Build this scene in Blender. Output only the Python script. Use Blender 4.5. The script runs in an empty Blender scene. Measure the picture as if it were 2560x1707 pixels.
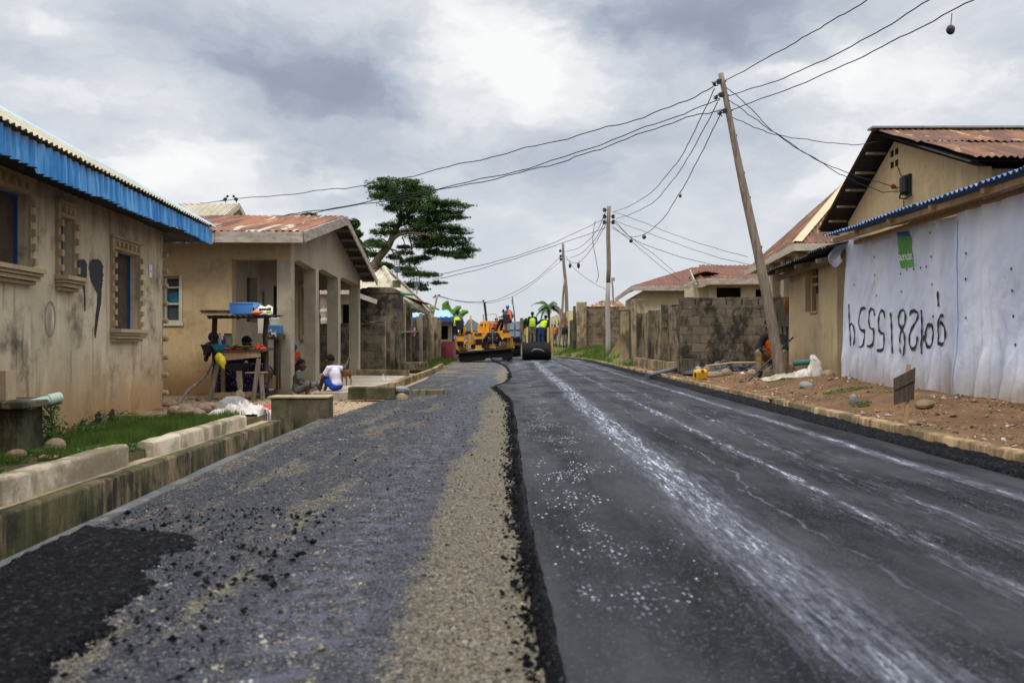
import bpy, bmesh, math, random
import numpy as np
from mathutils import Vector, Matrix
R = math.radians
random.seed(7)
RNG = np.random.default_rng(11)
scene = bpy.context.scene
COL = scene.collection
H, F = 0.95, 1991.0          # eye height and focal length in photo pixels

# ------------------------------------------------------------------ camera
cam = bpy.data.cameras.new('camera')
cam.lens = 28.0; cam.sensor_width = 36.0; cam.clip_start = 0.05; cam.clip_end = 2000
cam.dof.use_dof = True; cam.dof.focus_distance = 13.0; cam.dof.aperture_fstop = 2.6
camo = bpy.data.objects.new('camera', cam); COL.objects.link(camo)
camo.location = (0, 0, H); camo.rotation_euler = (R(90), 0, 0)
scene.camera = camo

# ------------------------------------------------------------------ node helper
class NG:
    def __init__(s, nt): s.t = nt; nt.nodes.clear()
    def n(s, typ, ins=None, **kw):
        nd = s.t.nodes.new(typ)
        for k, v in kw.items(): setattr(nd, k, v)
        for k, v in (ins or {}).items(): s.set(nd.inputs[k], v)
        return nd
    def set(s, sock, v):
        if isinstance(v, bpy.types.NodeSocket): s.t.links.new(v, sock)
        elif v is not None:
            if isinstance(v, (tuple, list)) and len(v) == 3 and sock.type == 'RGBA': v = (*v, 1)
            sock.default_value = v
    def m(s, op, a, b=0.0, c=None, clamp=False):
        nd = s.n('ShaderNodeMath', operation=op, use_clamp=clamp)
        s.set(nd.inputs[0], a); s.set(nd.inputs[1], b)
        if c is not None: s.set(nd.inputs[2], c)
        return nd.outputs[0]
    def vm(s, op, a, b=(0, 0, 0)):
        nd = s.n('ShaderNodeVectorMath', operation=op)
        s.set(nd.inputs[0], a)
        if op != 'SCALE': s.set(nd.inputs[1], b)
        else: s.set(nd.inputs[3], b)
        return nd.outputs[0]
    def noise(s, vec, scale, detail=3.0, rough=0.55, dist=0.0, col=False):
        nd = s.n('ShaderNodeTexNoise', {'Vector': vec, 'Scale': scale, 'Detail': detail, 'Roughness': rough, 'Distortion': dist})
        return nd.outputs['Color' if col else 'Fac']
    def vor(s, vec, scale, out='Distance', feature='F1', rnd=1.0):
        nd = s.n('ShaderNodeTexVoronoi', {'Vector': vec, 'Scale': scale, 'Randomness': rnd}, feature=feature)
        return nd.outputs[out]
    def ramp(s, fac, stops, interp='LINEAR'):
        nd = s.n('ShaderNodeValToRGB', {'Fac': fac}); cr = nd.color_ramp; cr.interpolation = interp
        while len(cr.elements) < len(stops): cr.elements.new(0.5)
        for e, (p, c) in zip(cr.elements, stops):
            e.position = p; e.color = (c, c, c, 1) if isinstance(c, (int, float)) else (*c, 1)
        return nd.outputs['Color']
    def sm(s, x, lo, hi):
        nd = s.n('ShaderNodeMapRange', {'Value': x, 'From Min': lo, 'From Max': hi}, interpolation_type='SMOOTHSTEP')
        return nd.outputs[0]
    def mix(s, a, b, f, mode='MIX'):
        nd = s.n('ShaderNodeMix', data_type='RGBA', blend_type=mode)
        s.set(nd.inputs[0], f); s.set(nd.inputs[6], a); s.set(nd.inputs[7], b)
        return nd.outputs[2]
    def xyz(s, v):
        nd = s.n('ShaderNodeSeparateXYZ'); s.set(nd.inputs[0], v); return nd.outputs
    def cmb(s, x=0.0, y=0.0, z=0.0):
        nd = s.n('ShaderNodeCombineXYZ'); s.set(nd.inputs[0], x); s.set(nd.inputs[1], y); s.set(nd.inputs[2], z); return nd.outputs[0]
    def pos(s): return s.n('ShaderNodeNewGeometry').outputs['Position']
    def sc(s, v, x, y, z): return s.vm('MULTIPLY', v, (x, y, z))
    def out(s, color, rough=0.8, metal=0.0, bump=None, bstr=0.3, bdist=0.02, spec=0.4, **kw):
        b = s.n('ShaderNodeBsdfPrincipled')
        s.set(b.inputs['Base Color'], color); s.set(b.inputs['Roughness'], rough); s.set(b.inputs['Metallic'], metal)
        s.set(b.inputs['Specular IOR Level'], spec)
        for k, v in kw.items(): s.set(b.inputs[k], v)
        if bump is not None:
            bn = s.n('ShaderNodeBump', {'Height': bump, 'Strength': bstr, 'Distance': bdist})
            s.t.links.new(bn.outputs[0], b.inputs['Normal'])
        o = s.n('ShaderNodeOutputMaterial'); s.t.links.new(b.outputs[0], o.inputs[0])
def newmat(name):
    m = bpy.data.materials.new(name); m.use_nodes = True
    return m, NG(m.node_tree)

# ------------------------------------------------------------------ world: overcast sky
SUN_EL, SUN_AZ = 52, 200      # degrees; azimuth from +Y clockwise, so behind the camera
world = bpy.data.worlds.new('World'); scene.world = world; world.use_nodes = True
g = NG(world.node_tree)
d = g.vm('NORMALIZE', g.n('ShaderNodeTexCoord').outputs['Generated'])
X_, Y_, Z_ = g.xyz(d)[:3]
az = g.m('ARCTAN2', X_, Y_); el = g.m('ARCSINE', Z_)
sp = g.cmb(az, g.m('MULTIPLY', el, 1.9), 0.0)
w1 = g.noise(sp, 3.2, 5.0, 0.6, 0.3, col=True)
w2 = g.noise(sp, 9.0, 7.0, 0.62, 0.0, col=True)
warp = g.vm('ADD', g.vm('SCALE', g.vm('SUBTRACT', w1, (.5, .5, .5)), 0.22), g.vm('SCALE', g.vm('SUBTRACT', w2, (.5, .5, .5)), 0.13))
wx, wy = g.xyz(warp)[:2]
A = g.m('ADD', az, wx); E = g.m('ADD', el, g.m('MULTIPLY', wy, 0.6))
base = g.noise(g.cmb(A, g.m('MULTIPLY', E, 1.7), 0.0), 2.6, 7.0, 0.5, 0.2)
val = g.m('MULTIPLY_ADD', g.m('SUBTRACT', base, 0.5), 1.0, 0.60)
fine = g.noise(g.cmb(A, g.m('MULTIPLY', E, 1.7), 3.0), 6.0, 9.0, 0.58)
val = g.m('ADD', val, g.m('MULTIPLY', g.m('SUBTRACT', fine, 0.5), 0.8))
SPOTS = [(870, 205, 230, 80, -.34), (690, 215, 220, 70, -.15), (1740, 50, 360, 85, -.42), (1500, 60, 150, 60, -.12), (1760, 250, 150, 150, -.22),
         (1620, 400, 420, 110, -.22), (480, 60, 260, 90, -.08), (2280, 280, 170, 60, -.12), (60, 90, 220, 110, -.06), (1000, 420, 300, 100, -.08),
         (600, 330, 500, 90, -.10), (1180, 110, 170, 110, .22), (2060, 190, 330, 130, .34), (370, 240, 150, 80, .22), (90, 240, 200, 50, .16),
         (450, 415, 110, 40, .20), (840, 455, 120, 36, .18), (1290, 190, 170, 80, .18), (1180, 300, 140, 60, .12), (2350, 120, 160, 120, .10),
         (1830, 520, 300, 140, .14), (120, 20, 140, 30, .15)]
for px, py, rx, ry, v in SPOTS:
    a0 = math.atan((px-1280)/F); e0 = math.atan((853.5-py)/F*math.cos(a0))
    dx = g.m('MULTIPLY', g.m('SUBTRACT', A, a0), F/rx); dy = g.m('MULTIPLY', g.m('SUBTRACT', E, e0), F/ry)
    dd = g.m('ADD', g.m('MULTIPLY', dx, dx), g.m('MULTIPLY', dy, dy))
    wgt = g.m('EXPONENT', g.m('MULTIPLY', dd, -0.9))
    val = g.m('MULTIPLY_ADD', wgt, v, val)
# towards the horizon the deck flattens out to an even pale grey
hz = g.sm(el, 0.24, 0.03)
val = g.m('ADD', g.m('MULTIPLY', val, g.m('SUBTRACT', 1.0, g.m('MULTIPLY', hz, .8))), g.m('MULTIPLY', hz, .8*.60))
cloud = g.ramp(val, [(.0, (.29, .33, .42)), (.20, (.36, .41, .51)), (.38, (.50, .55, .64)), (.52, (.63, .67, .735)), (.62, (.73, .755, .805)), (.72, (.88, .885, .915)), (.86, (1.0, 1.0, 1.0))])
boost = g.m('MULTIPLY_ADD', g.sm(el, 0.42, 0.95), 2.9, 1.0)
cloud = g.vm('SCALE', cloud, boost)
sky = g.n('ShaderNodeTexSky', sky_type='NISHITA', sun_disc=False, sun_elevation=R(SUN_EL), sun_rotation=R(SUN_AZ))
b1 = g.n('ShaderNodeBackground', {'Color': sky.outputs[0], 'Strength': 0.08})
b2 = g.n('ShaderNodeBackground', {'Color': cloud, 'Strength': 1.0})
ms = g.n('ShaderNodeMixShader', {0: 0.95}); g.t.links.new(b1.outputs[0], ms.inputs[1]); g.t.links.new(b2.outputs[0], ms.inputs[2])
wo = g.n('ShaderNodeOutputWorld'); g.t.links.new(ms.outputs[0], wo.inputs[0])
world.cycles.sampling_method = 'MANUAL'; world.cycles.sample_map_resolution = 512

sl = bpy.data.lights.new('sun', 'SUN'); sl.energy = 1.5; sl.angle = R(14); sl.color = (1, .95, .88)
so = bpy.data.objects.new('sun', sl); COL.objects.link(so)
so.rotation_euler = (R(90-SUN_EL), 0, R(180-SUN_AZ) )
_dir = Vector((math.sin(R(SUN_AZ))*math.cos(R(SUN_EL)), math.cos(R(SUN_AZ))*math.cos(R(SUN_EL)), math.sin(R(SUN_EL))))
so.rotation_euler = _dir.to_track_quat('Z', 'Y').to_euler()
scene.view_settings.view_transform = 'Standard'; scene.view_settings.look = 'None'
scene.view_settings.exposure = 0.0; scene.view_settings.gamma = 1.0

# ------------------------------------------------------------------ geometry helpers
def W(px, py, D): return Vector(((px-1280)*D/F, D, H-(py-853.5)*D/F))   # photo pixel at a known distance -> place in the world
def smooth(x, a, b):
    t = np.clip((x-a)/(b-a), 0, 1); return t*t*(3-2*t)
ORG = {}
def thing(name, label, cat, loc=(0, 0, 0), group=None):
    o = bpy.data.objects.new(name, None); COL.objects.link(o); o.empty_display_size = .2
    o.location = loc; ORG[o.name] = Vector(loc)
    return tag(o, label, cat, group)
def tag(o, label=None, cat=None, group=None, kind=None):
    if label: o['label'] = label
    if cat: o['category'] = cat
    if group: o['group'] = group
    if kind: o['kind'] = kind
    return o
def link_mesh(name, me, mat, parent=None, org=None, sm=False):
    me.materials.append(mat)
    o = bpy.data.objects.new(name, me); COL.objects.link(o)
    if parent is not None:
        o.parent = parent; ORG[o.name] = ORG[parent.name]
    else:
        ORG[o.name] = Vector(org) if org is not None else Vector((0, 0, 0)); o.location = ORG[o.name]
    if sm:
        me.polygons.foreach_set('use_smooth', [True]*len(me.polygons))
    return o
class MB:
    def __init__(s): s.v = []; s.f = []
    def add(s, vs, fs):
        n = len(s.v); s.v += [tuple(v) for v in vs]; s.f += [tuple(i+n for i in f) for f in fs]; return s
    def box(s, x0, y0, z0, x1, y1, z1):
        vs = [(x, y, z) for z in (z0, z1) for y in (y0, y1) for x in (x0, x1)]
        return s.add(vs, [(0, 2, 3, 1), (4, 5, 7, 6), (0, 1, 5, 4), (2, 6, 7, 3), (0, 4, 6, 2), (1, 3, 7, 5)])
    def obox(s, c, u, v, w):          # centre and three half axes
        c, u, v, w = map(Vector, (c, u, v, w))
        vs = [c+a*u+b*v+e*w for e in (-1, 1) for b in (-1, 1) for a in (-1, 1)]
        return s.add(vs, [(0, 2, 3, 1), (4, 5, 7, 6), (0, 1, 5, 4), (2, 6, 7, 3), (0, 4, 6, 2), (1, 3, 7, 5)])
    def beam(s, a, b, w, h, up=(0, 0, 1)):
        a, b = Vector(a), Vector(b); d = (b-a); L = d.length; d.normalize()
        side = d.cross(Vector(up))
        if side.length < 1e-4: side = d.cross(Vector((1, 0, 0)))
        side.normalize(); u2 = side.cross(d).normalized()
        return s.obox((a+b)/2, d*L/2, side*w/2, u2*h/2)
    def prism(s, pts, vec):           # planar outline pushed along vec
        n = len(pts); vec = Vector(vec); vs = [Vector(p) for p in pts]+[Vector(p)+vec for p in pts]
        return s.add(vs, [tuple(range(n)), tuple(range(2*n-1, n-1, -1))]+[(i+n, (i+1) % n+n, (i+1) % n, i) for i in range(n)])
    def pp(s, pix, D, depth): return s.prism([W(x, y, D) for x, y in pix], (0, depth, 0))
    def pb(s, x0, y0, x1, y1, D, depth): return s.pp([(x0, y0), (x0, y1), (x1, y1), (x1, y0)], D, depth)
    def tube(s, pts, r, n=8, cap=True):
        pts = [Vector(p) for p in pts]; N = len(pts)
        rs = r if isinstance(r, (list, tuple)) else [r]*N
        vs = []; prev = None
        for i, p in enumerate(pts):
            t = (pts[min(i+1, N-1)]-pts[max(i-1, 0)]).normalized()
            if prev is None:
                a = Vector((0, 0, 1)) if abs(t.z) < .9 else Vector((1, 0, 0)); u = t.cross(a).normalized()
            else:
                u = prev-t*prev.dot(t); u.normalize()
            prev = u; w = t.cross(u)
            for k in range(n):
                an = 2*math.pi*k/n; vs.append(p+(u*math.cos(an)+w*math.sin(an))*rs[i])
        fs = [(i*n+k, i*n+(k+1) % n, (i+1)*n+(k+1) % n, (i+1)*n+k) for i in range(N-1) for k in range(n)]
        if cap: fs += [tuple(range(n-1, -1, -1)), tuple((N-1)*n+k for k in range(n))]
        return s.add(vs, fs)
    def lathe(s, c, prof, n=20, closed=False):       # prof: (radius, z)
        vs = []; c = Vector(c)
        for r, z in prof:
            for k in range(n):
                a = 2*math.pi*k/n; vs.append(c+Vector((r*math.cos(a), r*math.sin(a), z)))
        N = len(prof)
        fs = [(i*n+k, i*n+(k+1) % n, (i+1)*n+(k+1) % n, (i+1)*n+k) for i in range(N-1) for k in range(n)]
        fs += [tuple(range(n-1, -1, -1)), tuple((N-1)*n+k for k in range(n))]
        return s.add(vs, fs)
    def ell(s, c, r, n=12, m=8, jit=0.0, rot=None, seed=0):
        rnd = random.Random(seed); c = Vector(c); vs = []
        rot = rot or Matrix.Identity(3)
        lump = [(Vector([rnd.gauss(0, 1) for _ in range(3)]).normalized(), rnd.uniform(-1, 1)) for _ in range(9)]
        for i in range(m+1):
            th = math.pi*i/m
            for k in range(n if 0 < i < m else 1):
                ph = 2*math.pi*k/n; dn = Vector((math.sin(th)*math.cos(ph), math.sin(th)*math.sin(ph), math.cos(th)))
                q = 1.0
                if jit: q += jit*sum(w*max(0, dn.dot(l)-.2) for l, w in lump)
                vs.append(c+rot@Vector((dn.x*r[0]*q, dn.y*r[1]*q, dn.z*r[2]*q)))
        fs = []
        def idx(i, k): return 0 if i == 0 else (1+(m-1)*n if i == m else 1+(i-1)*n+k % n)
        for i in range(m):
            for k in range(n):
                if i == 0: fs.append((0, idx(1, k), idx(1, k+1)))
                elif i == m-1: fs.append((idx(i, k), idx(m, 0), idx(i, k+1)))
                else: fs.append((idx(i, k), idx(i+1, k), idx(i+1, k+1), idx(i, k+1)))
        return s.add(vs, fs)
    def corr(s, poly, u, pitch=.09, amp=.012, seed=1, sheet=.8, rag=.02, sub=6, nv=4):
        # corrugated sheeting cut to a planar outline; the ridges run across u
        rnd = random.Random(seed); P = [Vector(p) for p in poly]; u = Vector(u).normalized()
        nn = Vector((0, 0, 0))
        for i in range(len(P)): nn += (P[i]-P[0]).cross(P[(i+1) % len(P)]-P[0])
        nn.normalize()
        if nn.z < 0 and abs(nn.z) > .01: nn = -nn
        v = nn.cross(u).normalized()
        if v.z < 0: v = -v
        q = [((p-P[0]).dot(u), (p-P[0]).dot(v)) for p in P]
        u0, u1 = min(a for a, _ in q), max(a for a, _ in q)
        k = max(2, int((u1-u0)/pitch*sub)); cols = []
        shift = {}
        for i in range(k+1):
            t = min(max(u0+(u1-u0)*i/k, u0+1e-4), u1-1e-4); ys = []
            for j in range(len(q)):
                (a0, b0), (a1, b1) = q[j], q[(j+1) % len(q)]
                if (a0-t)*(a1-t) <= 0 and abs(a1-a0) > 1e-7: ys.append(b0+(b1-b0)*(t-a0)/(a1-a0))
            if len(ys) < 2: ys = [0, 0]
            lo, hi = min(ys), max(ys); sh = int((t-u0)/sheet)
            if sh not in shift: shift[sh] = (rnd.uniform(-rag, rag), rnd.uniform(0, rag*.5), rnd.uniform(-rag*.3, rag*.3))
            lo += shift[sh][0] if hi-lo > .1 else 0
            off = amp*math.cos(2*math.pi*(t-u0)/pitch)+shift[sh][1]
            cols.append([P[0]+u*t+v*(lo+(hi-lo)*m_/nv)+nn*(off+shift[sh][2]*math.sin(m_*2.1+sh)) for m_ in range(nv+1)])
        vs = [p for c in cols for p in c]; w = nv+1
        fs = [(i*w+j, (i+1)*w+j, (i+1)*w+j+1, i*w+j+1) for i in range(k) for j in range(nv)]
        return s.add(vs, fs)
    def wall(s, p0, u, L, z0, z1, th, holes=(), top=None):
        # upright wall from p0 along u, thickness th to the left of u, holes (u0,u1,z0,z1)
        u = Vector((u[0], u[1], 0)).normalized(); n = Vector((-u.y, u.x, 0))
        us = sorted({0, L, *[h for a in holes for h in a[:2]]}); zs = sorted({z0, z1, *[h for a in holes for h in a[2:4]]})
        us = [a for a in us if 0 <= a <= L]; zs = [a for a in zs if z0 <= a <= z1]
        def solid(i, j):
            if i < 0 or j < 0 or i >= len(us)-1 or j >= len(zs)-1: return False
            cu, cz = (us[i]+us[i+1])/2, (zs[j]+zs[j+1])/2
            return not any(h[0] < cu < h[1] and h[2] < cz < h[3] for h in holes)
        P = lambda a, b, c: Vector((p0[0], p0[1], 0))+u*a+n*b+Vector((0, 0, c))
        for i in range(len(us)-1):
            for j in range(len(zs)-1):
                if not solid(i, j): continue
                a, b, c, e = us[i], us[i+1], zs[j], zs[j+1]
                s.add([P(a, 0, c), P(b, 0, c), P(b, 0, e), P(a, 0, e)], [(0, 1, 2, 3)])
                s.add([P(a, th, c), P(b, th, c), P(b, th, e), P(a, th, e)], [(3, 2, 1, 0)])
                if not solid(i-1, j): s.add([P(a, 0, c), P(a, th, c), P(a, th, e), P(a, 0, e)], [(3, 2, 1, 0)])
                if not solid(i+1, j): s.add([P(b, 0, c), P(b, th, c), P(b, th, e), P(b, 0, e)], [(0, 1, 2, 3)])
                if not solid(i, j-1): s.add([P(a, 0, c), P(b, 0, c), P(b, th, c), P(a, th, c)], [(3, 2, 1, 0)])
                if not solid(i, j+1): s.add([P(a, 0, e), P(b, 0, e), P(b, th, e), P(a, th, e)], [(0, 1, 2, 3)])
        return s
    def build(s, name, mat, parent=None, org=None, sm=False, bev=0.0):
        o_ = ORG[parent.name] if parent is not None else Vector(org if org is not None else (0, 0, 0))
        me = bpy.data.meshes.new(name)
        me.from_pydata([(x-o_.x, y-o_.y, z-o_.z) for x, y, z in s.v], [], s.f); me.update()
        if bev:
            bm = bmesh.new(); bm.from_mesh(me)
            try: bmesh.ops.bevel(bm, geom=list(bm.edges), offset=bev, segments=1, affect='EDGES', clamp_overlap=True)
            except Exception: pass
            bm.to_mesh(me); bm.free()
        return link_mesh(name, me, mat, parent, org, sm)
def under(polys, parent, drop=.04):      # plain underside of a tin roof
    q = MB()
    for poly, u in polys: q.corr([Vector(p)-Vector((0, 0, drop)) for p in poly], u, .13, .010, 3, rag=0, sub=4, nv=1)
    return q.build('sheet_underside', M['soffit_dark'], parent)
def npmesh(name, V, faces_n, mat, parent=None, org=None, sm=False):
    # V (N,3) where every run of faces_n vertices is one face
    o_ = ORG[parent.name] if parent is not None else Vector(org if org is not None else (0, 0, 0))
    V = np.asarray(V, dtype=np.float32).reshape(-1, 3)-np.array(o_, dtype=np.float32)
    n = len(V); k = n//faces_n; me = bpy.data.meshes.new(name)
    me.vertices.add(n); me.vertices.foreach_set('co', V.ravel())
    me.loops.add(n); me.loops.foreach_set('vertex_index', np.arange(n, dtype=np.int32))
    me.polygons.add(k); me.polygons.foreach_set('loop_start', np.arange(0, n, faces_n, dtype=np.int32))
    me.update(calc_edges=True); me.validate()
    return link_mesh(name, me, mat, parent, org, sm)
def gridmesh(name, P, mat, parent=None, org=None, sm=True):
    # P (a,b,3) grid of points
    a, b = P.shape[:2]; o_ = ORG[parent.name] if parent is not None else Vector(org if org is not None else (0, 0, 0))
    V = P.reshape(-1, 3).astype(np.float32)-np.array(o_, dtype=np.float32)
    i, j = np.meshgrid(np.arange(a-1), np.arange(b-1), indexing='ij'); i = i.ravel(); j = j.ravel()
    Q = np.stack([i*b+j, (i+1)*b+j, (i+1)*b+j+1, i*b+j+1], 1)
    me = bpy.data.meshes.new(name); me.vertices.add(len(V)); me.vertices.foreach_set('co', V.ravel())
    me.loops.add(Q.size); me.loops.foreach_set('vertex_index', Q.ravel().astype(np.int32))
    me.polygons.add(len(Q)); me.polygons.foreach_set('loop_start', np.arange(0, Q.size, 4, dtype=np.int32))
    me.update(calc_edges=True)
    return link_mesh(name, me, mat, parent, org, sm)
def vnoise(x, y, s, seed=0):          # smooth value noise for terrain
    x = np.asarray(x)*s; y = np.asarray(y)*s
    xi = np.floor(x).astype(int); yi = np.floor(y).astype(int); fx = x-xi; fy = y-yi
    fx = fx*fx*(3-2*fx); fy = fy*fy*(3-2*fy)
    def h(a, b):
        n = np.sin(a*127.1+b*311.7+seed*74.7)*43758.5453; return n-np.floor(n)
    return (h(xi, yi)*(1-fx)+h(xi+1, yi)*fx)*(1-fy)+(h(xi, yi+1)*(1-fx)+h(xi+1, yi+1)*fx)*fy
def fbm(x, y, s, o=4, seed=0): return sum(vnoise(x, y, s*2**k, seed+k)/2**k for k in range(o))/(2-2**(1-o))-.5

# ------------------------------------------------------------------ materials
def plaster(name, c1, c2, grime=(.10, .085, .06), gr=.5, streak=.5, mud=None, top=None):
    m, g = newmat(name); p = g.pos(); x, y, z = g.xyz(p)[:3]
    big = g.noise(p, .7, 4, .6); fine = g.noise(p, 9, 4, .65)
    c = g.mix(c1, c2, g.sm(big, .3, .7)); c = g.mix(c, tuple(v*.72 for v in c1), g.sm(fine, .52, .8))
    st = g.noise(g.sc(p, 5, 5, .45), 1.6, 4, .6)
    c = g.mix(c, grime, g.m('MULTIPLY', g.sm(st, .52, .8), streak))
    bl = g.noise(p, 1.5, 6, .7)
    c = g.mix(c, grime, g.m('MULTIPLY', g.sm(bl, .48, .70), gr))
    c = g.mix(c, tuple(min(.7, v*1.25) for v in c1), g.m('MULTIPLY', g.sm(g.noise(g.sc(p, 2.5, 2.5, .7), 1.1, 5, .65), .54, .7), .55))
    c = g.mix(c, grime, g.m('MULTIPLY', g.sm(g.noise(p, 45, 3, .6), .64, .72), .5))
    if mud:
        z0, z1, mc = mud; zz = g.m('ADD', z, g.m('MULTIPLY', g.m('SUBTRACT', g.noise(g.sc(p, 1, 1, .35), 2.2, 5, .6), .5), .9))
        c = g.mix(c, mc, g.m('MULTIPLY', g.sm(zz, z1, z0), .75))
        c = g.mix(c, (.035, .032, .022), g.m('MULTIPLY', g.sm(zz, z0-.15+.1, z0-.45), .75))
    if top:
        zz = g.m('ADD', z, g.m('MULTIPLY', g.m('SUBTRACT', g.noise(g.sc(p, 3, 3, .6), 2, 5, .6), .5), .7))
        c = g.mix(c, grime, g.m('MULTIPLY', g.sm(zz, top-.35, top+.1), .6))
    h = g.m('ADD', g.m('MULTIPLY', g.noise(p, 30, 5, .7), .5), g.noise(p, 4, 3))
    g.out(c, .9, bump=h, bstr=.35, bdist=.02, spec=.15); return m
def blocks(name, c1, c2, mould=.6, bw=.45, bh=.225, moss=0.0):
    m, g = newmat(name); p = g.pos(); x, y, z = g.xyz(p)[:3]
    wob = g.vm('SCALE', g.vm('SUBTRACT', g.noise(p, 3.0, 5, .65, col=True), (.5, .5, .5)), .12)
    vec = g.vm('ADD', g.cmb(g.m('ADD', x, g.m('MULTIPLY', y, .97)), z, 0.0), wob)
    br = g.n('ShaderNodeTexBrick', {'Vector': vec, 'Color1': (0, 0, 0, 1), 'Color2': (1, 1, 1, 1), 'Mortar': (.5, .5, .5, 1), 'Scale': 1.0,
             'Mortar Size': .012, 'Mortar Smooth': .35, 'Bias': 0.0, 'Brick Width': bw, 'Row Height': bh})
    c = g.mix(c1, c2, br.outputs['Color'])
    c = g.mix(c, tuple(v*.6 for v in c1), g.sm(g.noise(p, 13, 5, .7), .5, .8))
    c = g.mix(c, tuple(v*.4 for v in c1), g.m('MULTIPLY', br.outputs['Fac'], g.sm(g.noise(p, 3, 4, .6), .35, .6)))
    c = g.mix(c, tuple(v*1.5 for v in c1), g.m('MULTIPLY', g.sm(g.noise(p, 5, 6, .7), .54, .7), .55))
    st = g.noise(g.sc(p, 2.2, 2.2, 1.6), 1.0, 7, .72)
    c = g.mix(c, (.022, .019, .014), g.m('MULTIPLY', g.sm(st, .44, .60), mould))
    if moss: c = g.mix(c, (.06, .07, .022), g.m('MULTIPLY', g.sm(g.noise(p, 1.9, 5, .7), .55, .75), moss))
    h = g.m('ADD', g.m('MULTIPLY', br.outputs['Fac'], -1.0), g.m('MULTIPLY', g.noise(p, 22, 5, .7), .7))
    g.out(c, .95, bump=h, bstr=.6, bdist=.02, spec=.12); return m
def conc(name, c, c2, moss=(.07, .075, .025), ms=.5, dark=.5, sx=3.0, fs=.15):
    m, g = newmat(name); p = g.pos()
    cc = g.mix(c, c2, g.sm(g.noise(p, 2.5, 5, .65), .35, .7))
    s1 = g.noise(g.sc(p, 1.1, 1.1, .9), 1.3, 7, .68, .6); s2 = g.noise(g.sc(p, 12, 12, 1.0), 1.6, 5, .7, .3)
    cc = g.mix(cc, (.022, .020, .014), g.m('MULTIPLY', g.sm(g.m('ADD', g.m('MULTIPLY', s1, 1-fs), g.m('MULTIPLY', s2, fs)), .44, .56), dark))
    cc = g.mix(cc, moss, g.m('MULTIPLY', g.sm(g.noise(g.sc(p, 1.4, 1.4, 1.2), 1.7, 6, .7), .44, .60), ms))
    cc = g.mix(cc, tuple(v*1.2 for v in c), g.m('MULTIPLY', g.sm(g.noise(g.sc(p, 2, 2, .6), 1.9, 5, .65), .56, .64), .8))
    cc = g.mix(cc, tuple(v*1.25 for v in c2), g.m('MULTIPLY', g.sm(g.noise(p, 18, 4, .7), .6, .75), .3))
    g.out(cc, .92, bump=g.m('ADD', g.noise(p, 28, 5, .75), g.noise(p, 5, 3)), bstr=.5, bdist=.02, spec=.15); return m
def rust(name, c1, c2, c3, sx=(1, 1, .2), bias=.0):
    m, g = newmat(name); p = g.pos(); q = g.sc(p, *sx)
    a = g.noise(q, 1.7, 5, .65); b = g.noise(p, 3.5, 6, .7); cc = g.mix(c1, c2, g.sm(a, .42+bias, .6+bias))
    cc = g.mix(cc, c3, g.sm(g.noise(q, 3.1, 3, .5, 1.0), .60+bias, .66+bias))
    cc = g.mix(cc, tuple(v*.45 for v in c1), g.m('MULTIPLY', g.sm(b, .52, .72), .7))
    g.out(cc, .7, .0, bump=g.noise(p, 30, 3), bstr=.15, bdist=.01, spec=.3); return m
def paint(name, c, rough=.45, metal=0.0, dirt=.35, dc=(.07, .055, .04), sc_=6.0):
    m, g = newmat(name); p = g.pos()
    cc = g.mix(c, tuple(v*.75 for v in c), g.noise(p, 3, 3)); cc = g.mix(cc, tuple(min(1, v*1.1+.06) for v in c), g.m('MULTIPLY', g.sm(g.noise(g.sc(p, 5, 5, .6), 1.5, 5, .65), .5, .66), .5*dirt)); cc = g.mix(cc, dc, g.m('MULTIPLY', g.sm(g.noise(p, sc_, 6, .7), .5, .72), dirt))
    g.out(cc, g.m('ADD', rough, g.m('MULTIPLY', g.noise(p, 14, 3), .25)), metal, bump=g.noise(p, 20, 3), bstr=.08, bdist=.01); return m
def wood(name, c1, c2, grain=(14, 14, 1.2)):
    m, g = newmat(name); p = g.n('ShaderNodeTexCoord').outputs['Object']
    a = g.noise(g.sc(p, *grain), 1.6, 6, .65, .4); cc = g.mix(c1, c2, g.sm(a, .35, .68))
    cc = g.mix(cc, tuple(v*.35 for v in c1), g.m('MULTIPLY', g.sm(g.noise(p, 3, 5, .7), .52, .75), .7))
    g.out(cc, .85, bump=a, bstr=.4, bdist=.01, spec=.2); return m
def cloth(name, c, c2=None, fold=9.0, rough=.9, pat=None):
    m, g = newmat(name); p = g.pos(); c2 = c2 or tuple(v*.7 for v in c)
    cc = g.mix(c, c2, g.sm(g.noise(p, 7, 4, .6), .4, .7))
    if pat:
        v = g.vor(p, pat[0], 'Distance'); cc = g.mix(cc, pat[1], g.sm(g.m('ADD', v, g.m('MULTIPLY', g.noise(p, pat[0]*2, 3), .5)), .55, .42))
    g.out(cc, rough, bump=g.noise(g.sc(p, 1, 1, .5), fold*2, 4, .6), bstr=.5, bdist=.03, spec=.1); return m
def flat(name, c, rough=.6, metal=0.0, var=.25, spec=.4, **kw):
    m, g = newmat(name); p = g.pos(); g.out(g.mix(c, tuple(v*(1-var) for v in c), g.noise(p, 8, 4, .6)), rough, metal, spec=spec, **kw); return m
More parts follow.
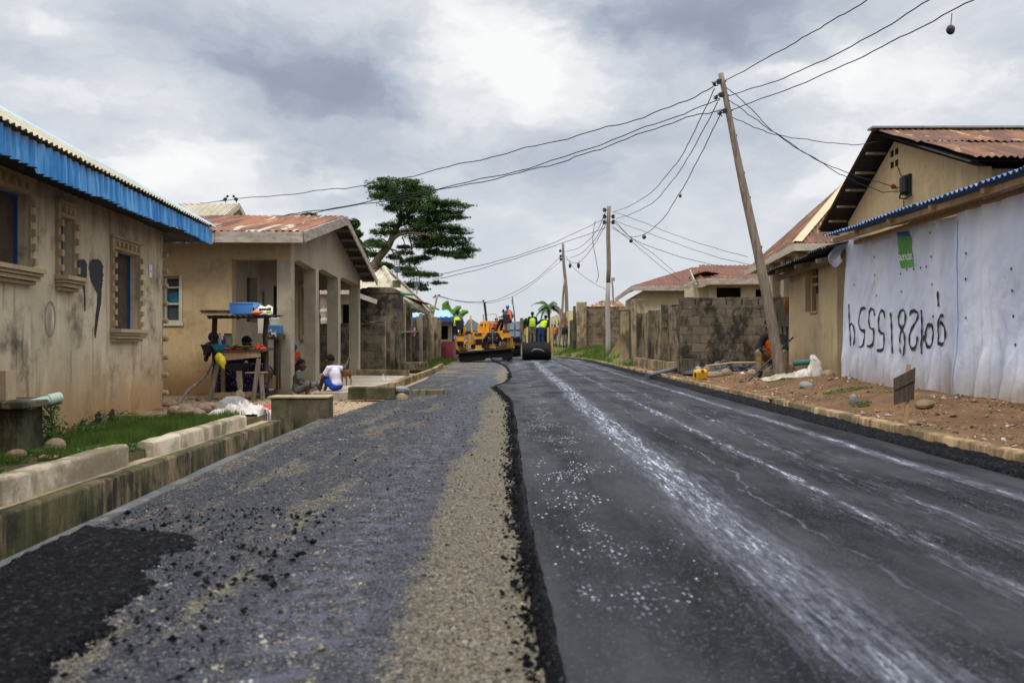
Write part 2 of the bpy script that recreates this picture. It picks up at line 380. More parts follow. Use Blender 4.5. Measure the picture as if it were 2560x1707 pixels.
def foliage(name, c1, c2, c3, s=.7):
    m, g = newmat(name); p = g.pos(); cc = g.mix(c1, c2, g.sm(g.noise(p, s, 3, .6), .38, .62))
    cc = g.mix(cc, c3, g.m('MULTIPLY', g.sm(g.noise(p, s*9, 3, .6), .5, .75), .6))
    b = g.n('ShaderNodeBsdfPrincipled', {'Base Color': cc, 'Roughness': .6, 'Specular IOR Level': .25})
    t = g.n('ShaderNodeBsdfTranslucent', {'Color': g.mix(cc, (.10, .16, .02), .4)})
    mx = g.n('ShaderNodeMixShader', {0: .28}); g.t.links.new(b.outputs[0], mx.inputs[1]); g.t.links.new(t.outputs[0], mx.inputs[2])
    o = g.n('ShaderNodeOutputMaterial'); g.t.links.new(mx.outputs[0], o.inputs[0]); return m

M = {}
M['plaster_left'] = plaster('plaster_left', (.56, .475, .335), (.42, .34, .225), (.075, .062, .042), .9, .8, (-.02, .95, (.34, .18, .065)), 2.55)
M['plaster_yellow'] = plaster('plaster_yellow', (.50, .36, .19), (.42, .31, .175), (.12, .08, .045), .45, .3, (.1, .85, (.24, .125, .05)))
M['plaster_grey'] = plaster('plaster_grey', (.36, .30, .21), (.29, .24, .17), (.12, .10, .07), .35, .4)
M['pillar'] = plaster('pillar', (.40, .34, .24), (.31, .27, .20), (.10, .085, .06), .35, .35, (-.2, .35, (.22, .15, .09)))
M['trim'] = plaster('trim', (.42, .32, .19), (.33, .25, .15), (.10, .075, .045), .4, .3)
M['plaster_right'] = plaster('plaster_right', (.52, .40, .235), (.44, .34, .20), (.15, .11, .065), .35, .45, (.35, .95, (.27, .18, .09)))
M['plaster_big'] = plaster('plaster_big', (.52, .38, .21), (.45, .33, .185), (.22, .16, .09), .2, .35)
M['plaster_pale'] = plaster('plaster_pale', (.55, .45, .29), (.46, .38, .25), (.2, .16, .1), .3, .3)
M['plaster_white'] = plaster('plaster_white', (.6, .55, .45), (.5, .46, .38), (.2, .17, .12), .3, .4)
M['block_grey'] = blocks('block_grey', (.17, .135, .095), (.11, .09, .065), .9)
M['block_dark'] = blocks('block_dark', (.16, .13, .09), (.10, .085, .06), .8, moss=.3)
M['block_fin'] = blocks('block_fin', (.30, .22, .13), (.20, .15, .095), .8, .16, .42)
M['block_tan'] = blocks('block_tan', (.24, .18, .115), (.17, .13, .085), .55)
M['post_tan'] = conc('post_tan', (.36, .27, .16), (.28, .21, .13), ms=.2, dark=.6)
M['post_dark'] = conc('post_dark', (.17, .135, .09), (.11, .09, .065), ms=.3, dark=.8)
M['drain'] = conc('drain', (.17, .125, .07), (.075, .06, .036), (.055, .055, .02), .7, 1.0, 3.2, .45)
M['ledge'] = conc('ledge', (.42, .33, .20), (.30, .23, .14), ms=.15, dark=.3)
M['kerb_pale'] = conc('kerb_pale', (.50, .42, .31), (.38, .29, .19), (.16, .12, .06), .5, .55, 2.5, .12)
M['edge_grey'] = conc('edge_grey', (.12, .118, .115), (.075, .075, .078), ms=.1, dark=.4)
M['kerb_right'] = conc('kerb_right', (.38, .26, .14), (.27, .175, .09), (.085, .075, .025), .7, .7, 2.2, .3)
M['slab'] = conc('slab', (.42, .36, .27), (.34, .28, .21), ms=.05, dark=.25)
M['block_moss'] = conc('block_moss', (.13, .105, .065), (.07, .06, .038), (.05, .05, .018), .6, .9)
M['rust_orange'] = rust('rust_orange', (.09, .030, .014), (.25, .095, .033), (.42, .37, .29), (2.2, .16, .2), -.03)
M['rust_red'] = rust('rust_red', (.11, .034, .015), (.17, .062, .026), (.32, .20, .10), (1.2, 1.2, .2), .06)
M['rust_brown'] = rust('rust_brown', (.10, .040, .018), (.20, .085, .033), (.34, .20, .085), (1.4, .5, .2), .02)
M['roof_cream'] = rust('roof_cream', (.35, .31, .215), (.44, .39, .27), (.25, .21, .14), (.6, .6, .2), .05)
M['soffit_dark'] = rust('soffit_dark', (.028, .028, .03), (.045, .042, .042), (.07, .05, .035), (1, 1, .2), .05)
m, g = newmat('blue_sheet'); p = g.pos(); c = g.mix((.018, .20, .50), (.13, .38, .66), g.sm(g.noise(g.sc(p, 9, 9, .5), 1.5, 4, .6), .42, .62)); c = g.mix(c, (.02, .16, .42), g.m('MULTIPLY', g.sm(g.noise(g.sc(p, 14, 14, .8), 1.5, 4, .6), .52, .62), .7))
zt_ = g.m('ADD', g.xyz(p)[2], g.m('MULTIPLY', g.m('SUBTRACT', g.noise(g.sc(p, 6, 6, 1), 2.0, 4, .6), .5), .22)); c = g.mix(c, (.10, .07, .05), g.m('MULTIPLY', g.sm(zt_, 2.70, 2.82), .7)); g.out(c, .38, bump=g.noise(p, 9, 3), bstr=.2, bdist=.02); M['blue_sheet'] = m
M['blue_pale'] = paint('blue_pale', (.30, .50, .70), .4, 0, .2)
M['blue_frame'] = paint('blue_frame', (.012, .075, .26), .5, 0, .3)
M['fascia_wood'] = wood('fascia_wood', (.42, .36, .30), (.26, .20, .15), (2, 2, 9))
M['fascia_cream'] = wood('fascia_cream', (.50, .45, .36), (.36, .31, .24), (2, 2, 9))
M['wood_grey'] = wood('wood_grey', (.27, .22, .165), (.16, .125, .09))
M['wood_pole'] = wood('wood_pole', (.25, .20, .15), (.13, .10, .075), (18, 18, .8))
M['wood_dark'] = wood('wood_dark', (.09, .065, .045), (.045, .035, .025))
M['wood_tan'] = wood('wood_tan', (.40, .27, .14), (.28, .18, .09))
M['pole_pale'] = wood('pole_pale', (.34, .32, .28), (.24, .22, .19), (18, 18, .8))
M['black'] = flat('black', (.012, .012, .013), .6)
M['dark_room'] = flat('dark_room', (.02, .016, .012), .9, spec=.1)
M['shutter'] = wood('shutter', (.085, .06, .042), (.055, .04, .03), (3, 3, 3))
M['glass'] = flat('glass', (.06, .075, .08), .12, 0, .3, .6)
M['cream_frame'] = paint('cream_frame', (.55, .50, .36), .6, 0, .3)
M['cable'] = flat('cable', (.012, .012, .014), .7)
M['insulator'] = flat('insulator', (.02, .015, .013), .35)
M['steel'] = paint('steel', (.30, .30, .29), .4, .6, .4)
M['rock'] = conc('rock', (.25, .17, .10), (.36, .27, .18), ms=.15, dark=.3)
M['rock_grey'] = conc('rock_grey', (.30, .30, .29), (.22, .21, .20), ms=.1, dark=.3)
M['sack'] = cloth('sack', (.62, .57, .52), (.46, .40, .34))
M['sack_green'] = cloth('sack_green', (.42, .42, .30), (.30, .26, .18))
M['mint'] = paint('mint', (.42, .62, .52), .4, 0, .15, (.3, .3, .2))
M['teal'] = paint('teal', (.06, .26, .20), .4, 0, .25)
M['plastic_black'] = flat('plastic_black', (.018, .019, .022), .35)
M['leaf'] = foliage('leaf', (.026, .062, .018), (.052, .11, .026), (.10, .16, .035), .5)
M['leaf_mid'] = foliage('leaf_mid', (.03, .08, .015), (.06, .14, .02), (.11, .19, .03), 1.2)
M['grass'] = foliage('grass', (.040, .080, .014), (.10, .165, .022), (.19, .21, .05), 2.2)
M['banana'] = foliage('banana', (.04, .13, .01), (.09, .22, .015), (.14, .26, .03), 1.5)
M['bark'] = wood('bark', (.16, .11, .075), (.09, .065, .045), (6, 6, 1))
# ------------------------------------------------------------------ the ground and the road
LE = lambda D: np.interp(D, [0, 3.3, 6.4, 9.9, 13, 16, 20, 30, 40, 60], [-2.05, -2.15, -2.28, -2.3, -2.12, -2.22, -2.2, -2.6, -2.9, -4.4])      # left edge of the gravel
ME = lambda D: np.interp(D, [0, 2.2, 2.9, 4.2, 6.4, 9.1, 12.2, 14.5, 16.3, 18.0, 20, 23, 28, 32, 36, 40, 60], [.14, .12, .10, .064, .03, .02, -.02, -.2, -.36, -.12, -.02, -.05, -.16, -.38, -.75, -1.0, -1.8])   # seam between gravel and new asphalt
RE = lambda D: np.interp(D, [0, 36, 40, 46, 60, 90], [3.68, 3.68, 3.55, 2.6, .4, -4])      # right kerb
def gz(x, y):
    x = np.asarray(x, float); y = np.asarray(y, float); k = RE(y)
    n = fbm(x, y, .9, 4, 3)*.10+fbm(x, y, 4.5, 3, 9)*.045
    right = .12+.10*smooth(x, k+.4, 5.6)+.42*smooth(x, k+.1, k+1.6)*smooth(y, 22, 35)+n*smooth(x, k+.12, k+.8)
    right = right+.16*np.exp(-((x-5.2)/.6)**2-((y-13.2)/1.6)**2)+.12*np.exp(-((x-5.0)/.7)**2-((y-10.2)/1.5)**2)
    left = np.where(y < 11.2, .03-.12*smooth(-x, 3.3, 5.2), -.03)+n*.8*smooth(-x, 3.2, 3.6)*(1-smooth(y, 13, 14)*smooth(-x, 3.2, 3.6)*.7)
    left = left+.30*smooth(y, 30, 38)*smooth(-x, 3.2, 4.2)
    l2 = np.where((x > -3.12) & (y < 10.2), -.75, np.where(y < 10.2, left, -.03+n*.25+(-.5)*0))
    out = np.where(x > k+.02, right, np.where(x < -3.12, left, np.where(x < LE(y)-.01, l2, -.08)))
    return out
def G(x, y): return float(gz(x, y))

m, g = newmat('soil'); p = g.pos(); x, y, z = g.xyz(p)[:3]
c = g.mix((.20, .112, .058), (.13, .073, .038), g.sm(g.noise(p, 1.3, 5, .65), .35, .65))
c = g.mix(c, (.36, .24, .14), g.m('MULTIPLY', g.sm(g.noise(p, 2.5, 6, .7), .5, .7), .6))
c = g.mix(c, (.10, .065, .035), g.m('MULTIPLY', g.sm(g.noise(p, 5, 7, .75), .50, .66), .85))
c = g.mix(c, (.34, .25, .155), g.m('MULTIPLY', g.m('MULTIPLY', g.sm(x, -1.9, -2.35), g.sm(y, 9.5, 10.5)), g.sm(g.noise(p, 1.5, 5, .6), .25, .5)))
lm = g.m('MULTIPLY', g.sm(x, -2.6, -3.2), g.sm(y, 10.3, 9.6))
c = g.mix(c, (.07, .065, .03), g.m('MULTIPLY', lm, .85))
fg = g.m('MULTIPLY', g.sm(y, 24, 30), g.sm(g.noise(p, .8, 4), .42, .55)); c = g.mix(c, (.075, .12, .02), g.m('MULTIPLY', fg, .8))
peb = g.vor(p, 26, 'Distance'); c = g.mix(c, (.45, .36, .27), g.m('MULTIPLY', g.sm(peb, .22, .1), g.sm(g.noise(p, 3, 3), .5, .6)))
g.out(c, .95, bump=g.m('ADD', g.noise(p, 16, 6, .75), g.m('MULTIPLY', g.noise(p, 3, 4), 2.0)), bstr=.8, bdist=.04, spec=.1)
M['soil'] = m
xs = np.unique(np.concatenate([np.linspace(-300, -30, 20), np.linspace(-30, -7, 40), np.arange(-7, -3.2, .11), [-3.14, -3.12, -3.11], np.arange(-3.0, -1.9, .1), np.linspace(-1.8, 3.6, 8), [3.69, 3.71, 3.75], np.arange(3.8, 8, .085), np.linspace(8, 30, 40), np.linspace(32, 300, 18)]))
ys = np.unique(np.concatenate([[-40, -20, -8, -3, 0, 1.5], np.arange(2.5, 20, .12), np.arange(20, 46, .25), np.linspace(46, 90, 24), np.linspace(100, 700, 14)]))
XX, YY = np.meshgrid(xs, ys, indexing='ij')
tag(gridmesh('ground', np.stack([XX, YY, gz(XX, YY)], -1), M['soil']), kind='structure')

# gravel base course
m, g = newmat('gravel_base'); p = g.pos(); x, y, z = g.xyz(p)[:3]
def stones(sc1):
    nd = g.n('ShaderNodeTexVoronoi', {'Vector': g.vm('ADD', p, g.vm('SCALE', g.noise(p, sc1*.7, 2, col=True), .02)), 'Scale': sc1}); return nd.outputs['Color'], nd.outputs['Distance']
ca, da = stones(150); cb, db = stones(60)
ra = g.xyz(ca)[0]; rb = g.xyz(cb)[1]
blue = g.ramp(ra, [(.0, (.018, .019, .024)), (.35, (.055, .057, .068)), (.7, (.085, .087, .10)), (.93, (.145, .147, .165)), (1, (.30, .30, .31))])
tan = g.ramp(ra, [(.0, (.03, .026, .02)), (.22, (.10, .085, .06)), (.5, (.21, .175, .12)), (.8, (.29, .245, .17)), (1, (.42, .38, .30))])
wx = g.m('ADD', x, g.m('MULTIPLY', g.m('SUBTRACT', g.noise(g.sc(p, .25, .25, 1), 1.2, 4), .5), .75))
seam = g.m('MULTIPLY', g.sm(wx, -.58, -.30), g.m('ADD', .70, g.m('MULTIPLY', g.sm(g.noise(g.sc(p, 3, .8, 1), 1.4, 5, .65), .62, .42), .45)))
tr = g.m('MULTIPLY', g.sm(g.noise(g.sc(p, 2.4, .45, 1), 1.6, 6, .65), .42, .60), .60)
tr = g.m('MULTIPLY', tr, g.sm(wx, -.75, -1.05))
far = g.sm(y, 16, 26); tr = g.m('MAXIMUM', tr, g.m('MULTIPLY', far, g.sm(g.noise(p, 1.2, 4), .42, .58)))
mud = g.m('MAXIMUM', seam, tr)
mud = g.sm(g.m('ADD', mud, g.m('MULTIPLY', g.m('SUBTRACT', g.noise(p, 12, 6, .75), .5), 1.5)), .35, .75)
bb_ = g.m('DIVIDE', g.m('ADD', wx, .72), .26); bb_ = g.m('EXPONENT', g.m('MULTIPLY', g.m('MULTIPLY', bb_, bb_), -1.0)); mud = g.m('MULTIPLY', mud, g.m('SUBTRACT', 1.0, g.m('MULTIPLY', bb_, .75)))
blue = g.mix(blue, (.19, .20, .25), g.m('MULTIPLY', bb_, g.m('MULTIPLY', g.sm(g.noise(p, 7, 5, .7), .42, .6), .55)))
c = g.mix(blue, tan, mud)
c = g.mix(c, (.012, .012, .014), g.m('MULTIPLY', g.sm(rb, .86, .9), g.m('MULTIPLY', g.sm(db, .42, .3), .9)))
c = g.mix(c, (.015, .015, .018), g.m('MULTIPLY', g.sm(g.noise(p, 26, 5, .7), .56, .68), .7))
h = g.m('ADD', g.m('MULTIPLY', da, -1.2), g.m('ADD', g.m('MULTIPLY', db, -.6), g.noise(p, 6, 4)))
g.out(c, .7, bump=h, bstr=1., bdist=.012, spec=.1); M['gravel'] = m
Ds = np.concatenate([np.arange(.3, 9, .035), np.arange(9, 26, .1), np.arange(26, 60, .5)])
T = np.linspace(0, 1, 90); DD, TT = np.meshgrid(Ds, T, indexing='ij')
XG = LE(DD)+(ME(DD)+.25-LE(DD))*TT
ZG = .0+fbm(XG, DD, 1.2, 3, 1)*.03+fbm(XG, DD, 22, 3, 2)*.018+.0
ZG[:, 0] = -.13; ZG[:, 1] = np.minimum(ZG[:, 1], -.005)
tag(gridmesh('gravel_road', np.stack([XG, DD, ZG], -1), M['gravel']), kind='structure')

# fresh asphalt
m, g = newmat('asphalt_new'); p = g.pos(); x, y, z = g.xyz(p)[:3]
ag = g.vor(p, 150, 'Color'); agv = g.xyz(ag)[0]
c = g.ramp(agv, [(0, (.005, .005, .006)), (.6, (.010, .010, .0115)), (.92, (.021, .021, .024)), (1, (.08, .08, .085))])
pt = g.noise(g.sc(p, .9, .35, 1), 1.6, 5, .65); c = g.mix(c, (.034, .034, .039), g.m('MULTIPLY', g.sm(pt, .36, .66), .8)); c = g.mix(c, (.009, .009, .010), g.m('MULTIPLY', g.sm(g.noise(g.sc(p, 2.2, .6, 1), 1.3, 5, .65), .52, .68), .7))
tex = g.noise(g.sc(p, 48, 4.5, 1), 1.0, 6, .72, .5); tex2 = g.noise(g.sc(p, 13, 1.3, 1), 1.0, 6, .68, 1.0)
def band(xc, w, k, lo, hi, wob=.12, ws=.35, seed=0.0, y0=None, y1=None):
    wv = g.m('MULTIPLY', g.m('SUBTRACT', g.noise(g.cmb(seed, g.m('MULTIPLY', y, ws), seed), 1.0, 3, .5), .5), wob*2)
    dx = g.m('DIVIDE', g.m('SUBTRACT', g.m('ADD', x, wv), xc), w); b = g.m('EXPONENT', g.m('MULTIPLY', g.m('MULTIPLY', dx, dx), -1.0))
    t = g.m('ADD', b, g.m('MULTIPLY', g.m('SUBTRACT', tex, .5), k)); t = g.m('ADD', t, g.m('MULTIPLY', g.m('SUBTRACT', tex2, .5), k*.8))
    t = g.m('MULTIPLY', g.sm(t, lo, hi), b)
    if y1: t = g.m('MULTIPLY', t, g.sm(y, y1[1], y1[0]))
    if y0: t = g.m('MULTIPLY', t, g.sm(y, y0[0], y0[1]))
    return t
wh = None
for a in [dict(xc=1.02, w=.34, k=1.6, lo=.50, hi=1.45, seed=1.3), dict(xc=1.08, w=.16, k=1.5, lo=.75, hi=1.35, seed=2.1), dict(xc=1.80, w=.24, k=2.2, lo=.85, hi=1.6, seed=5.5),
          dict(xc=2.22, w=.34, k=2.8, lo=.9, hi=1.8, seed=7.7), dict(xc=2.92, w=.17, k=1.6, lo=.6, hi=1.5, seed=9.1, wob=.05), dict(xc=2.5, w=.7, k=3.0, lo=1.1, hi=2.1, seed=11.), dict(xc=1.45, w=.25, k=3.0, lo=1.2, hi=2.2, seed=14.)]:
    t = band(**a); wh = t if wh is None else g.m('MAXIMUM', wh, t)
def thin(xc, w, seed, wob=.10, ws=.5, st=.8):
    wv = g.m('MULTIPLY', g.m('SUBTRACT', g.noise(g.cmb(seed, g.m('MULTIPLY', y, ws), 1.), 1.0, 6, .62), .5), wob*2)
    dx = g.m('ABSOLUTE', g.m('SUBTRACT', g.m('ADD', x, wv), xc)); return g.m('MULTIPLY', g.m('MULTIPLY', g.sm(dx, w, w*.25), st), g.sm(g.noise(p, 6, 4, .6), .35, .6))
for a in [(1.83, .016, 21.), (1.83, .05, 21., .10, .5, .35), (1.12, .018, 25., .16), (.93, .016, 27., .14), (1.45, .014, 31., .3, .4, .5), (2.93, .035, 33., .05, .4, .55), (2.2, .012, 35., .3, .3, .35)]:
    wh = g.m('MAXIMUM', wh, thin(*a))
nd = g.n('ShaderNodeTexVoronoi', {'Vector': g.vm('ADD', g.sc(p, 1, .6, 1), g.vm('SCALE', g.noise(p, 40, 3, col=True), .03)), 'Scale': 46})
dr = g.xyz(nd.outputs['Color'])[0]; b_ = g.m('MULTIPLY', g.m('SUBTRACT', g.m('ADD', x, g.m('MULTIPLY', g.m('SUBTRACT', g.noise(g.cmb(4., g.m('MULTIPLY', y, .4), 2.), 1.), .5), .3)), .43), 4.6)
dots = g.m('MULTIPLY', g.sm(nd.outputs['Distance'], .42, .22), g.m('GREATER_THAN', dr, g.m('SUBTRACT', 1.0, g.m('MULTIPLY', g.m('EXPONENT', g.m('MULTIPLY', g.m('MULTIPLY', b_, b_), -1.0)), .55))))
dots = g.m('MULTIPLY', dots, g.sm(g.noise(g.sc(p, 1, .6, 1), 2.6, 4), .42, .52)); dots = g.m('MULTIPLY', dots, g.sm(y, 2.2, 2.9))
wh = g.m('MAXIMUM', wh, g.m('MULTIPLY', dots, 1.0))
far = g.sm(y, 16, 34); hz_ = g.m('MULTIPLY', far, g.m('MULTIPLY', g.sm(g.noise(g.sc(p, 1.6, .18, 1), 1.4, 4, .6), .42, .62), .55)); wh = g.m('MAXIMUM', wh, hz_)
wh = g.m('MULTIPLY', wh, g.m('SUBTRACT', 1.0, g.m('MULTIPLY', g.sm(y, 5.5, 2.2), .32)))
wh = g.m('MULTIPLY', wh, g.sm(g.noise(g.sc(p, 60, 18, 1), 1.0, 4, .7), .30, .52))
c = g.mix(c, (.17, .18, .215), g.m('MULTIPLY', wh, .95)); c = g.mix(c, (.52, .54, .60), g.m('MULTIPLY', g.sm(g.m('ADD', wh, g.m('MULTIPLY', g.m('SUBTRACT', g.noise(g.sc(p, 70, 22, 1), 1.0, 4, .7), .5), .6)), .48, .95), .8))
jl = None
for yc in (13.9, 17.4, 20.6):
    yy = g.m('ABSOLUTE', g.m('SUBTRACT', g.m('ADD', y, g.m('MULTIPLY', g.m('SUBTRACT', g.noise(p, 1.5, 4), .5), .35)), yc+0.0)); t = g.m('MULTIPLY', g.sm(yy, .16, .05), g.sm(x, 2.4, 2.0)); jl = t if jl is None else g.m('MAXIMUM', jl, t)
c = g.mix(c, (.012, .012, .014), g.m('MULTIPLY', jl, .9))
rg = g.m('ADD', .42, g.m('ADD', g.m('MULTIPLY', wh, .3), g.m('MULTIPLY', g.noise(p, 2.2, 5, .65), .28)))
g.out(c, rg, bump=g.m('ADD', g.m('MULTIPLY', agv, .5), g.noise(p, 60, 3)), bstr=.6, bdist=.004, spec=g.m('MULTIPLY_ADD', g.sm(g.noise(g.sc(p, 1.5, .4, 1), 1.2, 6, .68), .38, .62), .13, .02)); M['asphalt'] = m
Ds = np.concatenate([np.arange(.3, 9, .05), np.arange(9, 26, .12), np.arange(26, 90, .5)])
T = np.linspace(0, 1, 60); DD, TT = np.meshgrid(Ds, T, indexing='ij')
XA = ME(DD)+.02+(RE(DD)-ME(DD))*TT; ZA = .042+fbm(XA, DD, .8, 2, 5)*.012+(.02*np.sin(TT*math.pi))
for yc in (13.9, 17.4, 20.6): ZA += .012*np.exp(-((DD-yc)/.1)**2)*(XA < 2.2)
tag(gridmesh('asphalt_road', np.stack([XA, DD, ZA], -1), M['asphalt']), kind='structure')

# crumbly loose mix along both edges of the new mat, and the dumped patch at the left
m, g = newmat('loose_mix'); p = g.pos(); v = g.n('ShaderNodeTexVoronoi', {'Vector': p, 'Scale': 75.})
c = g.ramp(g.xyz(v.outputs['Color'])[0], [(0, (.003, .003, .004)), (.7, (.006, .006, .0075)), (.95, (.016, .016, .019)), (1, (.04, .04, .045))])
g.out(c, .5, bump=g.m('ADD', g.m('MULTIPLY', v.outputs['Distance'], -1.), g.noise(p, 22, 4, .7)), bstr=.8, bdist=.015, spec=.03); M['loose_mix'] = m
Ds = np.concatenate([np.arange(.4, 14, .022), np.arange(14, 45, .09)])
def strip(name, fx0, fx1, prof, n, amp, seed):
    T = np.linspace(0, 1, n); DD, TT = np.meshgrid(Ds, T, indexing='ij'); X = fx0(DD)+(fx1(DD)-fx0(DD))*TT
    Z = prof(TT, DD, X)+amp*(fbm(X, DD, 22, 3, seed)+fbm(X, DD, 5, 2, seed+4)*.7); tag(gridmesh(name, np.stack([X, DD, Z], -1), M['loose_mix']), kind='structure')
strip('asphalt_seam', lambda D: ME(D)-.035-.05*fbm(D, D*0, 2.5, 4, 3)*2, lambda D: ME(D)+.03+.05*fbm(D, D*0+9, 1.5, 3, 8), lambda t, D, X: np.interp(t, [0, .25, .6, .85, 1], [-.02, .022, .058, .062, .035]), 14, .03, 2)
strip('asphalt_shoulder', lambda D: RE(D)-.36-.10*fbm(D, D*0, .5, 3, 5)-.0*D, lambda D: RE(D)+.0, lambda t, D, X: np.interp(t, [0, .12, .5, .9, 1], [.035, .072, .07, .085, .07]), 26, .035, 7)
xs = np.arange(-2.16, -.85, .016); ys = np.arange(.5, 4.15, .018); XX, YY = np.meshgrid(xs, ys, indexing='ij')
lim = np.interp(YY, [.5, 2.2, 2.68, 3.2, 3.55, 3.85, 4.1], [-1.0, -1.22, -1.27, -1.36, -1.42, -1.50, -2.3])+.42*fbm(XX, YY, 2.6, 5, 12)
mask = smooth(lim-XX+.10*fbm(XX, YY, 14, 3, 31), -.05, .13)
ZP = -.035+mask*.062+fbm(XX, YY, 24, 3, 5)*.02*mask+fbm(XX, YY, 3, 2, 15)*.02*mask
ZP = np.where(XX < LE(YY)+.04, -.03, ZP)
tag(gridmesh('asphalt_patch', np.stack([XX, YY, ZP], -1), M['loose_mix']), kind='structure')

# loose stones and crumbs
def pebbles(name, P, S, mat, kind='stuff', lab=None):
    n = len(P); base = np.array([(1, 0, 0), (0, 1, 0), (-1, 0, 0), (0, -1, 0), (0, 0, .75), (0, 0, -.6)], float)
    tri = [(0, 1, 4), (1, 2, 4), (2, 3, 4), (3, 0, 4), (1, 0, 5), (2, 1, 5), (3, 2, 5), (0, 3, 5)]
    V = np.repeat(base[None], n, 0)*(1+RNG.uniform(-.35, .35, (n, 6, 3))); an = RNG.uniform(0, 6.28, n); tl = RNG.uniform(-.5, .5, n)
    ca, sa, ct, st = np.cos(an), np.sin(an), np.cos(tl), np.sin(tl)
    x, y, z = V[..., 0], V[..., 1], V[..., 2]; y2 = y*ct[:, None]-z*st[:, None]; z2 = y*st[:, None]+z*ct[:, None]
    V = np.stack([x*ca[:, None]-y2*sa[:, None], x*sa[:, None]+y2*ca[:, None], z2], -1)*S[:, None, None]+P[:, None, :]
    V = V[:, np.array(tri)].reshape(-1, 3)
    o = npmesh(name, V, 3, mat); tag(o, lab, kind=kind); return o
m, g = newmat('pebble'); p = g.pos(); v = g.xyz(g.vor(p, 22, 'Color'))
tr_ = g.m('MAXIMUM', g.m('MULTIPLY', g.sm(g.noise(g.sc(p, 2.4, .45, 1), 1.6, 6, .65), .42, .60), .75), g.sm(g.xyz(p)[0], -.6, -.3)); tr_ = g.m('MULTIPLY', tr_, g.sm(g.noise(p, 8, 4, .7), .38, .55))
c = g.ramp(v[0], [(0, (.012, .012, .014)), (.4, (.040, .041, .048)), (.68, (.085, .088, .105)), (.84, (.14, .125, .10)), (.97, (.24, .21, .165)), (1, (.42, .40, .37))], 'LINEAR')
c = g.mix(c, g.ramp(v[1], [(0, (.03, .027, .02)), (.5, (.19, .155, .105)), (1, (.34, .29, .21))]), tr_); g.out(c, .8, spec=.15); M['pebble'] = m
m, g = newmat('pebble_tan'); p = g.pos(); v = g.xyz(g.vor(p, 22, 'Color'))
g.out(g.ramp(v[0], [(0, (.06, .035, .02)), (.5, (.19, .11, .06)), (.88, (.30, .20, .13)), (1, (.45, .40, .34))]), .9, spec=.15); M['pebble_tan'] = m
N = 60000; D = 1.6+(15-1.6)*RNG.random(N)**1.7; t = RNG.random(N); X = LE(D)+.03+(ME(D)-.05-LE(D))*t
S = np.clip(RNG.lognormal(math.log(.0034), .5, N), .0018, .016); sk_ = (X > -.55) & (RNG.random(N) < .6); X, D, S = X[~sk_], D[~sk_], S[~sk_]
pebbles('loose_gravel', np.stack([X, D, fbm(X, D, 1.2, 3, 1)*.03+fbm(X, D, 22, 3, 2)*.018+S*.25], -1), S, M['pebble'])
N = 3800; D = 1.4+22*RNG.random(N)**1.6; X = ME(D)-.03-np.abs(RNG.normal(0, .05, N))+.03
S = np.clip(RNG.lognormal(math.log(.008), .4, N), .004, .022); pebbles('loose_asphalt', np.stack([X, D, S*.3+.004], -1), S, M['loose_mix'])
N = 900; D = 1.5+3*RNG.random(N); X = RNG.uniform(-2.1, -.9, N); S = np.clip(RNG.lognormal(math.log(.008), .4, N), .004, .022); pebbles('loose_asphalt', np.stack([X, D, S*.3+.01], -1), S, M['loose_mix'])
N = 130; D = 2+14*RNG.random(N); X = RNG.uniform(-1.9, -.1, N); S = RNG.uniform(.007, .018, N); pebbles('loose_asphalt', np.stack([X, D, S*.4], -1), S, M['loose_mix'])
N = 9000; D = 4+24*RNG.random(N)**1.3; X = 3.82+RNG.random(N)**1.2*3.2; kk_ = vnoise(X, D, 1.7, 41) > .40; X, D = X[kk_], D[kk_]; N = len(X); S = np.clip(RNG.lognormal(math.log(.010), .65, N), .004, .05); pebbles('soil_pebbles', np.stack([X, D, gz(X, D)+S*.2], -1), S, M['pebble_tan'])
N = 2500; D = 10.4+8*RNG.random(N); X = -2.4-RNG.random(N)*3.2; S = np.clip(RNG.lognormal(math.log(.010), .5, N), .005, .04); pebbles('soil_pebbles', np.stack([X, D, gz(X, D)+S*.2], -1), S, M['pebble_tan'])

# right kerb, left drain
def kerb_run(name, mat, fx, y0, y1, w, z0, z1, step=.5, jit=.004, seed=0, rnd=.015):
    ys = np.arange(y0, y1+1e-6, step); rr = np.random.default_rng(seed); P = []
    for q in ys:
        x = float(fx(q))+.006*math.sin(q*1.7+seed); j = rr.normal(0, jit*.45, 4); P.append([(x+j[0], q, z0), (x+j[0], q, z1-rnd), (x+rnd+j[0], q, z1+j[1]), (x+w-rnd+j[2], q, z1+j[3]), (x+w+j[2], q, z1-rnd), (x+w+j[2], q, z0)])
    o = gridmesh(name, np.array(P), mat, sm=True)
    mb = MB(); a = [tuple(v) for v in P[0]]; b = [tuple(v) for v in P[-1]]; me = o.data
    bm = bmesh.new(); bm.from_mesh(me); bm.faces.new([bm.verts.new(v) for v in a]); bm.faces.new([bm.verts.new(v) for v in b[::-1]]); bm.to_mesh(me); bm.free()
    return tag(o, kind='structure')
ksegs = [(0.5, 7.55), (7.62, 13.6), (13.64, 19.2), (19.25, 25.5), (25.55, 35.5)]
for i, (a, b) in enumerate(ksegs): kerb_run('kerb', M['kerb_right'], lambda D: RE(D)+.015*math.sin(D)*.5, a, b, .14, -.1, [.145, .15, .135, .15, .12][i], .25, .004, i)
kerb_run('drain_wall', M['drain'], lambda D: -2.98, .6, 9.9, .13, -.76, -.02, .25, .004, 11)
kerb_run('drain_edge', M['edge_grey'], lambda D: float(LE(D))-.10, .6, 9.9, .11, -.76, -.012, .3, .004, 12)
tag(MB().box(-3.0, .5, -.80, -2.2, 10.2, -.70).build('drain_floor', M['block_moss']), kind='structure')
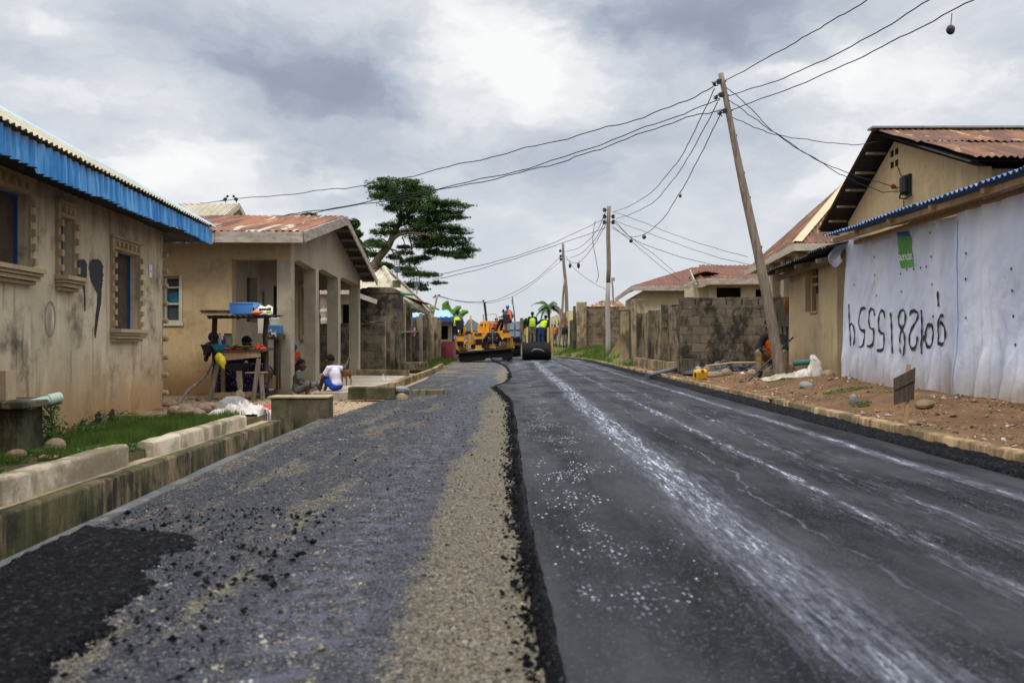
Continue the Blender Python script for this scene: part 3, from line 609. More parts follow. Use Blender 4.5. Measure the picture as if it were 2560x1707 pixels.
kerb_run('bank_kerb', M['kerb_pale'], lambda D: -3.2, 4.75, 6.42, .15, -.2, .13, .2, .007, 13, .02)
kerb_run('bank_kerb', M['kerb_pale'], lambda D: -3.2, 6.78, 9.2, .15, -.2, .10, .2, .007, 14, .02)
tag(MB().box(-3.22, .6, -.3, -2.99, 9.9, -.035).build('drain_ledge', M['ledge']), kind='structure')
# ================================================================== LEFT SIDE
# ------------------------------------------------------------------ plastered house with blue eaves
U = Vector((.095, -1, 0)).normalized(); NN = Vector((1, .095, 0)).normalized(); C0 = Vector((-5.27, 12, 0))
def L(s, o, z): p = C0+U*s+NN*o; return Vector((p.x, p.y, z))
def s_of(px):
    r = (px-1280)/F; return (r*C0.y-C0.x)/(U.x-r*U.y)
def lbox(mb, s0, s1, o0, o1, z0, z1):
    return mb.obox((L(s0, o0, z0)+L(s1, o1, z1))/2, U*(s1-s0)/2, NN*(o1-o0)/2, (0, 0, (z1-z0)/2))
hl = thing('plastered_house', 'long plastered house with a bright blue corrugated eaves band, nearest on the left', 'house', (-5.27, 12, -.1))
wins = [(s_of(68), s_of(68)+1.0, 1.68, 2.42), (s_of(178), s_of(145), 1.67, 2.32), (s_of(343), s_of(280), 1.11, 2.13), (s_of(-420), s_of(-420)+.9, 1.2, 2.4)]
th = .24; p0 = L(0, -th, 0)
MB().wall(p0, U, 10.5, -.35, 2.74, th, wins).build('wall', M['plaster_left'], hl)
mb = MB(); lbox(mb, -.001, .24, -8.2, -th-.001, -.35, 2.74); mb.build('gable_wall', M['plaster_grey'], hl)
for i, (a, b, c, e) in enumerate(wins):
    big = b-a > .6
    wnd = lbox(MB(), a-.02, b+.02, -.15, -.12, c-.02, e+.02).build('window', M['shutter'], hl)
    fr = MB(); w = .022
    for q in ((a, a+w), (b-w, b)):
        lbox(fr, q[0], q[1], -.12, -.09, c, e)
    lbox(fr, a+w, b-w, -.12, -.095, e-w*.8, e-.001); lbox(fr, a+w, b-w, -.12, -.095, c+.001, c+w*.7); fr.build('frame', M['blue_frame'], wnd)
    # moulded surround with dentil blocks
    f2 = MB(); k = .058; w = .03
    lbox(f2, a-k, a-.004, -.01, .035, c, e+.14); lbox(f2, b+.004, b+k, -.01, .035, c, e+.14)
    lbox(f2, a-.003, b+.003, -.01, .035, e+.004, e+.14); lbox(f2, a-k-.02, b+k+.02, -.01, .06, e+.142, e+.175)
    n = max(4, int((e-c)/.135))
    for j in range(n):
        zc = c+(j+.5)*(e-c)/n
        lbox(f2, a-k-.005, a-k+.045, .03, .075, zc-.035, zc+.035); lbox(f2, b+k-.045, b+k+.005, .03, .075, zc-.035, zc+.035)
    n = max(3, int((b-a)/.13))
    for j in range(n):
        sc_ = a+(j+.5)*(b-a)/n; lbox(f2, sc_-.03, sc_+.03, .03, .07, e+.045, e+.105)
    f2.build('surround', M['trim'], wnd)
    s2 = MB()
    for j, (o1, z0_, z1_) in enumerate([(.15, -.045, 0), (.125, -.075, -.045), (.10, -.115, -.075), (.06, -.15, -.115)]):
        lbox(s2, a-k-.03+j*.012, b+k+.03-j*.012, -.01, o1, c+z0_-.004*j, c+z1_-.004*(j+1)+.003)
    s2.build('sill', M['trim'], wnd)
# quoined corner strip with little stone dowels
q = MB(); lbox(q, -.13, .0, -.20, -.03, -.2, 2.55); q.build('corner_pilaster', M['pillar'], hl)
q = MB()
for j, z_ in enumerate([.18, .45, .72, 1.0, 1.27, 1.53, 1.8, 2.02, 2.27]):
    a = L(-.10, -.10, z_); b = L(-.10, .045, z_-.01); MB().tube([a-(b-a)*.6, a, b, b+(b-a)*.08], [.045, .045, .04, .022], 9).build('dowel', M['trim'], hl)
# roof
tp = math.tan(R(29.6)); E0, E1 = L(-.8, .52, 2.80), L(10.5, .52, 2.80); HW = 4.7
RA, RB = L(-.8+HW, .52-HW, 2.8+HW*tp), L(10.5, .52-HW, 2.8+HW*tp); B0, B1 = L(-.8, .52-2*HW, 2.8), L(10.5, .52-2*HW, 2.8)
rf = MB(); rf.corr([E0, E1, RB, RA], U, .10, .014, 3, rag=.015); rf.corr([E0, B0, RA], NN, .10, .014, 4, rag=.01); rf.corr([B0, B1, RB, RA], U, .12, .014, 5, sub=4)
rfo = rf.build('roof', M['roof_cream'], hl)
cp = MB()
for a, b in ((E0, RA), (RA, RB)):
    d_ = (b-a).normalized(); sd = d_.cross(Vector((0, 0, 1))).normalized(); up = Vector((0, 0, 1))
    n_ = 24
    for k in range(n_):
        pa, pb_ = a+(b-a)*(k/n_)+up*.02, a+(b-a)*((k+1)/n_)+up*.02
        cp.add([pa+sd*.14-up*.055, pa+up*.025, pa-sd*.14-up*.055, pb_+sd*.14-up*.055, pb_+up*.025, pb_-sd*.14-up*.055], [(0, 1, 4, 3), (1, 2, 5, 4)])
cp.build('ridge_cap', M['blue_pale'], rfo)
ff = MB(); ff.corr([L(-.8, .48, 2.53), L(10.5, .48, 2.50), L(10.5, .47, 2.775), L(-.8, .47, 2.755)], U, .145, .028, 8, sheet=.62, rag=.03, sub=10, nv=2)
ff.corr([L(-.8, .47, 2.53), L(-.8, -8.8, 2.53), L(-.8, -8.8, 2.755), L(-.8, .47, 2.755)], NN, .145, .02, 9, sheet=.62, rag=.012, sub=6, nv=1)
ff.build('fascia', M['blue_sheet'], hl)
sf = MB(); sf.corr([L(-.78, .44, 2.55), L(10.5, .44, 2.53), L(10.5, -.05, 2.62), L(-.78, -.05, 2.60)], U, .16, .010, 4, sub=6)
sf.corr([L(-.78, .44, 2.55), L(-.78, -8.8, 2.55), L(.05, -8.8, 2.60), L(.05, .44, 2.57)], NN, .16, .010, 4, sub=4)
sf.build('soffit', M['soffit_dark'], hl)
# marks on the wall: black paint runs, a stencilled oval, soot at the foot
M['tar'] = flat('tar', (.016, .017, .02), .6)
M['ghost'] = flat('ghost', (.27, .235, .175), .9)
def blob_on_wall(mb, pts, off=.004, ragged=.12, seed=0):      # pts: (half width px, centre px, y px) down the wall
    rnd = random.Random(seed); Lr = []
    for k in range(len(pts)-1):
        for j in range(5):
            t = j/5; a = [pts[k][i]*(1-t)+pts[k+1][i]*t for i in range(3)]; Lr.append(a)
    Lr.append(list(pts[-1])); prev = None
    for hw, cx, y in Lr:
        e0, e1 = cx-hw*(1+rnd.uniform(-ragged, ragged)), cx+hw*(1+rnd.uniform(-ragged, ragged)); q = []
        for e in (e0, e1):
            s = s_of(e); D = L(s, 0, 0).y; q.append(L(s, off, H-(y-853.5)*D/F))
        if prev: mb.add([prev[0], prev[1], q[1], q[0]], [(0, 1, 2, 3)])
        prev = q
def stain(pts, **k): q = MB(); blob_on_wall(q, pts, **k); q.build('paint_stain', M['tar'], hl)
stain( [(6, 203, 648), (13, 203, 655), (14, 203, 672), (13, 204, 690), (8, 206, 705), (3, 209, 715), (2, 211, 735), (1.5, 212, 778)], seed=1)
stain([(8, 238, 648), (16, 239, 656), (18, 240, 680), (16, 241, 698), (10, 244, 715), (5, 248, 735), (5, 247, 760), (4, 243, 785), (3, 239, 820), (1, 237, 845)], seed=2)
stain([(3, 281, 1022), (7, 280, 1032), (6, 279, 1042), (9, 278, 1058), (3, 276, 1070)], ragged=.4, seed=3)
stain([(3, 246, 1028), (8, 245, 1040), (9, 243, 1058), (4, 240, 1072)], ragged=.4, seed=4)
stain([(2, 206, 1050), (8, 205, 1062), (6, 203, 1078)], ragged=.5, seed=5)
gh = MB(); ring = []
for rr_ in (1.0, .86, .62, .5):
    ring.append([(125+13.5*rr_*math.cos(a), 797+45*rr_*math.sin(a)) for a in np.linspace(0, 2*math.pi, 33)])
for i0, i1 in ((0, 1),):
    q = []
    for rg_ in (ring[i0], ring[i1]):
        rw = []
        for x_, y_ in rg_:
            s = s_of(x_); D = L(s, 0, 0).y; rw.append(L(s, .004, H-(y_-853.5)*D/F))
        q.append(rw)
    for k in range(32): gh.add([q[0][k], q[0][k+1], q[1][k+1], q[1][k]], [(0, 1, 2, 3)])
gh.build('stencil_mark', M['ghost'], hl)
M['paper'] = flat('paper', (.66, .63, .66), .8, 0, .1)
nt_ = thing('paper_notice', 'small white sheet of paper stuck to the wall right of the tallest blue window frame', 'notice', L(s_of(375), .01, 1.9))
mb = MB(); lbox(mb, s_of(379), s_of(371), .004, .010, 1.87, 2.06); mb.build('sheet', M['paper'], nt_)
mb = MB(); lbox(mb, s_of(378), s_of(372), .0105, .012, 1.955, 1.965); mb.build('print_line', M['tar'], nt_)
pn = thing('wall_pipe', 'short grey pipe stub low on the plastered left wall', 'pipe', L(s_of(150), 0, .2))
MB().tube([L(s_of(137), -.1, .33), L(s_of(137), .07, .30)], .03, 12).build('tube', M['rock'], pn)

# ------------------------------------------------------------------ trough with slab, pale pipe
tr = thing('concrete_trough', 'stained concrete trough with a slab lid against the plastered wall, bottom left', 'trough', (-4.6, 7.3, -.08))
MB().box(-5.2, 7.05, -.35, -4.36, 7.42, .355).build('body', M['block_moss'], tr, bev=.02)
MB().prism([(-5.3, 6.9, .36), (-4.25, 6.92, .36), (-4.24, 7.5, .36), (-5.3, 7.55, .36)], (0, 0, .065)).build('slab_lid', M['post_dark'], tr, bev=.01)
bk = thing('hollow_block', 'tan broken hollow block standing on the trough slab', 'block', (-4.66, 7.2, .425))
MB().wall((-5.0, 7.08), (1, 0), .50, .426, .69, .15, [(.39, .43, .48, .61)]).build('block', M['trim'], bk)
pp_ = thing('drain_pipe', 'pale mint plastic pipe lying on the trough slab and sticking out over the grass', 'pipe', (-4.3, 7.3, .43))
pa, pb_ = W(70, 1018, 7.15)+Vector((0, 0, .02)), W(150, 992, 7.45); mid = pa+(pb_-pa)*.62
MB().tube([pa, mid], .043, 20).build('tube', M['mint'], pp_, sm=False)
MB().tube([mid-(pb_-pa)*.02, pb_-(pb_-pa)*.04, pb_, pb_+(pb_-pa)*.02], [.05, .05, .046, .035], 20).build('socket', paint('mint2', (.55, .66, .50), .5, 0, .1), pp_)

# ------------------------------------------------------------------ rocks by the bank
def rock(px, py, D, r, label, mat='rock', group=None, name='rock', seed=0, zoff=0.0):
    c = W(px, py, D); c.z = G(c.x, c.y)+r[2]*.55+zoff
    o = thing(name, label, name, (c.x, c.y, c.z-r[2]*.6), group)
    rnd = random.Random(seed); rot = Matrix.Rotation(rnd.uniform(0, 3.1), 3, 'Z')@Matrix.Rotation(rnd.uniform(-.3, .3), 3, 'X')
    ob = MB().ell(c, r, 11, 7, .28, rot, seed).build('stone_body', M[mat], o); return o
rk = random.Random(5)
pile = [(436, 1036), (452, 1040), (470, 1030), (478, 1044), (493, 1028), (500, 1043), (516, 1036), (527, 1026), (532, 1042), (458, 1026), (484, 1036), (508, 1031), (445, 1048), (540, 1034), (466, 1046)]
for i, (x_, y_) in enumerate(pile):
    rock(x_, y_, 10.35+rk.uniform(-.35, .35), (rk.uniform(.07, .13), rk.uniform(.06, .11), rk.uniform(.04, .07)), 'brown rock in the loose pile at the end of the grass bank', group='rocks piled at the end of the grass bank', seed=20+i, zoff=rk.uniform(0, .05))
rock(583, 1030, 10.2, (.19, .13, .12), 'big grey boulder between the brown rock pile and the white rags', 'rock_grey', seed=3)
rock(598, 995, 12.6, (.09, .08, .13), 'upright tan stone standing before the low plank of the stall', 'rock', seed=4)
rock(140, 1110, 7.05, (.10, .09, .08), 'rounded brown stone at the foot of the trough', 'rock', seed=6)
rock(42, 1140, 6.55, (.09, .06, .05), 'flat orange stone in the soil before the trough', 'rock', seed=7)
rock(298, 1086, 8.6, (.04, .03, .03), 'small tan stone in the grass of the left bank', 'rock', seed=8)
rock(430, 1010, 12.1, (.16, .12, .06), 'flat stone at the foot of the house corner', 'rock', seed=9)
lf = thing('litter', 'crumpled orange and pink scraps lying on the soil at the near end of the bank', 'litter', (-4, 6.5, 0))
mb = MB()
for k in range(9):
    c = Vector((-3.95+rk.uniform(-.28, .28), 6.35+rk.uniform(-.1, .15), 0)); c.z = G(c.x, c.y)+.02
    mb.obox(c, (rk.uniform(.03, .06), rk.uniform(-.02, .02), rk.uniform(-.01, .02)), (0, .03, .005), (0, 0, .004))
mb.build('scraps', flat('scrap', (.48, .26, .15), .9), lf)

# ------------------------------------------------------------------ rags and sacks
def crumple(name, label, cat, c, rx, ry, h, mat, seed, n=26, part='sheet', folds=9):
    rr = np.random.default_rng(seed); a = np.linspace(-1, 1, n); AA, BB = np.meshgrid(a, a, indexing='ij')
    rd = np.sqrt(AA**2+BB**2); k = 1-.25*fbm(AA+seed, BB, 1.7, 3, seed)*2; X = c[0]+AA*rx*k; Y = c[1]+BB*ry*k
    rid = np.abs(fbm(AA+seed*3.1, BB, folds*.25, 3, seed+1))*2.2+np.abs(fbm(AA*1.3, BB, folds*.7, 3, seed+9))*1.6
    Z = gz(X, Y)+.012+h*np.clip(1-rd, 0, 1)**.6*(.35+rid)+.25*h*rid
    o = thing(name, label, cat, (c[0], c[1], float(gz(c[0], c[1]))))
    P = np.stack([X, Y, Z], -1); gridmesh(part, P, mat, o); return o
crumple('rag_heap', 'heap of whitish crumpled rags with a red one behind, beside the mossy concrete block', 'rags', (-3.38, 10.05), .42, .28, .12, M['sack'], 4, 40, folds=16)
crumple('red_rag', 'flattened red rag behind the white rag heap', 'rag', (-3.35, 10.65), .22, .16, .07, cloth('red_rag', (.48, .10, .08)), 7)
crumple('white_rag', 'small pale rag lying on top of the brown rock pile', 'rag', (-4.15, 10.7), .12, .10, .06, M['sack'], 9)

# ------------------------------------------------------------------ mossy blocks over the drain
def block_thing(px0, py0, px1, py1, D, dep, label, mat, name='concrete_block', bev=.012):
    a, b = W(px0, py0, D), W(px1, py1, D); o = thing(name, label, 'block', ((a.x+b.x)/2, D, min(a.z, b.z)))
    MB().box(a.x, D, b.z, b.x, D+dep, a.z).build('body', M[mat], o, bev=bev); return o
cb_ = block_thing(677, 992, 819, 1100, 9.95, .32, 'tall moss-blackened concrete block across the drain at its far end', 'block_moss')
MB().box(-3.05, 9.93, .245, -2.29, 10.28, .262).build('worn_top', M['ledge'], cb_)
block_thing(870, 968, 985, 999, 13.0, .28, 'low dark concrete block the boy in the white shirt sits behind', 'block_moss')
block_thing(1028, 974, 1108, 990, 14.3, .25, 'low dark kerb block just past the pile of broken stone', 'post_dark')
block_thing(1005, 906, 1066, 926, 24.5, .5, 'grey stone bench slab before the far row of concrete posts', 'post_dark')
rock(1003, 962, 13.3, (.13, .1, .07), 'flat pale stone balanced on the stub between the low blocks', 'rock_grey', seed=31, zoff=.16)
rock(1002, 985, 13.2, (.14, .1, .12), 'dark broken concrete stub between the two low blocks', 'rock', seed=32)
rock(925, 945, 17.5, (.09, .08, .06), 'small brown stone on the dirt by the last porch pillar', 'rock', seed=33)

# ------------------------------------------------------------------ house with the pillared porch
hp = thing('porch_house', 'tan house with a rusty gable roof and four square porch pillars facing the street', 'house', (-5.1, 14.5, -.05))
wx0, wx1 = (407-1280)*14.5/F, (449-1280)*14.5/F
MB().wall((-13, 14.5), (1, 0), 7.9, -.3, 2.86, .22, [(wx0+13, wx1+13, 1.30, 2.14)]).build('wall', M['plaster_yellow'], hp)
D2 = lambda px: -5.1*F/(px-1280)
holes = [(D2(617)-14.73, D2(643)-14.73, 1.33, 2.21), (D2(684)-14.73, D2(684)-13.85, .07, 2.16), (D2(748)-14.73, D2(764)-14.73, 1.08, 2.27)]
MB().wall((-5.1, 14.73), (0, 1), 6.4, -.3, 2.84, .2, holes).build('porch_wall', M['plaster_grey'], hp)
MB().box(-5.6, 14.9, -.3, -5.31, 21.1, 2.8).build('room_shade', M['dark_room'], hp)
wd = MB().box(wx0, 14.62, 1.30, wx1, 14.64, 2.14).build('window', M['glass'], hp)
fr = MB()
for x_ in (wx0, wx1-.04): fr.box(x_, 14.56, 1.30, x_+.04, 14.62, 2.14)
for z_ in (1.302, 1.62, 1.92, 2.10): fr.box(wx0+.041, 14.57, z_, wx1-.041, 14.615, z_+.035)
fr.box(wx0-.03, 14.47, 1.235, wx1+.07, 14.56, 1.298); fr.box(wx1+.001, 14.485, 1.299, wx1+.05, 14.56, 2.15); fr.build('frame', M['cream_frame'], wd)
MB().prism([(wx0+.04, 14.61, 1.66), (wx1-.05, 14.61, 1.66), (wx1-.05, 14.61, 1.80), (wx0+.2, 14.61, 1.86), (wx0+.04, 14.61, 1.80)], (0, .008, 0)).build('curtain', cloth('curtain_blue', (.03, .14, .22)), wd)
dr_ = MB().box(-5.28, D2(684)+.0, .07, -5.25, D2(684)+.88, 2.16).build('door', M['dark_room'], hp)
dr_ = MB().box(-5.28, D2(617), 1.33, -5.25, D2(643), 2.21).build('porch_window', M['glass'], hp)
wd = MB().box(-5.26, D2(748), 1.08, -5.2, D2(764), 2.27).build('shuttered_window', M['plaster_pale'], hp)
fr = MB(); a, b = D2(748), D2(764)
fr.box(-5.1, a-.06, 1.0, -5.05, a-.001, 2.34); fr.box(-5.1, b+.001, 1.0, -5.05, b+.06, 2.34); fr.box(-5.1, a, 2.275, -5.05, b, 2.34); fr.build('frame', M['trim'], wd)
MB().box(-5.6, 14.505, -.4, -3.98, 22.4, .06).build('porch_slab', M['slab'], hp)
for i, D in enumerate((14.5, 16.35, 18.45, 20.9)):
    j = .01*math.sin(i*3); q = MB()
    q.prism([(-4.28+j, D, .0), (-4.03, D, .0), (-4.03, D+.26, .0), (-4.28+j, D+.26, .0)], (0, 0, 2.45))
    if i == 0: q.box(-4.33, D-.02, -.25, -4.0, D+.3, .10)
    q.build('pillar', M['pillar'], hp)
MB().box(-5.1, 14.497, 2.445, -4.031, 14.735, 2.86).build('lintel', M['plaster_yellow'], hp)
rz = lambda y: 2.86+(y-14.0)*.232 if y < 17.6 else 3.695-(y-17.6)*.27
bot = [14.737, 14.8, 15.1, 16.0, 16.35, 16.6, 17.0, 18.1, 18.45, 18.7, 19.1, 20.5, 20.9, 21.16]; bz = [2.43, 2.44, 2.49, 2.44, 2.42, 2.43, 2.49, 2.44, 2.42, 2.43, 2.48, 2.44, 2.42, 2.42]
poly = [(-4.035, y_, z_) for y_, z_ in zip(bot, bz)]+[(-4.035, y_, rz(y_)-.065) for y_ in (21.16, 19.5, 17.6, 16, 14.737)]
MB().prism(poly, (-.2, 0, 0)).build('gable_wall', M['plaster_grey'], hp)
MB().box(-5.1, 14.74, 2.74, -4.24, 21.1, 2.76).build('porch_ceiling', M['dark_room'], hp)
VX = -3.68
rf = MB(); rf.corr([(-13, 13.95, 2.87), (VX, 13.95, 2.87), (VX, 17.6, 3.72), (-13, 17.6, 3.72)], (1, 0, 0), .12, .014, 12, rag=.03)
rf.corr([(-13, 21.55, 2.64), (VX, 21.55, 2.64), (VX, 17.6, 3.72), (-13, 17.6, 3.72)], (1, 0, 0), .12, .014, 13, rag=.03); rfo = rf.build('roof', M['rust_orange'], hp)
for k in range(7):
    y_ = 18.1+k*.55; MB().box(-4.03, y_, rz(y_)-.12, VX-.03, y_+.06, rz(y_)-.065).build('purlin', M['wood_grey'], rfo)
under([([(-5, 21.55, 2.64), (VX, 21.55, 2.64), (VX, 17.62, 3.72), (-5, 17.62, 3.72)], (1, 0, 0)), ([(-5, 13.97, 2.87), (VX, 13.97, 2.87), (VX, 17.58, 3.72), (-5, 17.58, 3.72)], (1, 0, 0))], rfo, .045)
MB().box(-5.1, 20.93, 2.30, -4.25, 21.1, 2.9).build('end_lintel', M['plaster_grey'], hp)
fb = MB(); fb.beam((-13, 13.93, 2.77), (-5.2, 13.93, 2.76), .03, .17); fb.beam((-5.19, 13.93, 2.775), (-3.66, 13.93, 2.77), .035, .19)
fb.beam((VX+.03, 13.95, 2.78), (VX+.03, 17.6, 3.62), .03, .19); fb.beam((VX+.03, 17.61, 3.62), (VX+.03, 21.6, 2.54), .03, .15); fb.build('fascia', M['fascia_wood'], rfo)
sc2 = thing('outdoor_lamp', 'small lamp tube fixed on the shaded porch wall above the stall', 'lamp', (-5.05, 16.5, 1.9))
MB().tube([(-5.06, 16.3, 1.72), (-5.06, 16.3, 1.96)], .03, 10).build('tube', M['steel'], sc2)
crumple('hanging_cloth', 'x', 'cloth', (-4.9, 19.5), .01, .01, .01, M['sack'], 2, 4) if False else None
hc = thing('hanging_rag', 'pale rag hanging below the shuttered porch window', 'rag', (-5.03, 19.3, .95))
P = []
for a in np.linspace(0, 1, 12): P.append([(-5.02+.02*math.sin(a*14+b*2), 19.15+a*.45, 1.08-.16*b*(1-.5*a)) for b in np.linspace(0, 1, 6)])
gridmesh('cloth', np.array(P), M['sack'], hc)
ap = thing('concrete_apron', 'pale concrete slab apron between the porch pillars and the gravel', 'slab', (-3.2, 17.5, 0))
MB().prism([(-3.96, 14.9, -.1), (-3.42, 14.6, -.1), (-3.36, 13.29, -.1), (-2.75, 13.29, -.1), (-2.50, 16.5, -.1), (-2.62, 19.8, -.1), (-3.96, 20.0, -.1)], (0, 0, .20)).build('slab_top', M['slab'], ap)
mb = MB(); mb.beam((-3.95, 20.35, .10), (-2.62, 20.2, .09), .18, .26); mb.build('raised_edge', M['post_tan'], ap)
mb = MB(); mb.beam((-2.45, 16.2, -.0), (-2.40, 24, .02), .12, .22); mb.beam((-2.40, 24, .02), (-2.55, 29, .05), .12, .2); mb.build('drain_curb', M['kerb_right'], ap)

# cream roofed house with birds, behind
hb = thing('cream_roofed_house', 'house behind the porch house with a pale corrugated roof and two birds on its ridge', 'house', (-13, 26, 0))
MB().box(-20, 23.4, -.1, -9.4, 28.6, 4.1).build('wall', M['plaster_pale'], hb)
rf = MB(); rf.corr([(-20.5, 23, 4.05), (-8.9, 23, 4.05), (-8.9, 26, 5.43), (-20.5, 26, 5.43)], (1, 0, 0), .2, .03, 3, sub=5)
rf.corr([(-20.5, 29, 4.05), (-8.9, 29, 4.05), (-8.9, 26, 5.43), (-20.5, 26, 5.43)], (1, 0, 0), .2, .03, 4, sub=4); rfo = rf.build('roof', M['roof_cream'], hb)
MB().prism([(-9.4, 23.5, 4.1), (-9.4, 28.5, 4.1), (-9.4, 26, 5.30)], (.05, 0, 0)).build('gable', M['plaster_pale'], hb)
fb = MB(); fb.beam((-8.9, 23, 4.0), (-8.9, 26, 5.36), .04, .14); fb.beam((-8.9, 29, 4.0), (-8.9, 26, 5.36), .04, .14); fb.build('bargeboard', M['fascia_cream'], rfo)
for k, (px, s_) in enumerate(((563, 1), (590, -1))):
    b_ = W(px, 505, 26); b_.z = 5.47
    o = thing('bird', ['small dark bird on the pale roof ridge, the one nearer the blue roof', 'small dark bird on the pale roof ridge, the one nearer the tree'][k], 'bird', b_)
    q = MB(); q.ell(b_+Vector((0, 0, .12)), (.075, .045, .06), 10, 7, 0, Matrix.Rotation(-.7*s_, 3, 'Y')); q.ell(b_+Vector((.075*s_, 0, .215)), (.045, .04, .042), 8, 6)
    q.add([b_+Vector((-.06*s_, -.03, .10)), b_+Vector((-.06*s_, .03, .10)), b_+Vector((-.20*s_, .02, .05)), b_+Vector((-.20*s_, -.02, .05))], [(0, 1, 2, 3)])
    q.tube([b_+Vector((.11*s_, 0, .215)), b_+Vector((.15*s_, 0, .205))], [.014, .003], 5); q.tube([b_+Vector((.01, .02, .06)), b_+Vector((.01, .02, 0))], .008, 4); q.tube([b_+Vector((.01, -.02, .06)), b_+Vector((.01, -.02, 0))], .008, 4)
    q.build('body', M['insulator'], o)

# white house past the porch
hw = thing('white_house', 'small white house with a moulded column seen between the far porch pillars', 'house', (-6, 24.6, 0))
MB().wall((-9, 24.6), (1, 0), 4.2, -.2, 2.55, .3, [(3.72, 3.98, .3, 2.1), (2.6, 3.1, 1.0, 2.0)]).build('wall', M['plaster_white'], hw)
MB().box(-9, 24.92, -.2, -4.82, 28, 2.5).build('room_shade', M['dark_room'], hw)
q = MB(); c = Vector(((811-1280)*24.4/F, 24.4, 0)); q.lathe(c, [(.13, -.1), (.13, .9), (.17, .95), (.17, 1.0), (.12, 1.03), (.11, 1.5), (.13, 1.6), (.10, 1.68), (.14, 1.8), (.17, 1.85), (.17, 1.9), (.12, 1.95), (.15, 2.1), (.18, 2.2), (.18, 2.5)], 14); q.build('moulded_column', M['plaster_white'], hw)
rf = MB(); rf.corr([(-9.2, 24.0, 2.47), (-4.85, 24.0, 2.47), (-4.2, 25.3, 2.25), (-4.6, 27, 3.0), (-9.2, 27, 3.3)], (1, 0, 0), .14, .012, 3); rfo = rf.build('roof', M['roof_cream'], hw)
fb = MB(); fb.beam((-9.2, 23.98, 2.42), (-4.85, 23.98, 2.42), .03, .1); fb.beam((-4.85, 23.98, 2.42), (-4.18, 24.6, 2.17), .04, .14); fb.build('fascia', M['fascia_cream'], rfo)

# low block wall and the row of concrete fins along the street
lw = thing('block_wall', 'low stained cement-block wall facing the camera beyond the porch', 'wall', (-4.5, 22.3, -.05))
MB().wall((-5.5, 22.3), (1, 0), 1.86, -.3, 1.42, .2).build('blocks', M['block_dark'], lw)
MB().prism([(-5.5, 22.28, 1.421), (-4.1, 22.28, 1.421), (-3.62, 22.28, 1.47), (-3.62, 22.28, 1.52), (-4.2, 22.28, 1.46), (-5.5, 22.28, 1.45)], (0, .24, 0)).build('coping', M['post_dark'], lw)
tb = thing('block_shed', 'tall roofless shed wall of grey cement blocks behind the low wall', 'shed', (-4.2, 25.5, 0))
MB().box(-6.2, 25.5, -.2, -3.68, 27.0, 2.50).build('wall', M['block_grey'], tb)
MB().prism([(-6.2, 25.47, 2.50), (-3.66, 25.47, 2.50), (-3.66, 25.47, 2.60), (-3.85, 25.47, 2.68), (-6.2, 25.47, 2.70)], (0, 1.5, 0)).build('ring_beam', M['post_dark'], tb)
MB().box(-3.83, 25.5, 2.69, -3.6, 25.75, 2.9).build('post_stub', M['post_dark'], tb)
fn = thing('fin_fence', 'street-side block fence with a row of projecting concrete fins on the left, past the porch', 'fence', (-4, 24, -.05))
MB().box(-4.25, 22.55, -.3, -4.05, 25.4, 1.4).build('panel', M['block_tan'], fn); MB().box(-4.25, 27.1, -.3, -4.05, 44, 1.4).build('panel', M['block_tan'], fn)
for i, D in enumerate((22.6, 23.45, 24.3, 25.1)):
    MB().box(-4.04, D, -.2, -3.60, D+.16, 1.52-.03*i).build('fin', M['post_tan' if i == 0 else 'post_dark'], fn)
for i, D in enumerate(np.arange(32.2, 43, 1.15)):
    MB().box(-4.04, D, -.0, -3.62, D+.18, [1.35, 1.5, 1.4][i % 3]).build('fin', M['post_dark' if i % 2 else 'post_tan'], fn)
# lean-to with posts
lt = thing('lean_to', 'rickety roadside lean-to of rough posts, a long beam and rusty sheets', 'shelter', (-3.9, 29, 0))
for i, (px, D, top, m_, w_) in enumerate([(1007, 27.0, 2.15, 'post_tan', .16), (1018, 27.6, 2.25, 'post_dark', .24), (1047, 30.2, 1.9, 'post_tan', .18), (1057, 31.2, 2.0, 'post_dark', .3), (1066, 32.6, 2.0, 'post_tan', .34), (1044, 29.6, 1.3, 'post_dark', .2), (1052, 28.4, 1.95, 'wood_grey', .09)]):
    c = (px-1280)*D/F; MB().box(c-w_/2, D, -.1, c+w_/2, D+.2, top).build('post', M[m_], lt)
MB().box(-4.4, 29.5, -.1, -3.75, 29.7, 1.5).build('block_panel', M['block_tan'], lt)
MB().box(-4.4, 29.4, 1.501, -3.7, 29.7, 1.9).build('boarding', M['wood_grey'], lt)
q = MB(); q.beam(W(974, 733, 26), W(1072, 785, 34), .10, .16); q.build('front_beam', M['wood_grey'], lt)
q = MB(); q.beam(W(990, 778, 26.4), W(1018, 757, 27.5), .05, .08); q.beam(W(1012, 752, 27), W(1043, 772, 29.5), .04, .06); q.beam(W(1002, 830, 26.5), W(1050, 828, 29), .05, .06); q.build('brace', M['wood_grey'], lt)
rf = MB(); rf.corr([W(976, 728, 26), W(1078, 782, 34), W(1078, 782, 34)+Vector((-1.6, 0, .25)), W(976, 728, 26)+Vector((-1.6, 0, .25))], (0, 1, 0), .14, .015, 6); rf.build('roof_sheet', M['rust_red'], lt)
cl = thing('drying_clothes', 'red and white clothes hung over the lean-to rail', 'clothes', W(1031, 828, 27.8))
for k, (px, c) in enumerate(((1026, 'paper'), (1031, None), (1036, 'paper'))):
    a = W(px, 819, 27.9+k*.2); P = [[(a.x+u_*.10, a.y+.02*math.sin(u_*9), a.z-v_*(.26+.05*math.sin(k+u_*3))) for v_ in np.linspace(0, 1, 5)] for u_ in np.linspace(-.5, .5, 6)]
    gridmesh('garment', np.array(P), M['paper'] if c else cloth('red_cloth', (.55, .13, .13)), cl)
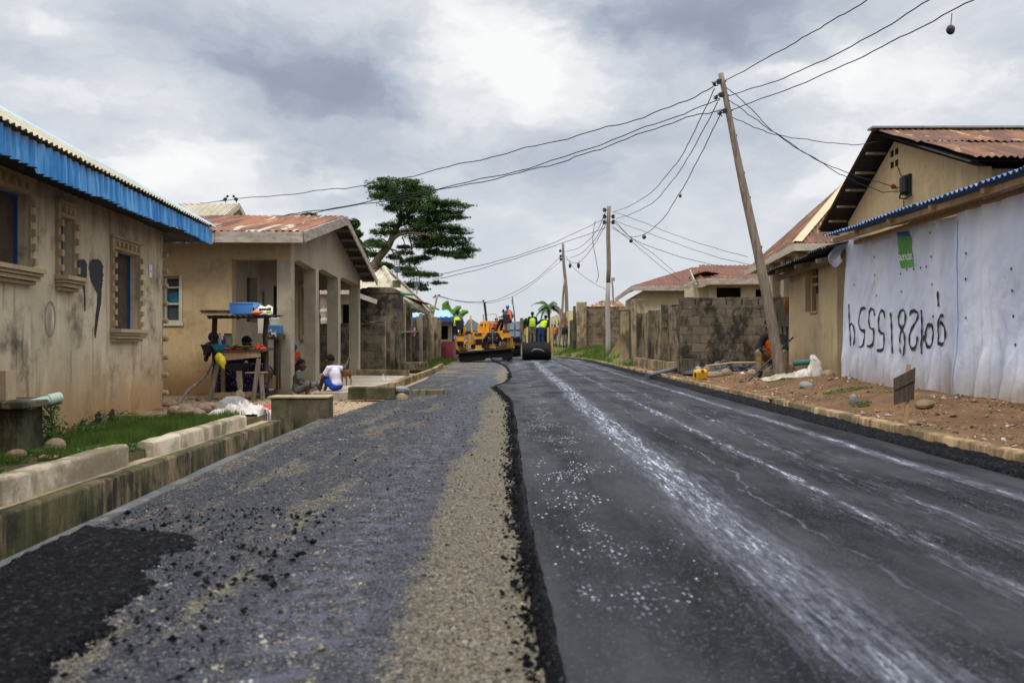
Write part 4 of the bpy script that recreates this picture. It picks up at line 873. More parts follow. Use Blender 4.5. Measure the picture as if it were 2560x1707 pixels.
# cream hip roof house along the street
ph = thing('cream_hip_house', 'house with a steep cream corrugated roof rising behind the lean-to', 'house', (-5, 31.5, 0))
MB().box(-7.0, 27.2, -.1, -4.45, 35.6, 2.3).build('wall', M['block_tan'], ph)
ea, eb, ap_, ec, ed = Vector((-3.75, 26.9, 2.42)), Vector((-3.62, 36, 2.25)), W(960, 672, 30), Vector((-7.4, 26.9, 2.42)), Vector((-7.4, 36, 2.25))
rf = MB(); rf.corr([ea, eb, ap_], (0, 1, 0), .22, .022, 3, sub=5); rf.corr([ea, ec, ap_], (1, 0, 0), .22, .022, 4, sub=5); rf.corr([ec, ed, ap_], (0, 1, 0), .22, .02, 4, sub=4); rf.corr([eb, ed, ap_], (1, 0, 0), .22, .02, 4, sub=4)
rfo = rf.build('roof', M['roof_cream'], ph)
q = MB()
for a in (ea, eb): q.tube([a+Vector((0, 0, .03)), ap_+Vector((0, 0, .03))], .10, 6)
q.build('ridge_cap', M['roof_cream'], rfo)
q = MB(); q.beam(ea-Vector((0, 0, .1)), eb-Vector((0, 0, .1)), .04, .14); q.build('fascia', M['fascia_cream'], rfo)
pt_ = thing('overflow_pipe', 'green pipe sticking out from the block shed top', 'pipe', W(1000, 735, 26)); MB().tube([W(1000, 734, 25.9), W(1033, 736, 26.1)], .045, 10).build('tube', M['teal'], pt_)
# solar lamps
for px, D, zt, zb, lab in ((993, 25.6, 649, 705, 'solar lamp with a white grid panel on a thin post over the block shed'), (1042, 31.5, 690, 735, 'farther, smaller solar lamp rising over the cream hip roof')):
    o = thing('solar_lamp', lab, 'lamp', W(px, zb, D)); s_ = D/25.6; a = W(px, zt, D); 
    MB().tube([W(px, zb, D), W(px, zt+26/s_, D)], .025*s_, 8).build('pole', M['pole_pale'], o)
    MB().box(a.x-.085*s_, D-.03, a.z-.42, a.x+.085*s_, D+.05, a.z-.245).build('battery_box', paint('slate', (.05, .08, .12), .5), o)
    q = MB(); q.box(a.x-.09*s_, D-.03, a.z-.24, a.x+.09*s_, D+.01, a.z); hd = q.build('lamp_head', M['black'], o)
    q = MB()
    for i in range(2):
        for j in range(4): q.box(a.x-.072*s_+i*.078*s_, D-.04, a.z-.225+j*.054, a.x-.072*s_+i*.078*s_+.062*s_, D-.031, a.z-.225+j*.054+.042)
    q.build('light_cells', M['paper'], hd)
# maroon house with blue roof
mh = thing('maroon_house', 'small house with maroon lower walls and a blue metal roof, past the far left fence', 'house', (-3.6, 41, 0))
a = W(1098, 805, 41); b = W(1133, 905, 41)
MB().box(a.x-2, 41, -.1, b.x-.05, 46, .95).build('lower_wall', paint('maroon', (.22, .045, .055), .8, 0, .4), mh)
MB().wall((a.x-2, 41.02), (1, 0), b.x-.08-(a.x-2), .951, 2.0, .25, [(2.1, 2.45, 1.05, 1.75)]).build('upper_wall', M['plaster_grey'], mh)
MB().box(a.x-1.9, 41.3, .951, b.x-.1, 45.9, 1.98).build('room_shade', M['dark_room'], mh)
e0, e1, e2, e3 = W(1068, 792, 40.3), W(1131, 794, 40.3), W(1150, 812, 43.5), W(1068, 792, 40.3)+Vector((-3, 0, 0))
top0, top1 = W(1078, 776, 44), W(1120, 776, 44)
rf = MB(); rf.corr([e3, e1, top1, top1+Vector((-4, 0, 0))], (1, 0, 0), .3, .03, 3, sub=4); rf.corr([e1, e2, top1], e2-e1, .3, .03, 3, sub=4); rf.build('roof', M['blue_pale'], mh)
q = MB(); q.beam(e3-Vector((0, 0, .1)), e1-Vector((0, 0, .1)), .05, .2); q.beam(e1-Vector((0, 0, .1)), e2-Vector((0, 0, .1)), .05, .2); q.build('fascia', M['blue_frame'], mh)
sh2 = thing('grey_gable_house', 'far grey-roofed house behind the paver', 'house', W(1190, 850, 62))
q = MB(); q.pp([(1150, 870), (1150, 830), (1170, 800), (1178, 797), (1215, 820), (1240, 828), (1240, 870)], 62, 6); q.build('roof', flat('grey_roof', (.28, .29, .31), .8), sh2)
# concrete gate posts by the far left fence
gp = thing('gate_post', 'tall tan concrete post at the end of the far left fence', 'post', (-4, 38, 0)); q = MB(); a = W(1076, 792, 38); b = W(1092, 900, 38); q.box(a.x, 38, 0, b.x, 38.5, a.z); q.build('post_body', M['post_tan'], gp)
gp = thing('gate_post', 'shorter tan concrete post against the maroon house', 'post', (-3.7, 40, 0)); q = MB(); a = W(1093, 800, 39.5); b = W(1101, 900, 39.5); q.box(a.x, 39.5, 0, b.x, 39.9, a.z); q.build('post_body', M['post_tan'], gp)
# ================================================================== RIGHT SIDE
# ------------------------------------------------------------------ big gabled house
bh = thing('gabled_house', 'big ochre house with a tall gable end and rusty roof rising behind the white tarpaulins', 'house', (8.06, 16.8, .2))
MB().prism([(8.06, 13.8, -.2), (8.06, 19.1, -.2), (8.06, 19.1, 3.80), (8.06, 16.8, 5.16), (8.06, 13.8, 3.98)], (.25, 0, 0)).build('gable_wall', M['plaster_big'], bh)
MB().wall((8.32, 13.85), (1, 0), 11.7, -.2, 3.95, .2, [(1.2, 2.4, 1.6, 2.9), (5, 6.2, 1.6, 2.9)]).build('wall', M['plaster_grey'], bh)
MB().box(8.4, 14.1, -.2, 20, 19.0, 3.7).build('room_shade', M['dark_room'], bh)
rf = MB(); V0 = 7.6
rf.corr([(V0, 15.05, 4.72), (22, 15.05, 4.72), (22, 16.8, 5.40), (V0, 16.8, 5.40)], (1, 0, 0), .13, .016, 5, rag=.03)
rf.corr([(V0+.1, 13.35, 4.03), (22, 13.35, 4.03), (22, 15.2, 4.76), (V0+.1, 15.2, 4.76)], (1, 0, 0), .13, .016, 8, rag=.05)
rf.corr([(V0, 19.75, 3.70), (22, 19.75, 3.70), (22, 16.8, 5.40), (V0, 16.8, 5.40)], (1, 0, 0), .13, .016, 9, rag=.03); rfo = rf.build('roof', M['rust_brown'], bh)
for t in (.12, .3, .47, .64, .8, .95): y_ = 16.8+2.95*t; z_ = 5.22-1.7*t; MB().box(V0+.03, y_-.03, z_-.05, 8.05, y_+.03, z_).build('purlin', M['wood_grey'], rfo)
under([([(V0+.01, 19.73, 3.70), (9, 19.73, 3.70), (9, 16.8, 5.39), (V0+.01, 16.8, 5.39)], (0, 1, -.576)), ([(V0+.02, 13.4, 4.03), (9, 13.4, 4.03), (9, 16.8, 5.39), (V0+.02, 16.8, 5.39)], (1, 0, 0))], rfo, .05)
q = MB(); q.beam((V0-.05, 16.8, 5.44), (22, 16.8, 5.46), .26, .04); q.build('ridge_cap', M['steel'], rfo)
q = MB()
for i in range(2):
    for j in range(2): y_ = 16.62+i*.2; z_ = 4.62+j*.2+(.04 if j else 0); q.box(8.052, y_, z_, 8.058, y_+.12, z_+.13)
q.build('vent_holes', M['dark_room'], bh)
mb_ = thing('meter_box', 'shiny black electricity meter box on the ochre gable wall', 'meter', (8.0, 16.2, 4.0))
a = W(2260, 438, 16.35); q = MB(); c0 = Vector((7.98, 16.18, 0)); q.lathe((7.98, 16.18, 3.93), [(.06, 0), (.10, .05), (.105, .33), (.06, .38)], 16); q.box(7.985, 16.05, 3.93, 8.055, 16.32, 4.33); q.build('case', M['plastic_black'], mb_)
for p_, r_ in (([(7.92, 16.2, 4.0), (7.9, 16.24, 3.87), (7.95, 16.1, 3.83), (8.03, 16.0, 3.9)], .02), ([(8.04, 16.35, 3.85), (8.045, 16.36, 3.5), (8.04, 16.32, 3.0)], .008), ([(8.045, 16.3, 4.3), (8.045, 16.5, 4.4), (8.045, 16.62, 4.6)], .007)): MB().tube(p_, r_, 6).build('cable', M['cable'], mb_)
q = MB(); q.lathe((8.0, 16.72, 4.15), [(.02, 0), (.05, .03), (.05, .07), (.02, .10)], 10); q.build('bell', flat('red_plastic', (.35, .03, .03), .4), mb_)
q = MB(); q.prism([(8.05, 16.55, 3.0), (8.05, 17.25, 3.0), (8.05, 17.2, 3.15), (8.05, 17.05, 3.27), (8.05, 16.9, 3.3), (8.05, 16.7, 3.24), (8.05, 16.58, 3.12)], (-.01, 0, 0)); q.build('arched_window', M['dark_room'], bh)

# ------------------------------------------------------------------ hip roofed house behind the lean-to
hh = thing('hip_roofed_house', 'tan house with a steep rust-streaked hip roof and cream flashing, behind the leaning pole', 'house', (9, 23, .2))
n0, f0, r0, b0_, ax = Vector((7.8, 22, 3.65)), Vector((8.9, 30.4, 3.65)), Vector((15, 21.2, 3.65)), Vector((16, 30.4, 3.65)), Vector((11.2, 26, 6.45))
rf = MB(); rf.corr([n0, f0, ax], f0-n0, .14, .016, 4); rf.corr([n0, r0, ax], r0-n0, .14, .016, 5); rf.corr([f0, b0_, ax], b0_-f0, .16, .016, 5, sub=4); rfo = rf.build('roof', M['rust_brown'], hh)
q = MB(); dd = (ax-n0).normalized(); sd = Vector((.25, -.1, 0)); e = Vector((0, 0, .05)); nrm = Vector((-.3, -.95, 0)).normalized()
e = Vector((0, 0, .06)); q.add([n0-Vector((-.02, -.28, 0))+e, n0+e*1.2, n0+Vector((.20, -.03, .0))+e, ax+Vector((.12, -.1, 0)), ax+e, ax-Vector((.10, -.1, 0))], [(0, 1, 4, 5), (1, 2, 3, 4)]); q.build('hip_flashing', M['plaster_pale'], rfo)
q = MB(); u3 = Vector((0, 0, .10)); q.beam(n0-u3, f0-u3, .05, .2); q.beam(n0-u3, r0-u3, .05, .2); q.build('fascia', M['fascia_cream'], rfo)
q = MB(); q.prism([n0+Vector((.06, .06, -.13)), r0+Vector((0, .06, -.13)), b0_-Vector((0, 0, .13)), f0+Vector((.06, -.06, -.13))], (0, 0, .03)); q.build('soffit', M['fascia_cream'], hh)
MB().wall((8.85, 23.4), (1, -.11), 6, .2, 3.53, .25, [(.3, 1.2, 1.3, 2.3), (1.6, 2.6, 1.3, 2.3)]).build('wall', M['plaster_pale'], hh)
MB().wall((9.7, 29.8), (-.13, -1), 6.2, .2, 3.53, .25, [(1.0, 2.0, 1.6, 2.6), (3.6, 4.8, 1.6, 2.6)]).build('side_wall', M['plaster_pale'], hh)
MB().box(9.9, 24, .2, 15, 29.5, 3.5).build('room_shade', flat('blue_glass', (.03, .09, .13), .2), hh)
for p_ in ((8.0, 22.3), (8.5, 26.0), (8.25, 24.2)): MB().box(p_[0], p_[1], .2, p_[0]+.24, p_[1]+.24, 3.52).build('porch_post', M['plaster_grey'], hh)

# ------------------------------------------------------------------ small ochre house with lean-to roof
yh = thing('ochre_hut', 'small ochre plastered hut with one unglazed wooden window and a water-stained foot', 'hut', (6, 15.9, .2))
MB().wall((6.22, 14.7), (0, 1), 2.55, -.2, 2.50, .22, [(15.6-14.7, 16.3-14.7, 1.55, 2.40)]).build('wall', M['plaster_right'], yh)
MB().box(6.222, 14.69, -.2, 8.0, 14.9, 2.56).build('end_wall', M['plaster_big'], yh)
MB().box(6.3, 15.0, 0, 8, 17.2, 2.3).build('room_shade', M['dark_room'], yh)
wd = MB().box(6.16, 15.6, 1.55, 6.19, 16.3, 2.40).build('window', M['wood_dark'], yh)
q = MB(); q.box(6.02, 15.98, 1.56, 6.10, 16.06, 2.39); q.box(6.02, 15.61, 2.05, 6.08, 15.97, 2.11); q.box(6.02, 15.61, 2.22, 6.08, 15.97, 2.26); q.box(5.97, 15.62, 1.51, 6.12, 16.0, 1.55); q.box(6.03, 15.7, 1.56, 6.08, 15.78, 1.9); q.build('frame', M['wood_tan'], wd)
rf = MB(); rf.corr([(5.45, 17.5, 2.40), (5.45, 13.75, 2.62), (7.6, 13.75, 3.0), (7.6, 17.5, 2.95)], (0, -1, .05), .11, .02, 7, sheet=.7, rag=.05); rfo = rf.build('roof', M['soffit_dark'], yh)
q = MB(); q.beam((5.8, 17.4, 2.32), (5.85, 13.9, 2.50), .08, .10); q.beam((6.1, 17.5, 2.40), (5.95, 14.2, 2.54), .06, .08)
for y_ in (14.4, 15.5, 16.6, 17.3): q.beam((5.5, y_, 2.40), (7.4, y_, 2.80), .06, .08)
q.build('rafters', M['wood_grey'], rfo)
M['stain_white'] = conc('stain_white', (.46, .43, .38), (.34, .31, .26), dark=.4); M['stain_brown'] = conc('stain_brown', (.16, .11, .06), (.22, .15, .08), ms=.6, dark=.5)
def wall_patch(X, pts, off, mat, parent, name, seed=0):        # irregular stain on the X plane, pts = (y, z)
    rnd = random.Random(seed); P = []
    for i in range(len(pts)):
        a, b = pts[i], pts[(i+1) % len(pts)]
        for k in range(4): t = k/4; P.append((X-off, a[0]+(b[0]-a[0])*t+rnd.uniform(-.02, .02), a[1]+(b[1]-a[1])*t+rnd.uniform(-.02, .02)))
    return MB().add(P, [tuple(range(len(P)))]).build(name, mat, parent)
sp_ = thing('waste_pipe', 'green plastic waste pipe stub poking from the foot of the ochre hut', 'pipe', (5.9, 16, .5))
a = W(2014, 904, 15.85); MB().tube([(5.75, 16.25, .50), (6.05, 15.95, .56)], .055, 18).build('tube', M['teal'], sp_); MB().lathe((0, 0, 0), [(.001, 0), (.001, .001)], 3)

# ------------------------------------------------------------------ stall walled with white tarpaulins
ts = thing('tarpaulin_stall', 'long roadside stall walled with white plastic sheeting under a blue-edged tin roof', 'stall', (5.8, 10, .2))
M['tarp'] = None
m, g = newmat('tarp'); p = g.pos(); x, y, z = g.xyz(p)[:3]
c = g.mix((.74, .78, .88), (.60, .65, .79), g.sm(g.noise(g.sc(p, 1, 1, .4), 1.6, 4, .6), .35, .65))
zz = g.m('ADD', z, g.m('MULTIPLY', g.m('SUBTRACT', g.noise(g.sc(p, 3, 3, .5), 1.5, 5, .65), .5), .9))
c = g.mix(c, (.34, .24, .16), g.m('MULTIPLY', g.sm(zz, .95, .10), .85)); c = g.mix(c, (.40, .38, .36), g.m('MULTIPLY', g.sm(g.noise(g.sc(p, 2, 2, .7), 2.2, 5, .65), .55, .75), .35))
b = g.n('ShaderNodeBsdfPrincipled', {'Base Color': c, 'Roughness': .5, 'Specular IOR Level': .3}); bn = g.n('ShaderNodeBump', {'Height': g.m('ADD', g.noise(g.sc(p, 6, 6, 1.2), 2, 5, .6), g.noise(p, 14, 4, .6)), 'Strength': .35, 'Distance': .03}); g.t.links.new(bn.outputs[0], b.inputs['Normal'])
t = g.n('ShaderNodeBsdfTranslucent', {'Color': c}); mx = g.n('ShaderNodeMixShader', {0: .25}); g.t.links.new(b.outputs[0], mx.inputs[1]); g.t.links.new(t.outputs[0], mx.inputs[2]); o = g.n('ShaderNodeOutputMaterial'); g.t.links.new(mx.outputs[0], o.inputs[0]); M['tarp'] = m
def tarp(name, y0, y1, X, zt, zb, seed, n=220, nv=60, parent=None, mat='tarp', flare=.10, label=None):
    Y = np.linspace(y0, y1, n); V = np.linspace(0, 1, nv); YY, VV = np.meshgrid(Y, V, indexing='ij')
    top = np.interp(YY, *zt); bot = np.interp(YY, *zb); ZZ = top+(bot-top)*VV
    ph = YY*7+seed+fbm(YY, YY*0+seed, .8, 3, seed)*14+.8*fbm(YY, ZZ, .6, 2, seed+3)
    foldb = (np.sin(ph)*.55+np.sin(ph*2.3+1.7)*.3+np.sin(ph*4.1)*.15)
    amp = .018+.085*smooth(VV, .62, 1.0)*(.4+1.2*vnoise(YY, YY*0, 1.3, 4))+.02*smooth(-VV, -.12, 0)
    XXg = X-flare*smooth(VV, .55, 1.05)**1.5*.6+foldb*amp-.10*np.sin(VV*math.pi)*(.3+.4*fbm(YY, ZZ, .5, 2, seed))+fbm(YY, ZZ*.6, 1.6, 4, seed)*.13+np.abs(fbm(YY+ZZ*.7, ZZ*.35-YY*.2, 3.2, 3, seed+6))*.07
    ZZ = ZZ+foldb*.03*VV+.10*fbm(YY, YY*0, 2.2, 4, seed)*VV
    o = gridmesh(name, np.stack([XXg, YY, ZZ], -1), M[mat], parent); return o
xt = 5.84
TY = [4.5, 9.0, 10.2, 14.0]
t1 = tarp('tarpaulin', 10.2, 13.95, xt, ([10.2, 12, 13.95], [2.60, 2.64, 2.70]), ([10.2, 11.2, 12.2, 13.2, 13.95], [.13, .15, .17, .21, .24]), 3, 220, 60, ts)
t2 = tarp('tarpaulin', 4.5, 10.28, xt-.09, ([4.5, 9, 10.1, 10.28], [2.95, 2.72, 2.66, 2.60]), ([4.5, 8, 8.8, 9.6, 10.28], [.1, .13, .13, .17, .10]), 12, 300, 60, ts)
t1['label'] = 'white sheet with the painted number'; t2['label'] = 'plain white sheet nearer the camera'
# corner fold of dark blue lining
q = MB(); P = [[(5.86+.03*math.sin(v*9)+u_*.06, 13.97+.05*u_+.03*math.sin(v*7+1), 2.62-2.35*v) for u_ in np.linspace(0, 1, 4)] for v in np.linspace(0, 1, 20)]
gridmesh('blue_lining', np.array(P), cloth('navy', (.01, .02, .16)), ts)
P = [[(5.62+.16*u_+.06*math.sin(v*6), 14.0+.12*math.sin(u_*5), 2.72-.42*v+.05*math.sin(u_*8)) for u_ in np.linspace(0, 1, 8)] for v in np.linspace(0, 1, 8)]
gridmesh('corner_flap', np.array(P), M['tarp'], ts)
q = MB(); q.tube([Vector(((tarpx(10.17, z_) or 5.75)-.012, 10.17+.02*math.sin(z_*5), z_)) for z_ in np.linspace(2.5, .25, 30)], .008, 5) if False else None
# short pale patch near the camera
P = [[(5.66+.015*math.sin(v*8+u_*5), 7.9+u_*.85, 2.62-.95*v-.05*math.sin(u_*5)) for u_ in np.linspace(0, 1, 14)] for v in np.linspace(0, 1, 14)]
gridmesh('canvas_patch', np.array(P), cloth('canvas', (.50, .49, .45), (.40, .39, .36)), ts)
q = MB()
for a_, b_ in (((2.62, 8.02), (1.72, 8.06)), ((2.62, 8.45), (2.15, 8.42)), ((2.15, 8.42), (1.80, 8.52)), ((2.3, 8.72), (2.1, 8.70))): q.beam((5.63, a_[1], a_[0]), (5.63, b_[1], b_[0]), .03, .004, up=(1, 0, 0))
q.build('painted_stroke', M['tar'], ts)
rf = MB(); rf.corr([(5.35, 13.6, 2.75), (5.35, 3.0, 2.80), (8.4, 3.0, 3.45), (8.0, 13.6, 3.25)], (0, -1, 0), .10, .018, 3, sheet=.75, rag=.03, sub=8); rfo = rf.build('roof', paint('blue_tin', (.06, .14, .32), .5, .1, .7, (.30, .32, .36), 9), ts)
q = MB()
q.beam((5.50, 13.6, 2.66), (5.50, 3, 2.70), .06, .07); q.beam((5.74, 13.3, 2.60), (5.72, 3, 2.70), .07, .06)
for y_ in np.arange(3.4, 13.6, 1.15): q.beam((5.40, y_, 2.68), (8.0, y_+.1, 3.2), .05, .06)
q.build('rafters', M['wood_tan'], rfo)
for y_ in (13.85, 11.9, 10.2, 8.2, 6.1): MB().tube([(6.0, y_, 0), (6.02, y_, 2.72)], .05, 8).build('post', M['wood_grey'], ts)
# painted number, traced in brush strokes on the sheet
def tarpx(Y, Z):    # front surface of the sheets at (Y,Z) by ray cast on the mesh
    bx = None
    for o in (t1, t2):
        ok, loc, nrm, idx = o.ray_cast(Vector((4.5, Y, Z))-ORG[ts.name], Vector((1, 0, 0)))
        if ok and (bx is None or loc.x < bx): bx = loc.x
    return (bx+ORG[ts.name].x) if bx is not None else None
def t_pt(cx, cy):
    px, py = 2040+cx/2.24, 480+cy/2.24; X = xt
    for _ in range(4):
        D = X*F/(px-1280); Z = H-(py-853.5)*D/F; xx = tarpx(D, Z)
        if xx is None: break
        X = xx-.010
    D = X*F/(px-1280); return Vector((X, D, H-(py-853.5)*D/F))
STR = [[(182, 628), (184, 680), (186, 750), (190, 800), (192, 860)], [(188, 745), (200, 735), (210, 755), (216, 800), (212, 840), (200, 864), (190, 855)],
       [(280, 656), (264, 648), (250, 658), (242, 690), (238, 735), (246, 768), (262, 778), (272, 776), (270, 815), (264, 852), (252, 866), (236, 868)],
       [(328, 692), (322, 660), (308, 652), (297, 672), (294, 720), (300, 756), (312, 768), (322, 766), (322, 820), (316, 854), (300, 864), (284, 862)],
       [(385, 704), (378, 670), (364, 662), (353, 686), (348, 730), (352, 775), (366, 792), (380, 790), (380, 845), (376, 878), (362, 888), (340, 886)],
       [(416, 674), (420, 720), (423, 790), (424, 850), (427, 902)],
       [(487, 657), (470, 668), (460, 700), (463, 740), (478, 764), (492, 790), (496, 840), (490, 900), (482, 925), (472, 908), (466, 850), (470, 795), (480, 765), (495, 740), (500, 700), (495, 668), (485, 657)],
       [(572, 694), (568, 674), (548, 664), (530, 670), (524, 690)], [(572, 694), (556, 730), (536, 762), (522, 800), (522, 850), (534, 878), (550, 876), (562, 850), (567, 808)],
       [(588, 660), (592, 720), (592, 800), (588, 860), (590, 905)], [(602, 800), (600, 835)],
       [(640, 742), (624, 746), (613, 780), (611, 830), (622, 866), (640, 866), (652, 838), (656, 790), (650, 750), (640, 742)], [(652, 692), (657, 700)],
       [(680, 556), (682, 600), (684, 640)], [(714, 690), (696, 692), (684, 720), (682, 770), (684, 820), (682, 848), (704, 852), (718, 832), (724, 795), (718, 755), (704, 735), (692, 728)]]
q = MB()
for st in STR:
    pts = []
    for k in range(len(st)-1):
        n_ = max(2, int(math.hypot(st[k+1][0]-st[k][0], st[k+1][1]-st[k][1])/7))
        for j in range(n_): t_ = j/n_; pts.append(t_pt(st[k][0]+(st[k+1][0]-st[k][0])*t_, st[k][1]+(st[k+1][1]-st[k][1])*t_))
    pts.append(t_pt(*st[-1])); L_, Rr = [], []
    for k, p_ in enumerate(pts):
        a, b = pts[max(k-1, 0)], pts[min(k+1, len(pts)-1)]; tdir = (b-a).normalized(); sd = tdir.cross(Vector((1, 0, 0))).normalized()
        wd_ = .021+.007*math.sin(k*.7+len(pts)); L_.append(p_+sd*wd_); Rr.append(p_-sd*wd_)
    q.add(L_+Rr, [(k, k+1, len(pts)+k+1, len(pts)+k) for k in range(len(pts)-1)])
q.build('painted_number', flat('paint_black', (.022, .023, .028), .7), t1)
q = MB(); q.tube([Vector(((tarpx(10.2+.03*math.sin(z_*3), z_) or 5.72)-.008, 10.2+.03*math.sin(z_*3), z_)) for z_ in np.linspace(2.5, .28, 30)], .005, 5); q.build('seam_cord', cloth('seam_blue', (.32, .36, .55)), ts)
# green printed remnant
q4 = [t_pt(452, 224), t_pt(518, 216), t_pt(548, 418), t_pt(476, 427)]
def q_at(u_, v_, off=.004):
    a = q4[0].lerp(q4[1], u_); b = q4[3].lerp(q4[2], u_); p_ = a.lerp(b, v_); xx = tarpx(p_.y, p_.z); return Vector(((xx if xx else p_.x)-.006-off, p_.y, p_.z))
def patchgrid(name, v0, v1, mat, off): return gridmesh(name, np.array([[q_at(u_, v_, off) for v_ in np.linspace(v0, v1, 12)] for u_ in np.linspace(0, 1, 10)]), mat, t1)
patchgrid('green_patch', .16, 1, flat('green_print', (.09, .33, .04), .5), .004); patchgrid('blue_patch', .02, .158, flat('blue_print', (.02, .14, .42), .5), .004)
def text_mesh(body, size):
    cu = bpy.data.curves.new('t', 'FONT'); cu.body = body; cu.size = size; cu.offset = .012; ob = bpy.data.objects.new('t', cu); COL.objects.link(ob)
    me = bpy.data.meshes.new_from_object(ob.evaluated_get(bpy.context.evaluated_depsgraph_get())); vs = [tuple(v.co) for v in me.vertices]; fs = [tuple(p.vertices) for p in me.polygons]
    bpy.data.objects.remove(ob); bpy.data.curves.remove(cu); bpy.data.meshes.remove(me); return vs, fs
vs, fs = text_mesh('andat', 1.0); x0, x1 = min(v[0] for v in vs), max(v[0] for v in vs); y0, y1 = min(v[1] for v in vs), max(v[1] for v in vs)
q = MB(); q.add([q_at((v[0]-x0)/(x1-x0)*1.0, .80-.24*(v[1]-y0)/(y1-y0), .009) for v in vs], fs); q.build('lettering', flat('print_white', (.75, .78, .75), .5, 0, .05), t1)
q = MB()
for cx, cy in ((325, 365), (328, 464), (337, 580), (643, 363), (584, 424), (616, 418), (545, 430), (508, 435), (472, 458), (648, 518), (477, 558), (838, 343), (837, 487), (1092, 430), (1097, 552), (1104, 695), (839, 705), (1115, 855), (637, 228), (213, 520)):
    p_ = t_pt(cx, cy); q.obox(p_+Vector((.0, 0, 0)), (.003, 0, 0), (0, .009, .003), (0, -.003, .014))
q.build('torn_hole', M['tar'], ts)

# ------------------------------------------------------------------ block wall and finned wall
bw = thing('block_wall', 'dark cement-block wall facing the camera behind the resting worker, right', 'wall', (5.8, 20.7, .15))
MB().box(4.38, 20.7, -.2, 7.6, 20.92, 1.90).build('blocks', M['block_grey'], bw)
q = MB(); xx = 4.38; rnd = random.Random(3)
for k in range(8): w_ = .37+rnd.uniform(-.02, .02); q.box(xx, 20.71+rnd.uniform(0, .01), 1.903, xx+w_, 20.91, 2.10+rnd.uniform(-.015, .02)); xx += w_+.045
q.build('top_course', M['block_grey'], bw)
q = MB(); q.box(4.30, 20.35, -.1, 4.62, 20.69, .5); q.box(4.63, 20.3, -.1, 5.1, 20.68, .30); q.build('footing', M['post_dark'], bw)
fw = thing('fin_wall', 'tan panelled wall with dark projecting fins running back along the right kerb', 'wall', (4.35, 24, .15))
MB().box(4.35, 20.95, -.1, 4.55, 27.9, 1.88).build('panel', M['block_fin'], fw)
for D in (22.2, 24.4, 26.7): MB().box(4.20, D, .42, 4.349, D+.22, 1.9).build('fin', M['post_dark'], fw)
MB().box(4.16, 20.95, -.1, 4.348, 27.9, .40).build('plinth', M['post_tan'], fw)
MB().box(4.9, 26, .3, 7.5, 26.2, 2.15).build('rear_wall', M['post_dark'], fw)
for i, (px0, px1, yt, D, lab) in enumerate(((1581, 1611, 748, 28.1, 'taller weathered tan gate post at the end of the finned wall'), (1553, 1578, 768, 30.6, 'shorter tan gate post with a cap, left of the taller one'))):
    a, b = (px0-1280)*D/F, (px1-1280)*D/F; zt = H-(yt-853.5)*D/F; o = thing('gate_post', lab, 'post', ((a+b)/2, D, .2)); MB().box(a, D, -.1, b, D+.4, zt).build('shaft', M['post_tan'], o, bev=.02)
    if i: MB().box(a-.04, D-.04, zt-.12, b+.04, D+.44, zt+.04).build('cap', M['post_tan'], o, bev=.02)
    MB().tube([((a+b)/2, D+.2, zt), ((a+b)/2+.02, D+.2, zt+.16)], .012, 5).build('rebar', M['rust_brown'], o)
gt = thing('iron_gate', 'dark rusty gate seen edge on between the two tan gate posts', 'gate', (4.3, 29.3, .2)); MB().box(4.5, 28.5, .2, 4.56, 30.6, 2.1).build('leaf', M['wood_dark'], gt)
fwl = thing('block_wall', 'brown block wall facing the camera behind the pale-footed pole', 'wall', (5, 46, .4)); MB().box(4.1, 46, 0, 6.6, 46.3, 2.88).build('blocks', M['block_tan'], fwl)
MB().box(4.1, 45.98, 2.885, 6.6, 46.32, 2.97).build('coping', M['post_dark'], fwl)
ggp = thing('gate_post', 'broad pale gate post left of the brown block wall', 'post', (4.0, 45.5, .3)); MB().box(3.72, 45.5, 0, 4.27, 46.0, 3.22).build('shaft', M['post_tan'], ggp, bev=.04); MB().box(3.56, 46.2, 0, 3.71, 46.5, 3.0).build('side_shaft', M['post_dark'], ggp)
fl = thing('side_wall', 'narrow dark wall running back beside the arched house', 'wall', (4, 50, .4)); MB().box(3.75, 47, 0, 3.95, 52, 2.3).build('blocks', M['block_dark'], fl)
# corrugated scrap gate behind the seated man
sg = thing('scrap_gate', 'patched gate of grey tin and boards in the gap between block wall and hut', 'gate', (6.5, 17.6, .2))
q = MB(); q.corr([(5.85, 17.9, .35), (7.2, 17.9, .35), (7.2, 17.9, 1.28), (5.85, 17.9, 1.28)], (1, 0, 0), .10, .015, 3, nv=1); q.build('tin_sheet', M['steel'], sg)
for z0_, z1_ in ((1.285, 1.40), (.22, .33)): MB().box(5.8, 17.84, z0_, 7.2, 17.91, z1_).build('rail', M['wood_grey'], sg)
MB().prism([(6.08, 18.0, 1.95), (6.50, 18.0, 1.97), (6.42, 18.0, 1.66), (6.2, 18.0, 1.58)], (0, .02, 0)).build('tin_scrap', M['rust_brown'], sg)
q = MB(); q.beam((6.25, 18.1, 2.75), (6.8, 18.0, 2.0), .05, .06); q.beam((6.35, 18.05, 2.3), (6.9, 18.0, 2.5), .05, .06); q.build('leaning_sticks', M['wood_grey'], sg)
MB().box(6.0, 18.6, .2, 7.4, 18.7, 1.85).build('rear_board', M['wood_dark'], sg)

